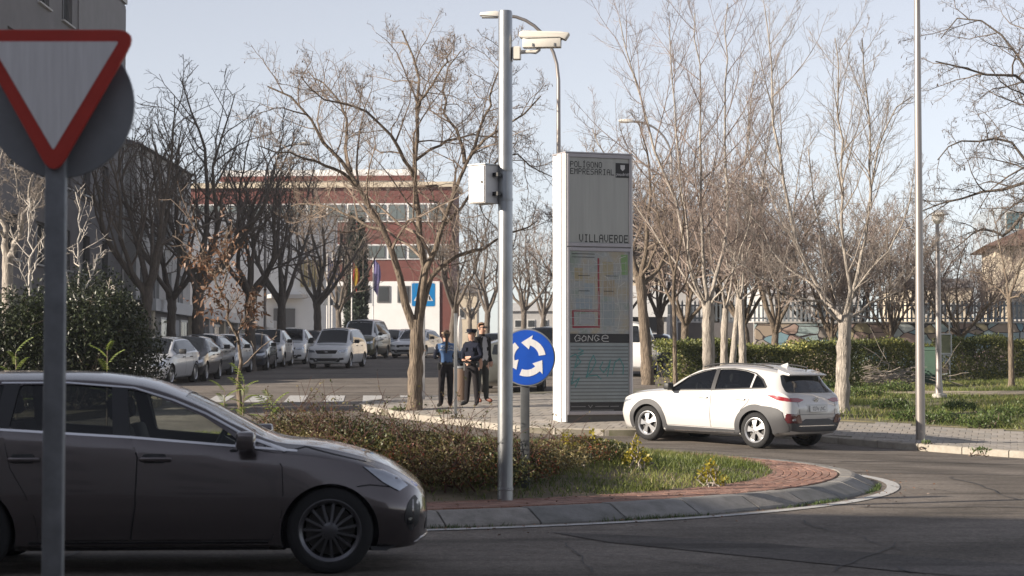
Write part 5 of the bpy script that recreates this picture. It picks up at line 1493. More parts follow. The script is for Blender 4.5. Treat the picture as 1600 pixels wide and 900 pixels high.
colbox('side_fin', -0.035, 0.028, 0.235, 0.45, -0.05, CH, S_WPAINT, bevel=0.02)
colbox('side_fin', -0.01, 0.028, 0.485, CD, 0.02, CH - 0.01, S_WPAINT, bevel=0.01)
colbox('side_fin', CW - 0.02, CW + 0.02, 0.0, CD, 0.05, CH - 0.01, S_WPAINT, bevel=0.01)
colbox('top_cap', -0.02, CW + 0.02, -0.01, CD + 0.01, CH + 0.002, CH + 0.03, S_ALU)
ZU = lambda y: (660.5 - y) / 75.2
UU = lambda p: (p - 885) / 105.0 * CW
def framed(z0, z1):
    colbox('frame', 0.03, CW - 0.02, -0.02, 0.038, z1 - 0.07, z1, S_ALU, bevel=0.004); colbox('frame', 0.03, CW - 0.02, -0.02, 0.038, z0, z0 + 0.07, S_ALU, bevel=0.004)
    colbox('frame', 0.03, 0.075, -0.02, 0.038, z0 + 0.071, z1 - 0.071, S_ALU, bevel=0.004); colbox('frame', CW - 0.065, CW - 0.02, -0.02, 0.038, z0 + 0.071, z1 - 0.071, S_ALU, bevel=0.004)
framed(ZU(384), CH - 0.01); framed(0.17, ZU(386))
light = mat('light_panel', (0.32, 0.32, 0.30), 0.18, var=0.12, scale=1.6, stretch=(2.2, 1, 0.12))
colbox('upper_panel', 0.08, CW - 0.07, 0.005, 0.03, ZU(384) + 0.075, CH - 0.085, light)
ink = mat('lettering', (0.02, 0.02, 0.02), 0.6)
dotline('lettering', 'POLIGONO', UU(891.5), ZU(250.5), 0.0925, 0.125, ink, colm, 0.002, accent=3)
dotline('lettering', 'EMPRESARIAL', UU(891.5), ZU(261.5), 0.0925, 0.125, ink, colm, 0.002)
dotline('lettering', 'VILLAVERDE', UU(905.5), ZU(365), 0.114, 0.165, ink, colm, 0.002)
lg = colbox('crest_panel', UU(964), UU(986), -0.002, 0.004, ZU(274), ZU(251), S_BLACK)
cw_ = mat('crest_white', (0.55, 0.55, 0.55), 0.5)
cl = MB().prism([(UU(971.5), ZU(254)), (UU(978.5), ZU(254)), (UU(978.5), ZU(260)), (UU(975), ZU(263.5)), (UU(971.5), ZU(260))], -0.006, -0.004, VX).build('crest', cw_, lg)
t = link('crest_text', text_mesh('crest_text', '¡madrid!', 0.095, cw_), lg); t.rotation_euler = (math.pi / 2, 0, 0); t.location = (UU(975), -0.006, ZU(269))
mm = bpy.data.materials.new('district_map'); mm.use_nodes = True
nt_ = mm.node_tree; bs_ = nt_.nodes['Principled BSDF']; tc_ = nt_.nodes.new('ShaderNodeTexCoord')
vo = nt_.nodes.new('ShaderNodeTexVoronoi'); vo.feature = 'DISTANCE_TO_EDGE'; vo.distance = 'MANHATTAN' if False else 'EUCLIDEAN'; vo.inputs['Scale'].default_value = 6
no = nt_.nodes.new('ShaderNodeTexNoise'); no.inputs['Scale'].default_value = 1.9; no.inputs['Detail'].default_value = 5
nt_.links.new(tc_.outputs['Object'], vo.inputs['Vector']); nt_.links.new(tc_.outputs['Object'], no.inputs['Vector'])
cr_ = nt_.nodes.new('ShaderNodeValToRGB'); cr_.color_ramp.elements[0].color = (0.19, 0.23, 0.19, 1); cr_.color_ramp.elements[0].position = 0.36; cr_.color_ramp.elements[1].color = (0.31, 0.27, 0.20, 1); cr_.color_ramp.elements[1].position = 0.6
e_ = cr_.color_ramp.elements.new(0.48); e_.color = (0.26, 0.27, 0.27, 1)
nt_.links.new(no.outputs['Fac'], cr_.inputs[0])
c2_ = nt_.nodes.new('ShaderNodeValToRGB'); c2_.color_ramp.elements[0].color = (0.36, 0.37, 0.36, 1); c2_.color_ramp.elements[0].position = 0.012; c2_.color_ramp.elements[1].color = (0, 0, 0, 1); c2_.color_ramp.elements[1].position = 0.03
nt_.links.new(vo.outputs['Distance'], c2_.inputs[0])
mx_ = nt_.nodes.new('ShaderNodeMix'); mx_.data_type = 'RGBA'; mx_.blend_type = 'LIGHTEN'; mx_.inputs[0].default_value = 0.6
nt_.links.new(cr_.outputs[0], mx_.inputs[6]); nt_.links.new(c2_.outputs[0], mx_.inputs[7]); nt_.links.new(mx_.outputs[2], bs_.inputs['Base Color']); bs_.inputs['Roughness'].default_value = 0.25
mp_ = colbox('map_panel', 0.08, CW - 0.07, 0.005, 0.03, ZU(521), ZU(386) - 0.075, mm)
def strokes(name, lines, wpx, m, parent, y):
    b = MB()
    for ln in lines:
        L = [Vector((UU(p), ZU(q))) for p, q in ln]
        hw = wpx * 0.5 / 75
        for a, c in zip(L, L[1:]):
            t_ = (c - a).normalized(); n_ = Vector((-t_.y, t_.x)) * hw; a2 = a - t_ * hw * 0.6; c2 = c + t_ * hw * 0.6
            b.add([(a2.x + n_.x, y, a2.y + n_.y), (a2.x - n_.x, y, a2.y - n_.y), (c2.x - n_.x, y, c2.y - n_.y), (c2.x + n_.x, y, c2.y + n_.y)], [(0, 1, 2, 3)])
            y -= 0.00012
    return b.build(name, m, parent)
strokes('route_line', [[(936, 403), (937, 511)], [(895, 485), (937, 485)], [(895.5, 485), (896, 511), (937, 510)]], 3.0, mat('route_red', (0.22, 0.02, 0.035), 0.5), mp_, 0.003)
strokes('glass_crack', [[(980, 398), (969, 402), (972, 420), (968, 445), (966, 460), (971, 490), (967, 513)], [(963, 515), (977, 515)], [(968, 447), (978, 440)], [(967, 475), (961, 472)], [(945, 430), (951, 433), (955, 445)]], 0.8, mat('crack_white', (0.5, 0.5, 0.46), 0.5), mp_, 0.0025)
strokes('street_line', [[(890 + i * 7.5, 404 + (i * 13) % 17), (891 + i * 7.5, 430 + (i * 29) % 50), (893 + i * 7.3, 470 + (i * 17) % 40)] for i in range(13)] + [[(890, 412 + i * 12), (925 + (i * 11) % 30, 413 + i * 12), (981, 409 + i * 12.5)] for i in range(9)], 0.7, mat('street_pale', (0.40, 0.40, 0.38), 0.4), mp_, 0.0045)
for i, (a_, b_, c_, d_, cc_) in enumerate(((898, 418, 911, 438, (0.30, 0.25, 0.15)), (914, 442, 930, 462, (0.24, 0.28, 0.30)), (942, 408, 960, 428, (0.30, 0.26, 0.17)), (944, 436, 962, 462, (0.28, 0.23, 0.16)), (972, 396, 983, 428, (0.16, 0.27, 0.10)), (900, 466, 926, 482, (0.22, 0.26, 0.29)), (942, 470, 962, 510, (0.22, 0.25, 0.26)), (905, 490, 930, 506, (0.27, 0.28, 0.29)))):
    colbox('map_block', UU(a_), UU(c_), 0.0046, 0.0052, ZU(d_), ZU(b_), mat('map_block_%d' % i, cc_, 0.4), mp_)
strokes('map_label', [[(894, 396), (930, 396)], [(894, 401), (930, 401)], [(904, 430), (922, 430)], [(948, 430), (966, 430)], [(905, 454), (922, 454)], [(945, 454), (960, 454)]], 1.0, ink, mp_, 0.002)
bk = colbox('black_band', 0.08, CW - 0.07, 0.004, 0.03, ZU(535), ZU(521.5), S_BLACK)
strokes('graffiti_tag', [[(907, 525), (902, 523), (898, 528), (900, 533), (906, 532), (907, 528), (904, 528)], [(913, 524), (909, 529), (911, 533), (916, 531), (916, 526), (912, 524)], [(919, 533), (920, 524), (926, 532), (927, 523)], [(937, 525), (932, 523), (929, 528), (932, 533), (937, 530), (934, 528)], [(942, 528), (951, 528), (951, 525), (947, 523), (942, 525), (941, 530), (944, 533), (952, 533)]], 1.0, mat('tag_white', (0.5, 0.5, 0.48), 0.6), bk, 0.0)
ls = colbox('list_panel', 0.08, CW - 0.07, 0.012, 0.03, ZU(628), ZU(535.5), mat('list_board', (0.24, 0.27, 0.275), 0.3, var=0.12, scale=3))
rowm = mat('list_rows', (0.115, 0.13, 0.135), 0.4)
for i in range(16):
    zz = ZU(541 + i * 5.5); colbox('list_row', 0.10, CW - 0.09, 0.006, 0.0115, zz - 0.012, zz + 0.012, rowm, ls)
strokes('graffiti_scrawl', [[(886, 560), (900, 553), (908, 565), (898, 575), (903, 556), (912, 552)], [(917, 590), (922, 566), (928, 555), (932, 565), (925, 580), (916, 588), (933, 586), (940, 592)], [(943, 565), (938, 575), (944, 582), (952, 572), (955, 562), (950, 588)], [(958, 585), (962, 566), (970, 560), (976, 572), (975, 585)], [(897, 580), (893, 600), (906, 590), (899, 605)], [(905, 545), (912, 548), (904, 552)]], 1.6, mat('scrawl_teal', (0.06, 0.20, 0.20), 0.6), ls, 0.004)
b2 = colbox('black_band', 0.08, CW - 0.07, 0.004, 0.03, ZU(645), ZU(628.5), S_BLACK)
strokes('band_text', [[(893, 635), (915, 635)], [(920, 633), (923, 637), (926, 633)], [(931, 635), (952, 635)], [(955, 635), (968, 635)], [(893, 641), (960, 641)]], 1.3, mat('band_grey', (0.16, 0.16, 0.16), 0.6), b2, 0.0)

# ---- street lamps
def street_lamp(px, Y_, py_top, px_head, label, r=0.06, group='curved street lamps', zb=None):
    x = X(px, Y_); z = float(zg(x, Y_)) + 0.1 if zb is None else zb
    o = empty('street_lamp', (x, Y_, z), 0, label, 'street lamp', group)
    H = P(px, py_top, Y_).z - z; dx = X(px_head, Y_) - x
    pts = [(0, 0, -0.1), (0, 0, H * 0.55), (0, 0, H - 1.6)] + [(dx * (1 - math.cos(a)) * 0.78, 0, H - 1.6 + 1.5 * math.sin(a)) for a in np.linspace(0.25, math.pi / 2, 8)]
    b = MB(); b.tube(pts, [r * 1.15, r, r * 0.8] + [r * 0.7] * 8, 12); b.build('post', S_CREAMPOLE, o, smooth=True)
    b = MB(); hx = dx * 0.78; s = 1 if dx > 0 else -1
    b.add([(hx, -0.06, H - 0.13), (hx, 0.06, H - 0.13), (hx + 0.25 * s, 0.13, H - 0.13), (hx + 0.62 * s, 0.11, H - 0.10), (hx + 0.62 * s, -0.11, H - 0.10), (hx + 0.25 * s, -0.13, H - 0.13), (hx, -0.05, H - 0.05), (hx, 0.05, H - 0.05), (hx + 0.25 * s, 0.10, H + 0.01), (hx + 0.60 * s, 0.08, H - 0.03), (hx + 0.60 * s, -0.08, H - 0.03), (hx + 0.25 * s, -0.10, H + 0.01)],
          [(0, 1, 2, 3, 4, 5), (11, 10, 9, 8, 7, 6)] + [(i, (i + 1) % 6, 6 + (i + 1) % 6, 6 + i) for i in range(6)])
    b.build('lamp_head', S_IVORY, o, bevel=0.02, smooth=True)
    b = MB(); b.box((hx + 0.38 * s, 0, H - 0.135), (0.38, 0.17, 0.03)); b.build('lens', mat('lamp_lens', (0.45, 0.45, 0.42), 0.2), o)
    return o
street_lamp(873, 46.0, 18, 768, 'tall street lamp curving left, rising behind the information column', 0.055)
street_lamp(1050, 78.0, 186, 975, 'curved street lamp among the tall bare trees right of the information column', 0.06)
street_lamp(414, 90.0, 222, 478, 'far street lamp curving right among the left street trees', 0.06)
Yl = 38.3
x = X(1437, Yl)
tp = empty('lamp_post', (x, Yl, float(zpave(x, Yl))), 0, 'tall plain lamp post at the kerb running out of the top of the picture', 'lamp post')
b = MB(); b.lathe([(0.092, -0.1), (0.092, 0.5), (0.082, 2.5), (0.055, 9.2), (0.05, 10.5)], 20); b.build('post', S_CREAMPOLE, tp, smooth=True)
b = MB(); b.lathe([(0.094, 0.0), (0.115, 0.0), (0.10, 0.04), (0.094, 0.05)], 20); b.build('base_collar', S_CREAMPOLE, tp, smooth=True)
b = MB(); b.tube([(0, 0, 10.5), (-0.4, -0.2, 10.9), (-1.3, -0.6, 11.05)], 0.04, 10); b.build('arm', S_CREAMPOLE, tp, smooth=True)
b = MB(); b.box((-1.6, -0.75, 11.05), (0.7, 0.26, 0.14), R(25)); b.build('lamp_head', S_IVORY, tp, bevel=0.04, smooth=True)
Yl = 53.0; x = X(1466, Yl); z = float(zpark(x, Yl))
pl_ = empty('park_lamp', (x, Yl, z), 0, 'short park lamp with a wide flat shade on the grass', 'lamp post')
H = P(1466, 336, Yl).z - z
b = MB(); b.lathe([(0.11, -0.1), (0.11, 0.25), (0.085, 0.5), (0.07, H * 0.6), (0.055, H - 0.25)], 16); b.build('post', S_CREAMPOLE, pl_, smooth=True)
b = MB(); b.lathe([(0.16, 0.0), (0.2, 0.02), (0.2, 0.1), (0.1, 0.14)], 16, c=(0.02, 0, 0)); b.build('footing', mat('footing', (0.42, 0.40, 0.36), 0.9), pl_)
b = MB(); b.lathe([(0.05, H - 0.25), (0.14, H - 0.15), (0.15, H - 0.02), (0.1, H)], 16); b.build('lantern', S_IVORY, pl_, smooth=True)
b = MB(); b.lathe([(0.24, H), (0.22, H + 0.05), (0.1, H + 0.13), (0.0, H + 0.14)], 24, c=(0.06, 0, 0)); b.build('shade', S_IVORY, pl_, smooth=True)

# ---- pedestrian crossing sign, edge-on sign
Yx = 48.5; x = X(661.5, Yx); z = float(zpave(x, Yx)); kx = Yx / FPX
cs = empty('crossing_sign', (x, Yx, z), R(4), 'blue square pedestrian crossing sign on a pale post behind the main tree', 'sign')
zc = P(663, 460.5, Yx).z - z
b = MB(); b.box((0, 0.03, zc / 2), (0.085, 0.045, zc + 0.5)); b.build('post', mat('pale_post', (0.36, 0.36, 0.37), 0.5, 0.3, var=0.1), cs, bevel=0.006)
q = 19.5 * kx
plate('rim', rounded([(-q, zc - q), (q, zc - q), (q, zc + q), (-q, zc + q)], 0.05), -0.015, 0.005, S_WHITE, cs)
plate('sign_plate', rounded([(-q * .92, zc - q * .92), (q * .92, zc - q * .92), (q * .92, zc + q * .92), (-q * .92, zc + q * .92)], 0.04), -0.018, -0.0155, S_BLUE2, cs)
plate('triangle', [(-q * .78, zc - q * .5), (q * .78, zc - q * .5), (0, zc + q * .78)], -0.021, -0.0185, S_WHITE, cs)
for i in range(5):
    xx = -q * .5 + i * q * .24
    plate('stripe', [(xx, zc - q * .42), (xx + q * .12, zc - q * .42), (xx + q * .06, zc - q * .12), (xx - q * .04, zc - q * .12)], -0.0235, -0.0215, S_BLACK, cs)
wk = [(0.02, .50), (.10, .48), (.12, .36), (.20, .20), (.30, .14), (.28, .09), (.16, .13), (.10, .20), (.10, .06), (.22, -.18), (.16, -.22), (.02, .0), (-.10, -.22), (-.17, -.20), (-.04, .06), (-.04, .22), (-.12, .12), (-.17, .16), (-.08, .34)]
plate('walking_figure', [(a * q, zc + c * q) for a, c in wk], -0.0265, -0.024, S_BLACK, cs)
Ye = 42.2; x = X(712, Ye); z = float(zpave(x, Ye))
es = empty('turned_sign', (x, Ye, z), 0, 'pale round sign seen edge-on between the two police officers', 'sign')
zc = P(715, 521, Ye).z - z
b = MB(); b.box((0, 0, zc / 2 + 0.15), (0.07, 0.05, zc + 0.55)); b.build('post', S_GALV, es, bevel=0.006)
M = Matrix.Translation((0.09, 0, zc)) @ Matrix.Rotation(R(86), 4, 'Z')
b = MB(); b.prism(disc(0.375, 40), -0.016, 0.016, M @ VX); b.build('sign_plate', S_WPAINT, es, bevel=0.004)
b = MB(); b.box((0.055, 0, zc + 0.15), (0.06, 0.04, 0.04)); b.box((0.055, 0, zc - 0.15), (0.06, 0.04, 0.04)); b.build('clamp', S_GALV, es)
Yt = 47.5; x = X(721, Yt); z = float(zpave(x, Yt))
lb = empty('litter_bin', (x, Yt, z), 0, 'brown cylindrical litter bin behind the edge-on sign post', 'bin')
b = MB(); b.lathe([(0.17, 0.02), (0.18, 0.1), (0.19, 0.75), (0.19, 0.8), (0.165, 0.8), (0.16, 0.5), (0, 0.5)], 20); b.build('drum', mat('bin_brown', (0.13, 0.085, 0.06), 0.6), lb, smooth=True)
b = MB(); b.lathe([(0.195, 0.78), (0.205, 0.79), (0.205, 0.83), (0.195, 0.84), (0.17, 0.83)], 20); b.build('rim', S_GREY, lb, smooth=True)
# warning triangle seen from behind, far down the street
Yw = 112.0; x = X(514, Yw); z = float(zg(x, Yw)) + 0.13
wt = empty('warning_sign', (x, Yw, z), 0, 'far triangular sign seen from behind below the flags', 'sign')
zc = P(514, 470, Yw).z - z
b = MB(); b.box((0, 0, zc / 2), (0.09, 0.06, zc + 0.6)); b.build('post', S_WPAINT, wt)
plate('sign_plate', rounded([(-0.36, zc - 0.25), (0.36, zc - 0.25), (0, zc + 0.38)], 0.06), 0.04, 0.06, S_GREY, wt)

# ---- park furniture
Yd = 61.0; x = X(1453, Yd); z = float(zpark(x, Yd))
gb = empty('grit_bin', (x, Yd, z), R(-24), 'dark green box bin on the grass beside the park lamp', 'bin')
gm = mat('bin_green', (0.02, 0.055, 0.035), 0.5, var=0.15, scale=4)
b = MB(); bx(b, -0.26, 0.26, 0.05, 1.12, 0.56, 0.58); b.build('body', gm, gb, bevel=0.02)
b = MB(); bx(b, -0.28, 0.28, 1.125, 1.24, 0.60, 0.5); b.build('lid', gm, gb, bevel=0.03)
for s in (-0.2, 0.2):
    b = MB(); b.box((s, 0, 0.03), (0.06, 0.5, 0.06)); b.build('foot', S_BLACK, gb)
Yn = 65.0; x = X(1478, Yn); z = float(zpark(x, Yn))
nb = empty('notice_board', (x, Yn, z), R(12), 'small framed notice board on a thin post before the hedge', 'sign')
b = MB(); b.tube([(0.12, 0, -0.1), (0.12, 0, 2.0)], 0.022, 8); b.build('post', S_GALV, nb)
b = MB(); b.box((-0.1, -0.02, 1.25), (0.5, 0.03, 0.62)); b.build('panel', mat('notice_panel', (0.10, 0.11, 0.06), 0.5, var=0.3, scale=5), nb)
for a in ((-0.1, 1.57, 0.54, 0.04), (-0.1, 0.93, 0.54, 0.04), (-0.36, 1.25, 0.04, 0.6), (0.16, 1.25, 0.04, 0.6)):
    b = MB(); b.box((a[0], -0.04, a[1]), (a[2], 0.03, a[3])); b.build('frame', S_GALV, nb)
# ================================================================ buildings, walls, fences
W_GREY = mat('render_grey', (0.145, 0.137, 0.142), 0.85, var=0.12, scale=0.7, detail=7, bump=0.2, bscale=20)
W_GREY2 = mat('panel_grey', (0.18, 0.172, 0.178), 0.8, var=0.08, scale=1.2)
W_PALE = mat('render_pale', (0.42, 0.41, 0.40), 0.85, var=0.12, scale=1.0, detail=6)
W_WHITE = mat('render_white', (0.66, 0.66, 0.66), 0.8, var=0.05, scale=0.6)
W_CREAM = mat('render_cream', (0.52, 0.45, 0.35), 0.85, var=0.12, scale=0.8)
W_FRAME = mat('window_frame', (0.60, 0.60, 0.59), 0.5)
W_DARKF = mat('window_frame_dark', (0.10, 0.10, 0.105), 0.5)
W_ROOF = mat('roof_dark', (0.10, 0.095, 0.095), 0.8, var=0.2, scale=2)
W_PANE = mat('window_pane', (0.045, 0.05, 0.055), 0.06, spec=0.7)
W_BLIND = mat('blind', (0.38, 0.39, 0.41), 0.7)
def red_brick():
    m = mat('red_cladding', (0.125, 0.037, 0.03), 0.75, var=0.15, scale=0.8, detail=6); return m
W_RED = red_brick()
def bbox(name, x0, x1, y0, y1, z0, z1, m, par=None, bevel=0.0):
    b = MB(); b.box(((x0 + x1) / 2, (y0 + y1) / 2, (z0 + z1) / 2), (x1 - x0, y1 - y0, z1 - z0)); return b.build(name, m, par, bevel=bevel)
def side_building(name, label, xf, y0, y1, H, depth, wins, wall, frame, base, blinds=0.3, seed=1):
    """building whose street face is the plane x = xf, looking to +x; wins: (y, z, width, height)"""
    rt = empty(name, (xf, y0, base), 0, label, 'building')
    b = MB(); b.box((-depth / 2, (y1 - y0) / 2, H / 2 - 1), (depth, y1 - y0, H + 2)); body = b.mesh('wall', wall)
    c = MB()
    for (y, z, w_, h_) in wins: c.box((0, y - y0, z + h_ / 2), (0.5, w_, h_))
    me = boolean(body, [c.mesh('cut', wall)]) if wins else body
    link('wall', me, rt)
    g = random.Random(seed)
    lib = {}
    for (y, z, w_, h_) in wins:
        key = (w_, h_)
        if key not in lib:
            f = MB(); t = 0.06
            f.box((0, 0, h_ / 2 - t / 2), (0.07, w_, t)); f.box((0, 0, -h_ / 2 + t / 2), (0.07, w_, t)); f.box((0, -w_ / 2 + t / 2, 0), (0.07, t, h_ - 2 * t)); f.box((0, w_ / 2 - t / 2, 0), (0.07, t, h_ - 2 * t)); f.box((0, 0, 0), (0.06, t, h_ - 2 * t))
            p = MB(); p.box((0, 0, 0), (0.02, w_ - 2 * t, h_ - 2 * t)); s = MB(); s.box((0, 0, 0), (0.2, w_ + 0.16, 0.06))
            bl = MB(); bl.box((0, 0, 0), (0.02, w_ / 2 - t, h_ - 2 * t))
            lib[key] = (f.mesh('window', frame), p.mesh('pane', W_PANE), s.mesh('sill', W_PALE), bl.mesh('blind', W_BLIND))
        L = lib[key]
        o = link('window', L[0], rt); o.location = (-0.17, y - y0, z + h_ / 2)
        q = link('pane', L[1], o); q.location = (-0.02, 0, 0)
        if g.random() < blinds:
            q = link('blind', L[3], o); q.location = (0.0, -w_ / 4 if g.random() < 0.6 else w_ / 4, 0)
        q = link('sill', L[2], rt); q.location = (0.02, y - y0, z - 0.032)
    return rt
WA = []
for f in range(5):
    z = 1.3 + f * 3.05
    for i, y in enumerate((65.6, 69.7, 73.4)): WA.append((y, z, 1.7, 1.5))
    if f < 3: WA += [(77.0, z, 1.4, 1.5), (80.6, z, 1.2, 1.5)]
ba = side_building('apartment_block', 'tall dark grey apartment block at the left edge behind the give way sign', -16.5, 63, 84.3, 16.2, 16, WA, W_GREY, W_DARKF, 0.7, 0.35, 3)
bbox('cladding_panel', 0.002, 0.05, 12.2, 21.28, 10.2, 16.1, W_GREY2, ba)
bbox('cladding_panel', 0.002, 0.04, 21.0, 21.4, -0.5, 16.0, W_DARKF, ba)
bbox('parapet', -16, 0.10, -0.1, 21.4, 16.202, 16.5, W_PALE, ba)
WB_ = []
for f in range(3):
    for y in (87.6, 90.9, 94.2, 97.5): WB_.append((y, 3.0 + f * 2.75 - 0.2, 1.5, 1.6))
bb_ = side_building('office_wing', 'lower grey wing with pale framed windows next to the tall block', -16.25, 86.0, 100.5, 9.6, 14, WB_, W_PALE, W_FRAME, 1.5, 0.4, 5)
b = MB(); b.add([(-14, -0.2, 9.602), (0.25, -0.2, 9.602), (0.25, 14.6, 9.602), (-14, 14.6, 9.602), (-9, 3, 11.2), (-4, 3, 11.2), (-4, 11, 11.2), (-9, 11, 11.2)], [(3, 2, 1, 0), (4, 5, 6, 7), (0, 1, 5, 4), (1, 2, 6, 5), (2, 3, 7, 6), (3, 0, 4, 7)]); b.build('roof', W_ROOF, bb_)
# low gatehouse and shop fronts
gh = empty('gatehouse', (-15.0, 82.5, 1.45), 0, 'low white gatehouse with a flat fascia behind the parked cars', 'building')
b = MB(); b.box((-0.6, 23, 1.3), (1.0, 46, 3.0)); b.build('wall', W_GREY, gh)
for i in range(9):
    y = i * 5.1
    bbox('fascia', -1.15, 0.25, y, y + 5.06, 2.35, 2.85, W_WHITE if i % 3 != 2 else W_PALE, gh)
    bbox('pier', -0.09, 0.12, y + 0.05, y + 0.55, -0.5, 2.348, W_PALE if i % 2 else W_CREAM, gh)
    d = bbox('door', -0.098, -0.04, y + 0.8, y + 2.4, -0.3, 2.1, W_BLIND if i % 2 else W_DARKF, gh); bbox('handle', -0.039, 0.0, y + 2.2, y + 2.26, 0.85, 1.1, C_CHROME, d)
    f = bbox('window', -0.098, -0.03, y + 2.7, y + 4.8, 0.9, 2.15, W_FRAME, gh); bbox('pane', -0.029, -0.02, y + 2.8, y + 3.7, 1.0, 2.05, W_PANE, f); bbox('pane', -0.029, -0.02, y + 3.8, y + 4.7, 1.0, 2.05, W_PANE, f)
# ---- red office building with white window bands
Yr = 172.0
zR = lambda y: CAMZ + (570 - y) / FPX * Yr - 3.0
rb = empty('red_office_building', (X(490, Yr), Yr, 3.0), R(-4), 'long red office building with white window bands at the end of the street', 'building')
x0, x1 = X(282, Yr) - rb.location.x, X(706, Yr) - rb.location.x
bbox('wall', x0, x1, 0, 7, -1.5, zR(293), W_RED, rb)
bbox('roof', x0 - 0.3, x1 + 0.3, -0.35, 7.3, zR(293) + 0.002, zR(285), W_CREAM, rb)
bbox('penthouse', x0 + 3, x1 - 3, 1.5, 6, zR(285) + 0.002, zR(262), W_WHITE, rb)
bbox('penthouse_band', x0 + 2.9, x1 - 2.9, 1.3, 1.49, zR(280), zR(272), W_RED, rb)
for (ya, yb, tag_) in ((320, 345, 0), (384, 404, 1)):
    bbox('window_band', x0 + 0.2, x1 - 0.2, -0.10, -0.005, zR(yb + 2), zR(ya - 2), W_WHITE, rb)
    n = 13; wd = (x1 - x0 - 0.6) / n
    wm = MB(); wm.box((0, 0, 0), (wd * 0.84, 0.08, zR(ya) - zR(yb))); wmesh = wm.mesh('window', W_DARKF)
    pn = MB(); pn.box((0, 0, 0), (wd * 0.38, 0.03, (zR(ya) - zR(yb)) * 0.88)); pmesh = pn.mesh('pane', mat('office_pane', (0.10, 0.12, 0.12), 0.08, spec=0.7))
    for i in range(n):
        o = link('window', wmesh, rb); o.location = (x0 + 0.3 + (i + 0.5) * wd, -0.12, (zR(ya) + zR(yb)) / 2)
        for s in (-1, 1):
            p = link('pane', pmesh, o); p.location = (s * wd * 0.205, -0.05, 0)
bbox('ground_floor', x0 + 10.5, x1 - 1.0, -0.12, -0.005, -1.0, zR(440), W_WHITE, rb)
for i, px in enumerate((534, 569, 600, 632, 664)):
    xx = X(px, Yr) - rb.location.x
    o = bbox('window', xx - 0.55, xx + 0.55, -0.2, -0.121, zR(473), zR(447), W_DARKF, rb); bbox('pane', xx - 0.42, xx + 0.42, -0.23, -0.201, zR(471), zR(449), W_PANE, o)
# ---- white annexe with gilt letters
Ya = 150.0
zA = lambda y: CAMZ + (570 - y) / FPX * Ya - 2.6
an = empty('white_annexe', (X(527, Ya), Ya, 2.6), R(24), 'white blank-walled annexe with tall gilt letters', 'building')
xa0, xa1 = X(285, Ya) - an.location.x, X(527, Ya) - an.location.x
bbox('wall', xa0, xa1, 0, 9, -1.5, zA(340), W_WHITE, an)
bbox('parapet', xa0 - 0.1, xa1 + 0.1, -0.1, 9.1, zA(340) + 0.002, zA(337), W_PALE, an)
gold = mat('gilt', (0.36, 0.29, 0.14), 0.4, 0.3)
for i, (px, wpx, ch) in enumerate(((470, 7, 'U'), (478.5, 7, 'U'), (486, 3, 'I'), (490.5, 3, 'I'), (495, 3, 'I'), (499.5, 3, 'I'))):
    xx = X(px, Ya) - an.location.x; hw = wpx * 0.5 * Ya / FPX; st = 0.09
    z0_, z1_ = zA(449), zA(407)
    if ch == 'U':
        b = MB(); b.box((xx - hw + st / 2, -0.12, (z0_ + z1_) / 2 + st / 2), (st, 0.2, z1_ - z0_ - st)); b.box((xx + hw - st / 2, -0.12, (z0_ + z1_) / 2 + st / 2), (st, 0.2, z1_ - z0_ - st)); b.box((xx, -0.12, z0_ + st / 2), (2 * hw, 0.2, st))
    else:
        b = MB(); b.box((xx, -0.12, (z0_ + z1_) / 2), (st * 1.2, 0.2, z1_ - z0_))
    b.build('letter', gold, an)
bbox('doorway', xa1 - 5.0, xa1 - 3.4, -0.25, -0.01, -1.0, zA(483), W_DARKF, an)
bbox('door_canopy', xa1 - 5.6, xa1 - 2.8, -1.4, 0.0, zA(468), zA(462), W_PALE, an)
# flags on masts
def flag(px, Y_, py0, py1, c1, c2, label):
    x = X(px, Y_); z = float(zg(x, Y_)); H = P(px, py0, Y_).z - z
    o = empty('flagpole', (x, Y_, z), 0, label, 'flag', 'flag masts before the offices')
    b = MB(); b.tube([(0, 0, 0), (0, 0, H)], [0.05, 0.035], 8); b.build('mast', S_WPAINT, o)
    L = (py1 - py0) / FPX * Y_
    V = []; F = []; mi = []
    n, m = 10, 6
    for i in range(n + 1):
        for j in range(m + 1):
            u = j / m
            V.append((0.04 + u * (0.38 + 0.1 * math.sin(i * 0.5)), 0.09 * math.sin(j * 2.4 + i * 0.25), H - 0.15 - L * (i / n) - u * 0.45))
    for i in range(n):
        for j in range(m):
            F.append((i * (m + 1) + j, i * (m + 1) + j + 1, (i + 1) * (m + 1) + j + 1, (i + 1) * (m + 1) + j)); mi.append(1 if (c2 and 2 <= j <= 4 and True) else 0)
    link('flag_cloth', mesh_np('flag_cloth', V, np.array(F), True, [c1, c2 or c1], mi), o)
FN = mat('flag_navy', (0.015, 0.02, 0.07), 0.8); FR = mat('flag_red', (0.30, 0.02, 0.02), 0.8); FY = mat('flag_yellow', (0.45, 0.30, 0.03), 0.8)
flag(511, 134.0, 396, 446, FN, None, 'navy flag hanging beside the gilt letters, outer mast')
flag(519, 136.0, 396, 444, FN, None, 'navy flag hanging next to the corner of the white annexe')
flag(549.5, 133.0, 405, 442, FR, FY, 'red and yellow flag hanging in front of the cypresses')
flag(583, 137.0, 400, 450, mat('flag_mauve', (0.16, 0.14, 0.30), 0.8), None, 'mauve flag hanging before the red office wall')
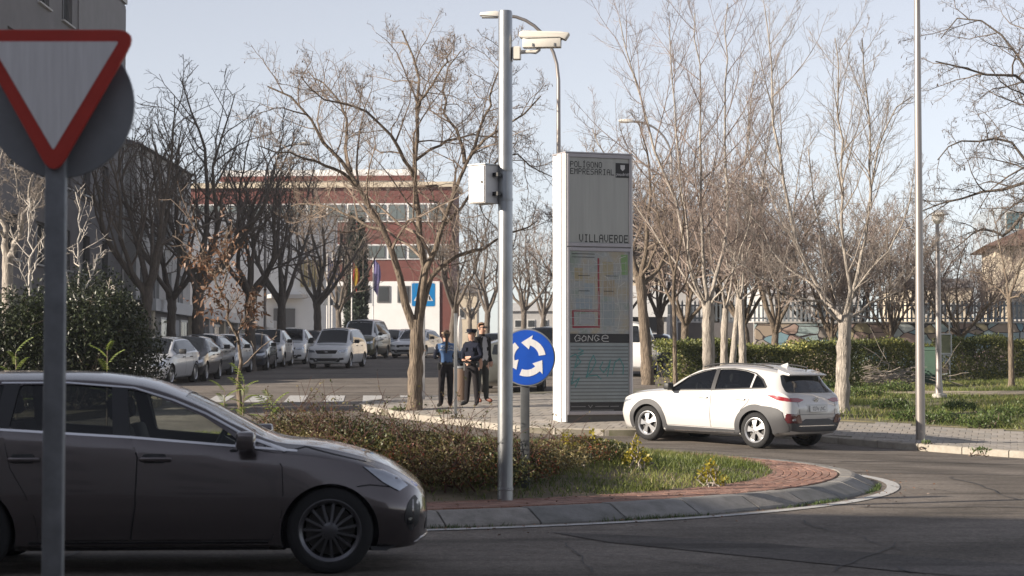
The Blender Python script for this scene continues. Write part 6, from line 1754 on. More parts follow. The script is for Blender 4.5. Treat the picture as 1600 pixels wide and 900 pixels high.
# ---- canopy and warehouse right of the column
wh = empty('canopy_building', (X(1005, 104), 104.0, 2.0), 0, 'white canopied warehouse with a dark loading bay past the information column', 'building')
bbox('wall', -4.2, 1.35, 2, 14, -0.5, 6.0, W_CREAM, wh)
bbox('canopy_fascia', -4.4, 1.1, -2.2, -2.0, 2.0, 3.6, W_WHITE, wh)
bbox('canopy_roof', -4.4, 1.1, -1.998, 2.0, 3.3, 3.5, W_PALE, wh)
bbox('loading_bay', -4.1, 1.0, 1.9, 1.998, -0.5, 3.0, W_DARKF, wh)
for s in (-4.2, 0.95): bbox('canopy_post', s, s + 0.12, -1.95, -1.83, -0.5, 2.0, W_PALE, wh)
# ---- low sheds far behind, between the street trees
for px, Yq, wpx, ytop, m, lab in ((715, 210, 60, 440, W_CREAM, 'tan shed far behind the crossing sign'), (1090, 190, 120, 430, W_PALE, 'pale grey shed behind the thicket above the white crossover'), (1270, 210, 150, 440, W_PALE, 'long pale shed behind the low forked tree'), (1480, 190, 110, 430, W_CREAM, 'cream shed behind the park lamp'), (840, 230, 90, 470, W_PALE, 'low pale shed between the galvanised pole and the column')):
    z = float(zg(0, Yq)); xx = X(px, Yq); hw = wpx / 2 / FPX * Yq; H = P(px, ytop, Yq).z - z
    o = empty('industrial_shed', (xx, Yq, z), 0, lab, 'building', 'industrial sheds in the distance')
    bbox('wall', -hw, hw, 0, 15, -1, H - 1.2, m, o)
    b = MB(); b.add([(-hw - 0.2, -0.3, H - 1.198), (hw + 0.2, -0.3, H - 1.198), (hw + 0.2, 15, H - 1.198), (-hw - 0.2, 15, H - 1.198), (-hw - 0.2, 7.5, H), (hw + 0.2, 7.5, H)], [(3, 2, 1, 0), (0, 1, 5, 4), (2, 3, 4, 5), (1, 2, 5), (3, 0, 4)]); b.build('roof', W_ROOF if m is W_CREAM else W_PALE, o)
    for i in range(4):
        q = bbox('window', -hw * 0.8 + i * hw * 0.45, -hw * 0.8 + i * hw * 0.45 + hw * 0.26, -0.06, -0.003, H * 0.45, H * 0.62, W_FRAME, o); bbox('pane', -hw * 0.78 + i * hw * 0.45, -hw * 0.82 + i * hw * 0.45 + hw * 0.26, -0.09, -0.061, H * 0.47, H * 0.60, W_PANE, q)
# ---- cream house and tower block at the right edge
Yh = 112.0; zh = lambda y: CAMZ + (570 - y) / FPX * Yh - 2.1
ho = empty('cream_house', (X(1556, Yh), Yh, 2.1), R(-8), 'cream house with dark overhanging eaves at the right edge', 'building')
bbox('wall', 0, 9, 0, 8, -1, zh(385), W_CREAM, ho)
b = MB(); b.add([(-0.7, -0.9, zh(385) + 0.002), (9.7, -0.9, zh(385) + 0.002), (9.7, 8.9, zh(385) + 0.002), (-0.7, 8.9, zh(385) + 0.002), (3, 4, zh(338)), (6, 4, zh(338))], [(3, 2, 1, 0), (0, 1, 5, 4), (2, 3, 4, 5), (1, 2, 5), (3, 0, 4)]); b.build('roof', mat('roof_tiles', (0.13, 0.075, 0.055), 0.85, var=0.2, scale=3), ho)
for i in range(3):
    xx = 0.9 + i * 2.3
    o = bbox('window', xx, xx + 1.0, -0.06, -0.004, 2.0, 3.6, W_DARKF, ho); bbox('pane', xx + 0.1, xx + 0.9, -0.09, -0.061, 2.1, 3.5, W_PANE, o); bbox('sill', xx - 0.1, xx + 1.1, -0.16, -0.003, 1.9, 1.998, W_PALE, ho)
Yk = 160.0; zk = lambda y: CAMZ + (570 - y) / FPX * Yk - 3
tb = empty('tower_block', (X(1566, Yk), Yk, 3.0), 0, 'blue grey tower block above the cream house roof', 'building')
bbox('wall', 0, 12, 0, 10, -1, zk(322), mat('tower_blue', (0.25, 0.29, 0.33), 0.7, var=0.1, scale=0.5), tb)
for f in range(4):
    for i in range(4):
        o = bbox('window', 0.3 + i * 1.5, 1.5 + i * 1.5, -0.08, -0.004, zk(330) - f * 3.0 - 1.5, zk(330) - f * 3.0, W_FRAME, tb); bbox('pane', 0.4 + i * 1.5, 1.4 + i * 1.5, -0.11, -0.081, zk(330) - f * 3.0 - 1.4, zk(330) - f * 3.0 - 0.1, mat('teal_pane', (0.08, 0.14, 0.16), 0.08), o)
# ---- graffiti wall and palisade fence
gm_ = bpy.data.materials.new('graffiti'); gm_.use_nodes = True
n_ = gm_.node_tree; bsd = n_.nodes['Principled BSDF']; tcn = n_.nodes.new('ShaderNodeTexCoord')
mpn = n_.nodes.new('ShaderNodeMapping'); mpn.inputs['Scale'].default_value = (0.9, 1, 1.6); n_.links.new(tcn.outputs['Object'], mpn.inputs[0])
nz = n_.nodes.new('ShaderNodeTexNoise'); nz.inputs['Scale'].default_value = 0.9; nz.inputs['Detail'].default_value = 2; n_.links.new(mpn.outputs[0], nz.inputs['Vector'])
ad = n_.nodes.new('ShaderNodeMix'); ad.data_type = 'RGBA'; ad.inputs[0].default_value = 0.28; n_.links.new(mpn.outputs[0], ad.inputs[6]); n_.links.new(nz.outputs['Color'], ad.inputs[7])
vv = n_.nodes.new('ShaderNodeTexVoronoi'); vv.inputs['Scale'].default_value = 2.5; n_.links.new(ad.outputs[2], vv.inputs['Vector'])
sp = n_.nodes.new('ShaderNodeSeparateColor'); n_.links.new(vv.outputs['Color'], sp.inputs[0])
rp = n_.nodes.new('ShaderNodeValToRGB'); rp.color_ramp.interpolation = 'CONSTANT'
cs_ = [(0.0, (0.36, 0.29, 0.23)), (0.22, (0.33, 0.41, 0.42)), (0.42, (0.42, 0.46, 0.46)), (0.55, (0.40, 0.29, 0.25)), (0.66, (0.36, 0.31, 0.2)), (0.76, (0.20, 0.32, 0.38)), (0.86, (0.34, 0.30, 0.27)), (0.95, (0.03, 0.03, 0.035))]
rp.color_ramp.elements[0].color = (*cs_[0][1], 1); rp.color_ramp.elements[1].position = cs_[1][0]; rp.color_ramp.elements[1].color = (*cs_[1][1], 1)
for p_, c_ in cs_[2:]:
    e = rp.color_ramp.elements.new(p_); e.color = (*c_, 1)
n_.links.new(sp.outputs[0], rp.inputs[0])
vd = n_.nodes.new('ShaderNodeTexVoronoi'); vd.feature = 'DISTANCE_TO_EDGE'; vd.inputs['Scale'].default_value = 2.5; n_.links.new(ad.outputs[2], vd.inputs['Vector'])
lt = n_.nodes.new('ShaderNodeMath'); lt.operation = 'LESS_THAN'; lt.inputs[1].default_value = 0.035; n_.links.new(vd.outputs['Distance'], lt.inputs[0])
mg = n_.nodes.new('ShaderNodeMix'); mg.data_type = 'RGBA'; n_.links.new(lt.outputs[0], mg.inputs[0]); n_.links.new(rp.outputs[0], mg.inputs[6]); mg.inputs[7].default_value = (0.05, 0.04, 0.045, 1)
n_.links.new(mg.outputs[2], bsd.inputs['Base Color']); bsd.inputs['Roughness'].default_value = 0.8
Yf = 72.0
def zf_(y): return CAMZ + (570 - y) / FPX * Yf
gw_ = empty('graffiti_wall', (X(1180, Yf), Yf, 0), R(2), 'low wall covered in colourful graffiti behind the hedge', 'wall')
LW = X(1640, Yf) - X(1180, Yf)
bbox('wall', 0, LW, 0, 0.25, 0.6, zf_(505), gm_, gw_)
bbox('coping', -0.05, LW, -0.04, 0.29, zf_(505) + 0.002, zf_(502.5), W_PALE, gw_)
fn = empty('palisade_fence', (X(1060, Yf), Yf + 0.12, 0), R(2), 'pale blue steel palisade fence standing on the painted wall', 'fence')
pal = MB(); h = zf_(468) - zf_(502)
pal.add([(-0.035, 0, 0), (0.035, 0, 0), (0.035, 0, h - 0.1), (0, 0, h), (-0.035, 0, h - 0.1), (-0.035, 0.02, 0), (0.035, 0.02, 0), (0.035, 0.02, h - 0.1), (0, 0.02, h), (-0.035, 0.02, h - 0.1)], [(0, 1, 2, 3, 4), (9, 8, 7, 6, 5)] + [(i, 5 + i, 5 + (i + 1) % 5, (i + 1) % 5) for i in range(5)])
pmesh = pal.mesh('pale', mat('palisade_blue', (0.20, 0.225, 0.25), 0.6, 0.2))
LF = X(1640, Yf) - X(1060, Yf)
for i in range(int(LF / 0.155)):
    o = link('pale', pmesh, fn); o.location = (i * 0.155, 0, zf_(502))
for zz in (zf_(497), zf_(477)):
    b = MB(); b.box((LF / 2, 0.045, zz), (LF, 0.04, 0.05)); b.build('rail', MATS['palisade_blue'], fn)
bbox('base_wall', 0, X(1178, Yf) - X(1060, Yf), -0.1, 0.15, 0.6, zf_(504), W_GREY, fn)
# tall block off to the left of the view: its roof line shades the foreground
e0 = Vector((-58.0, 16.5)); e1 = Vector((-15.0, 3.6)); nrm = Vector((-0.287, -0.958))
sb = empty('shading_block', (0, 0, 0), 0, 'apartment block out of view to the left, its shadow covering the foreground', 'building')
HB = 13.0
pts = [e0, e1, e1 + nrm * 26, e0 + nrm * 26]
b = MB(); b.prism([tuple(p) for p in pts][::-1], -0.3, HB); b.build('wall', W_PALE, sb)
b = MB(); b.prism([tuple(p) for p in [e0 + nrm * .4, e1 + nrm * .4, e1 + nrm * 25.6, e0 + nrm * 25.6]][::-1], HB + 0.002, HB + 0.05); b.build('roof', W_ROOF, sb)

# unseen block added behind the camera to cut sky fill in the foreground
rear = side_building('rear_sky_blocker', 'unseen block added behind the camera to hold back sky light', 46.0, -14.0, 44.0, 15.0, 14, [(y, z, 1.6, 1.5) for y in range(-10, 42, 4) for z in (1.5, 4.6, 7.7, 10.8)], W_PALE, W_FRAME, 0.0, 0.4, 8)
rear.location = (28.0, -26.0, 0.0); rear.rotation_euler = (0, 0, R(90))
# ================================================================ people
SKIN = mat('skin', (0.42, 0.25, 0.18), 0.55)
P_NAVY = mat('uniform_navy', (0.009, 0.011, 0.022), 0.9, spec=0.2)
P_TROU = mat('trousers_dark', (0.016, 0.014, 0.016), 0.9, spec=0.2)
P_BLUE = mat('shirt_blue', (0.055, 0.12, 0.26), 0.8, var=0.1, scale=8)
P_HAIR = mat('hair_brown', (0.055, 0.032, 0.02), 0.6, var=0.3, scale=20)
P_HAIRD = mat('hair_dark', (0.02, 0.014, 0.011), 0.5, var=0.3, scale=20)
P_SHOE = mat('shoe_black', (0.012, 0.012, 0.013), 0.4)
P_SHOEB = mat('shoe_brown', (0.16, 0.045, 0.025), 0.5)
P_JACK = mat('jacket_black', (0.011, 0.011, 0.014), 0.85, spec=0.25)
P_SWEAT = mat('sweater_pale', (0.42, 0.42, 0.44), 0.9)
P_CHINO = mat('trousers_green', (0.032, 0.034, 0.032), 0.9)
P_WHITE = mat('reflective_white', (0.62, 0.63, 0.65), 0.5)
def person(loc, rz, s, J, mats, region, label):
    """J: name -> (x, y, z, rx, ry); the body is one skinned surface. region(v, name) -> material index"""
    E = [('pelvis', 'belly'), ('belly', 'chest'), ('chest', 'neck0'), ('neck0', 'neck'), ('neck', 'head0'), ('head0', 'head1'), ('head1', 'head2')]
    for a in 'LR':
        E += [('chest', 'sh' + a), ('sh' + a, 'el' + a), ('el' + a, 'wr' + a), ('wr' + a, 'pa' + a), ('pelvis', 'hip' + a), ('hip' + a, 'th' + a), ('th' + a, 'kn' + a), ('kn' + a, 'sn' + a), ('sn' + a, 'an' + a), ('an' + a, 'to' + a)]
        w_ = Vector(J['wr' + a][:3]); p_ = Vector(J['pa' + a][:3]); d = (p_ - w_).normalized()
        sd = d.cross(Vector((0, 0, 1))); sd = sd.normalized() if sd.length > 0.1 else Vector((1, 0, 0))
        up = sd.cross(d)
        for i, (o, L) in enumerate(((-0.030, 0.055), (-0.010, 0.07), (0.010, 0.066), (0.028, 0.05))):
            m1 = p_ + sd * o + d * L * 0.55 - up * 0.006; m2 = p_ + sd * o * 1.1 + d * L - up * 0.03
            J['f%s%d' % (a, i)] = (*m1, 0.0095, 0.0095); J['g%s%d' % (a, i)] = (*m2, 0.008, 0.008)
            E += [('pa' + a, 'f%s%d' % (a, i)), ('f%s%d' % (a, i), 'g%s%d' % (a, i))]
        t1 = w_.lerp(p_, 0.55) - sd * 0.045 + d * 0.02; t2 = t1 + d * 0.035 - up * 0.01
        J['t%s0' % a] = (*t1, 0.011, 0.011); J['t%s1' % a] = (*t2, 0.009, 0.009)
        E += [('wr' + a, 't%s0' % a), ('t%s0' % a, 't%s1' % a)]
    names = list(J)
    me = bpy.data.meshes.new('body')
    me.from_pydata([J[n][:3] for n in names], [(names.index(a), names.index(b)) for a, b in E], [])
    o = bpy.data.objects.new('tmp_body', me); col.objects.link(o)
    o.modifiers.new('skin', 'SKIN').use_smooth_shade = True
    sv = me.skin_vertices[0].data
    for i, n in enumerate(names): sv[i].radius = J[n][3:5]; sv[i].use_root = (n == 'pelvis')
    ss = o.modifiers.new('sub', 'SUBSURF'); ss.levels = 2; ss.render_levels = 2
    dg = bpy.context.evaluated_depsgraph_get()
    out = bpy.data.meshes.new_from_object(o.evaluated_get(dg)); bpy.data.objects.remove(o)
    out.materials.clear()
    for m in mats: out.materials.append(m)
    C = [(n, Vector(J[n][:3])) for n in names]
    for p in out.polygons:
        c = p.center; n = min(C, key=lambda q: (q[1] - c).length)[0]
        p.material_index = region(c, n)
    out.polygons.foreach_set('use_smooth', [True] * len(out.polygons))
    rt = empty('person', loc, rz, label, 'person'); rt.scale = (s, s, s)
    link('body', out, rt)
    bvh = BVHTree.FromPolygons([v.co.copy() for v in out.vertices], [tuple(p.vertices) for p in out.polygons])
    return rt, bvh
def ell(name, c, r, m, parent, keep=None, n=20):
    b = MB(); V = []; F = []
    for i in range(n // 2 + 1):
        t = math.pi * i / (n // 2)
        for j in range(n):
            a = 2 * math.pi * j / n; V.append((c[0] + r[0] * math.sin(t) * math.cos(a), c[1] + r[1] * math.sin(t) * math.sin(a), c[2] + r[2] * math.cos(t)))
    for i in range(n // 2):
        for j in range(n):
            f = (i * n + j, (i + 1) * n + j, (i + 1) * n + (j + 1) % n, i * n + (j + 1) % n)
            cc = sum((Vector(V[q]) for q in f), Vector()) / 4
            if keep is None or keep(cc - Vector(c)): F.append(f)
    b.add(V, F); return b.build(name, m, parent, smooth=True, angle=80)
# joints for a figure facing -y (towards the camera); L is at +x
def base_joints(arms, legs):
    J = {'pelvis': (0, 0, .95, .155, .115), 'belly': (0, -.01, 1.12, .145, .105), 'chest': (0, 0, 1.31, .165, .115), 'neck0': (0, .01, 1.44, .085, .075), 'neck': (0, 0, 1.50, .055, .055), 'head0': (0, -.015, 1.56, .07, .075), 'head1': (0, -.01, 1.64, .078, .092), 'head2': (0, 0, 1.70, .06, .075)}
    J.update(arms); J.update(legs); return J
def leg(a, s, fx, fy, turn=0.0, kb=0.0):
    tx, ty = math.sin(turn) * 0.17, -math.cos(turn) * 0.17
    return {'hip' + a: (.085 * s, 0, .88, .098, .10), 'th' + a: (.09 * s + (fx - .09 * s) * .3, fy * .3 - kb * .5, .70, .085, .09), 'kn' + a: (.09 * s + (fx - .09 * s) * .55, fy * .55 - kb, .49, .066, .072), 'sn' + a: (.09 * s + (fx - .09 * s) * .78, fy * .8, .30, .064, .07), 'an' + a: (fx, fy, .09, .052, .058), 'to' + a: (fx + tx, fy + ty, .045, .042, .036)}
# -- officer with the braid, back to the camera (drawn facing -y then turned round)
arms = {'shL': (.185, 0, 1.385, .066, .066), 'elL': (.25, -.02, 1.13, .052, .052), 'wrL': (.17, -.22, 1.12, .036, .036), 'paL': (.12, -.28, 1.14, .04, .025), 'shR': (-.185, 0, 1.385, .066, .066), 'elR': (-.255, -.03, 1.12, .052, .052), 'wrR': (-.15, -.22, 1.15, .036, .036), 'paR': (-.09, -.28, 1.17, .04, .025)}
J = base_joints(arms, {**leg('L', 1, .12, 0.02, .25), **leg('R', -1, -.10, -0.02, -.3)})
def rg(c, n):
    if n.startswith('head') or (n == 'neck' and c.z > 1.47): return 0
    if n[0] in 'fgt' and n[1] in 'LR' and n[-1].isdigit() or n[:2] == 'pa': return 0
    if n[:2] == 'to' or c.z < .085: return 3
    if n[:2] in ('an', 'sn', 'kn', 'th') or n.startswith('hip') or c.z < .99: return 2
    if n[:2] in ('el', 'wr'): return 4
    if n[:2] == 'sh': return 4 if abs(c.x) > .2 else 1
    return 1 if c.z > 1.02 else 4
def at_pave(px, Y_): return (X(px, Y_), Y_, float(zpave(X(px, Y_), Y_)) - 0.004)
wo, bv = person(at_pave(697, 44.6), R(180 + 14), 1.0, J, [SKIN, P_BLUE, P_TROU, P_SHOE, P_NAVY], rg, 'person in a blue police top with a dark braid, back to the camera')
ell('hair', (0, 0.0, 1.645), (.092, .112, .105), P_HAIR, wo, lambda v: v.y > -0.03 or v.z > 0.05)
b = MB(); b.tube([(0, .10, 1.63), (0.01, .125, 1.55), (0.015, .14, 1.45), (0.02, .14, 1.33), (0.025, .135, 1.22)], [.045, .034, .032, .028, .012], 8); b.build('braid', P_HAIRD, wo, smooth=True)
b = MB(); b.lathe([(.094, 1.655), (.102, 1.66), (.102, 1.685), (.094, 1.69)], 20); hb = b.build('headband', mat('band_tan', (0.28, 0.20, 0.13), 0.7), wo, smooth=True); hb.scale = (1, 1.2, 1)
b = MB(); b.lathe([(.155, .965), (.163, .97), (.163, 1.01), (.155, 1.015)], 24); bt = b.build('belt', P_SHOE, wo, smooth=True); bt.scale = (1, .78, 1)
b = MB(); b.box((.17, .02, .93), (.05, .09, .15)); b.build('radio_pouch', P_SHOE, wo, bevel=.012)
b = MB(); b.box((-.17, .02, .95), (.05, .07, .10)); b.build('belt_pouch', P_SHOE, wo, bevel=.012)
for txt, zz, sz in (('POLICIA', 1.365, .075), ('MUNICIPAL', 1.295, .062)):
    me = text_mesh('back_lettering', txt, sz, P_WHITE)
    for v in me.vertices:
        xx, zv = -v.co.x, zz + v.co.y
        h = bv.ray_cast(Vector((xx, 2, zv)), Vector((0, -1, 0)))
        v.co = (xx, (h[0].y if h[0] else 0.1) + 0.008, zv)
    link('back_lettering', me, wo)
for s in (-1, 1):
    b = MB(); b.box((.232 * s, 0.01, 1.25), (.012, .035, .22), M=Matrix.Rotation(R(-16) * -s, 3, 'Y')); b.build('sleeve_stripe', P_WHITE, wo)
# -- officer in a cap, facing left across the picture
arms = {'shL': (.185, 0, 1.385, .07, .07), 'elL': (.27, .03, 1.14, .056, .056), 'wrL': (.12, -.18, 1.07, .038, .038), 'paL': (.05, -.20, 1.07, .04, .026), 'shR': (-.185, 0, 1.385, .07, .07), 'elR': (-.27, .03, 1.14, .056, .056), 'wrR': (-.13, -.18, 1.05, .038, .038), 'paR': (-.06, -.20, 1.05, .04, .026)}
J = base_joints(arms, {**leg('L', 1, .16, 0.0, .4), **leg('R', -1, -.16, 0.02, -.4)})
def rg2(c, n):
    if n.startswith('head') or (n == 'neck' and c.z > 1.485): return 0
    if n[0] in 'fgt' and n[1] in 'LR' and n[-1].isdigit() or n[:2] == 'pa': return 0
    if n[:2] == 'to' or c.z < .085: return 2
    return 3 if (c.z < .97 and n[:2] not in ('wr', 'el')) else 1
of, bv = person(at_pave(737, 45.2), R(-38), 1.0, J, [SKIN, P_NAVY, P_SHOE, P_TROU], rg2, 'person in a dark navy police uniform and cap, arms folded in front')
ell('hair', (0, 0.01, 1.64), (.088, .105, .09), P_HAIRD, of, lambda v: v.y > 0.01)
b = MB(); b.lathe([(.10, 1.675), (.104, 1.70), (.115, 1.735), (.10, 1.755), (.0, 1.76)], 24); cp = b.build('cap', P_NAVY, of, smooth=True); cp.scale = (1, 1.18, 1)
b = MB(); b.add([(-.085, -.06, 1.682), (.085, -.06, 1.682), (.06, -.17, 1.665), (-.06, -.17, 1.665), (-.085, -.06, 1.69), (.085, -.06, 1.69), (.06, -.17, 1.673), (-.06, -.17, 1.673)], [(3, 2, 1, 0), (4, 5, 6, 7), (0, 1, 5, 4), (1, 2, 6, 5), (2, 3, 7, 6), (3, 0, 4, 7)]); b.build('cap_visor', P_SHOE, of)
b = MB(); b.box((0, -.118, 1.725), (.035, .01, .03)); b.build('cap_badge', P_WHITE, of)
b = MB(); b.add([(-.012, -.098, 1.63), (.012, -.098, 1.63), (.015, -.098, 1.595), (-.015, -.098, 1.595), (0, -.125, 1.598)], [(0, 1, 4), (1, 2, 4), (2, 3, 4), (3, 0, 4)]); b.build('nose', SKIN, of)
for s in (-1, 1):
    ell('eye', (.03 * s, -.094, 1.642), (.011, .007, .007), P_HAIRD, of, n=8)
    ell('ear', (.082 * s, 0.0, 1.625), (.012, .024, .034), SKIN, of, n=8)
    b = MB(); b.box((.10 * s, -.118, 1.30), (.085, .02, .09)); b.build('chest_pocket', P_NAVY, of, bevel=.006)
b = MB(); b.lathe([(.158, .975), (.168, .98), (.168, 1.02), (.158, 1.025)], 24); bt = b.build('belt', P_SHOE, of, smooth=True); bt.scale = (1, .78, 1)
b = MB(); b.box((-.18, .0, .90), (.06, .10, .20)); b.build('holster', P_SHOE, of, bevel=.012)
b = MB(); b.box((.18, .0, .94), (.05, .08, .12)); b.build('belt_pouch', P_SHOE, of, bevel=.012)
link('chest_lettering', text_mesh('chest_lettering', 'POLICIA', .045, P_WHITE), of)
t = of.children[-1]; t.rotation_euler = (math.pi / 2, 0, 0); t.location = (.09, -.131, 1.36)
# -- man in sunglasses, facing right
arms = {'shL': (.19, 0, 1.39, .068, .068), 'elL': (.24, .05, 1.13, .055, .055), 'wrL': (.21, -.04, .93, .037, .037), 'paL': (.20, -.07, .86, .038, .026), 'shR': (-.19, 0, 1.39, .068, .068), 'elR': (-.24, .05, 1.13, .055, .055), 'wrR': (-.21, -.05, .93, .037, .037), 'paR': (-.20, -.08, .86, .038, .026)}
J = base_joints(arms, {**leg('L', 1, .10, -0.03, .2), **leg('R', -1, -.10, 0.03, -.2)})
def rg3(c, n):
    if n.startswith('head') or (n == 'neck' and c.z > 1.475): return 0
    if n[0] in 'fgt' and n[1] in 'LR' and n[-1].isdigit() or n[:2] == 'pa': return 0
    if n[:2] == 'to' or c.z < .085: return 3
    if n[:2] in ('an', 'sn', 'kn', 'th') or n.startswith('hip') or c.z < .95 and n[:2] not in ('wr', 'el'): return 2
    if n[:2] in ('sh', 'el', 'wr'): return 1
    return 4 if (c.y < -0.05 and abs(c.x) < .085) else 1
ma, bv = person(at_pave(753, 46.7), R(42), 1.075, J, [SKIN, P_JACK, P_CHINO, P_SHOEB, P_SWEAT], rg3, 'person with brown hair and sunglasses in a black jacket over a pale sweater')
ell('hair', (0, 0.012, 1.668), (.09, .108, .098), mat('hair_light', (0.16, 0.085, 0.045), 0.6, var=0.3, scale=20), ma, lambda v: v.y > 0.0 or v.z > 0.045)
b = MB(); b.box((-.036, -.102, 1.652), (.052, .012, .034)); b.box((.036, -.102, 1.652), (.052, .012, .034)); b.box((0, -.102, 1.66), (.03, .01, .008)); b.box((.083, -.05, 1.658), (.006, .11, .01)); b.box((-.083, -.05, 1.658), (.006, .11, .01)); b.build('sunglasses', P_SHOE, ma)
b = MB(); b.add([(-.012, -.098, 1.635), (.012, -.098, 1.635), (.016, -.098, 1.595), (-.016, -.098, 1.595), (0, -.128, 1.598)], [(0, 1, 4), (1, 2, 4), (2, 3, 4), (3, 0, 4)]); b.build('nose', SKIN, ma)
b = MB(); b.box((0, -.097, 1.568), (.045, .008, .009)); b.build('mouth', mat('lips', (0.30, 0.13, 0.11), 0.5), ma)
for s in (-1, 1): ell('ear', (.083 * s, 0.0, 1.625), (.012, .024, .034), SKIN, ma, n=8)
b = MB(); b.lathe([(.058, 1.45), (.075, 1.455), (.07, 1.50), (.058, 1.505)], 16); b.build('collar', P_JACK, ma, smooth=True)
for s in (-1, 1):
    b = MB(); b.add([(.07 * s, -.125, 1.44), (.10 * s, -.13, 1.30), (.095 * s, -.125, 1.05), (.125 * s, -.11, 1.05), (.14 * s, -.11, 1.42), (.07 * s, -.11, 1.44), (.10 * s, -.11, 1.30), (.095 * s, -.105, 1.05)], [(0, 1, 2, 3, 4), (0, 5, 6, 1), (1, 6, 7, 2)]); b.build('lapel', P_JACK, ma)
# ================================================================ shrubs, hedges, grass
def leaf_quads(C, size, g, up=0.0, aspect=0.5, nrm=None, jitter=0.6):
    n = len(C)
    d = norm(g.normal(size=(n, 3)) + np.array([0, 0, up]))
    q = norm(np.cross(d, g.normal(size=(n, 3))))
    s = size * g.uniform(1 - jitter * 0.5, 1 + jitter * 0.5, (n, 1))
    V = np.stack([C, C + d * s * 0.5 + q * s * aspect * 0.5, C + d * s, C + d * s * 0.5 - q * s * aspect * 0.5], 1).reshape(-1, 3)
    return V, np.arange(n * 4).reshape(-1, 4)
def blob_points(n, centers, radii, g, shell=0.55):
    """points in a union of ellipsoids, biased to the outside"""
    k = g.choice(len(centers), n, p=np.prod(radii, 1) ** 0.67 / np.sum(np.prod(radii, 1) ** 0.67))
    d = norm(g.normal(size=(n, 3)))
    r = shell + (1 - shell) * g.random((n, 1)) ** 0.7
    r *= 1 + 0.13 * g.normal(size=(n, 1))
    return centers[k] + d * r * radii[k]
def clump_tone(C, g, f=2.2, spread=0.28):
    t = 0.5 + 0.22 * np.sin(C[:, 0] * f + 1.3) * np.sin(C[:, 1] * f * 1.2) + 0.18 * np.sin(C[:, 2] * f * 1.7 + C[:, 0] * 1.1) + g.normal(size=len(C)) * spread
    return np.clip(t, 0, 1)
def shrub(name, label, base, centers, radii, n, size, m, seed, stems=6, group=None, cat='shrub', shell=0.5, aspect=0.5, stem_mat=None, sprigs=0, sprig_len=0.5, f=2.2, up=0.25):
    g = np.random.default_rng(seed)
    o = empty(name, base, 0, label, cat, group)
    C = blob_points(n, np.array(centers, float), np.array(radii, float), g, shell)
    C = C[C[:, 2] > 0.03]
    SV = []; SF = []; n0 = 0
    if sprigs:
        st = blob_points(sprigs, np.array(centers, float), np.array(radii, float), g, 0.9)
        st = st[st[:, 2] > 0.25]
        d = norm(g.normal(size=st.shape) * np.array([1, 1, 0.3]) + np.array([0, 0, 0.9]))
        pts, rad = grow(st - d * 0.15, d, g.uniform(0.3, 1.0, len(st)) * sprig_len, np.full(len(st), 0.006), 4, 0.002, 0.2, -0.04, g)
        v, ff = tubes(pts, rad, 3); SV.append(v); SF.append(ff + n0); n0 += len(v)
        a = g.integers(0, int(len(st) * 0.7) + 1, len(st) * 6); t = g.integers(1, 5, len(a))
        C = np.concatenate([C, pts[a, t] + g.normal(size=(len(a), 3)) * 0.012])
    V, F = leaf_quads(C, size, g, up, aspect)
    lo = link('foliage', mesh_np('foliage', V, F, False, [m], None, clump_tone(C, g, f)), o)
    cs = np.array(centers, float)
    k = g.integers(0, len(cs), stems * 3)
    p0 = np.stack([cs[k, 0] * 0.8 + g.normal(size=len(k)) * 0.1, cs[k, 1] * 0.8 + g.normal(size=len(k)) * 0.1, np.full(len(k), -0.05)], 1)
    p1 = cs[k] + g.normal(size=(len(k), 3)) * np.array(radii)[k] * 0.5
    t = np.linspace(0, 1, 5)[None, :, None]
    pts = p0[:, None] * (1 - t) + p1[:, None] * t + g.normal(size=(len(k), 5, 3)) * 0.03
    v, ff = tubes(pts, np.linspace(0.014, 0.005, 5)[None] * np.ones((len(k), 1)), 4); SV.append(v); SF.append(ff + n0)
    link('stem', mesh_np('stem', np.concatenate(SV), np.concatenate(SF), True, [stem_mat or T_BROWN]), o)['kind'] = 'stuff'
    return o
L_EVER = leafmat('leaf_evergreen', (0.009, 0.014, 0.007), (0.05, 0.066, 0.024), trans=0.2, rough=0.4)
L_HEDGE = leafmat('leaf_hedge', (0.05, 0.068, 0.019), (0.24, 0.26, 0.075), trans=0.35, c3=(0.5, 0.45, 0.14))
L_BARB = leafmat('leaf_barberry', (0.026, 0.038, 0.011), (0.155, 0.125, 0.043), trans=0.3, c3=(0.22, 0.055, 0.03))
L_STRAW = leafmat('leaf_straw', (0.045, 0.05, 0.018), (0.22, 0.18, 0.075), trans=0.3, c3=(0.34, 0.27, 0.13))
L_OLIVE = leafmat('leaf_olive', (0.028, 0.042, 0.012), (0.115, 0.125, 0.04), trans=0.3, c3=(0.26, 0.22, 0.08))
L_YEL = leafmat('leaf_yellow', (0.16, 0.17, 0.03), (0.50, 0.40, 0.05), trans=0.4)
L_AIL = leafmat('leaf_pinnate', (0.10, 0.15, 0.03), (0.30, 0.36, 0.09), trans=0.45)
L_DEAD = leafmat('leaf_dead', (0.12, 0.065, 0.04), (0.28, 0.16, 0.10), trans=0.3)
L_CYP = leafmat('leaf_cypress', (0.006, 0.012, 0.008), (0.025, 0.04, 0.02), trans=0.1)
L_GRASS = leafmat('grass_blade', (0.065, 0.095, 0.018), (0.24, 0.265, 0.07), trans=0.35, c3=(0.33, 0.28, 0.13))
L_WEED = leafmat('weed_leaf', (0.035, 0.065, 0.014), (0.12, 0.17, 0.045), trans=0.3)

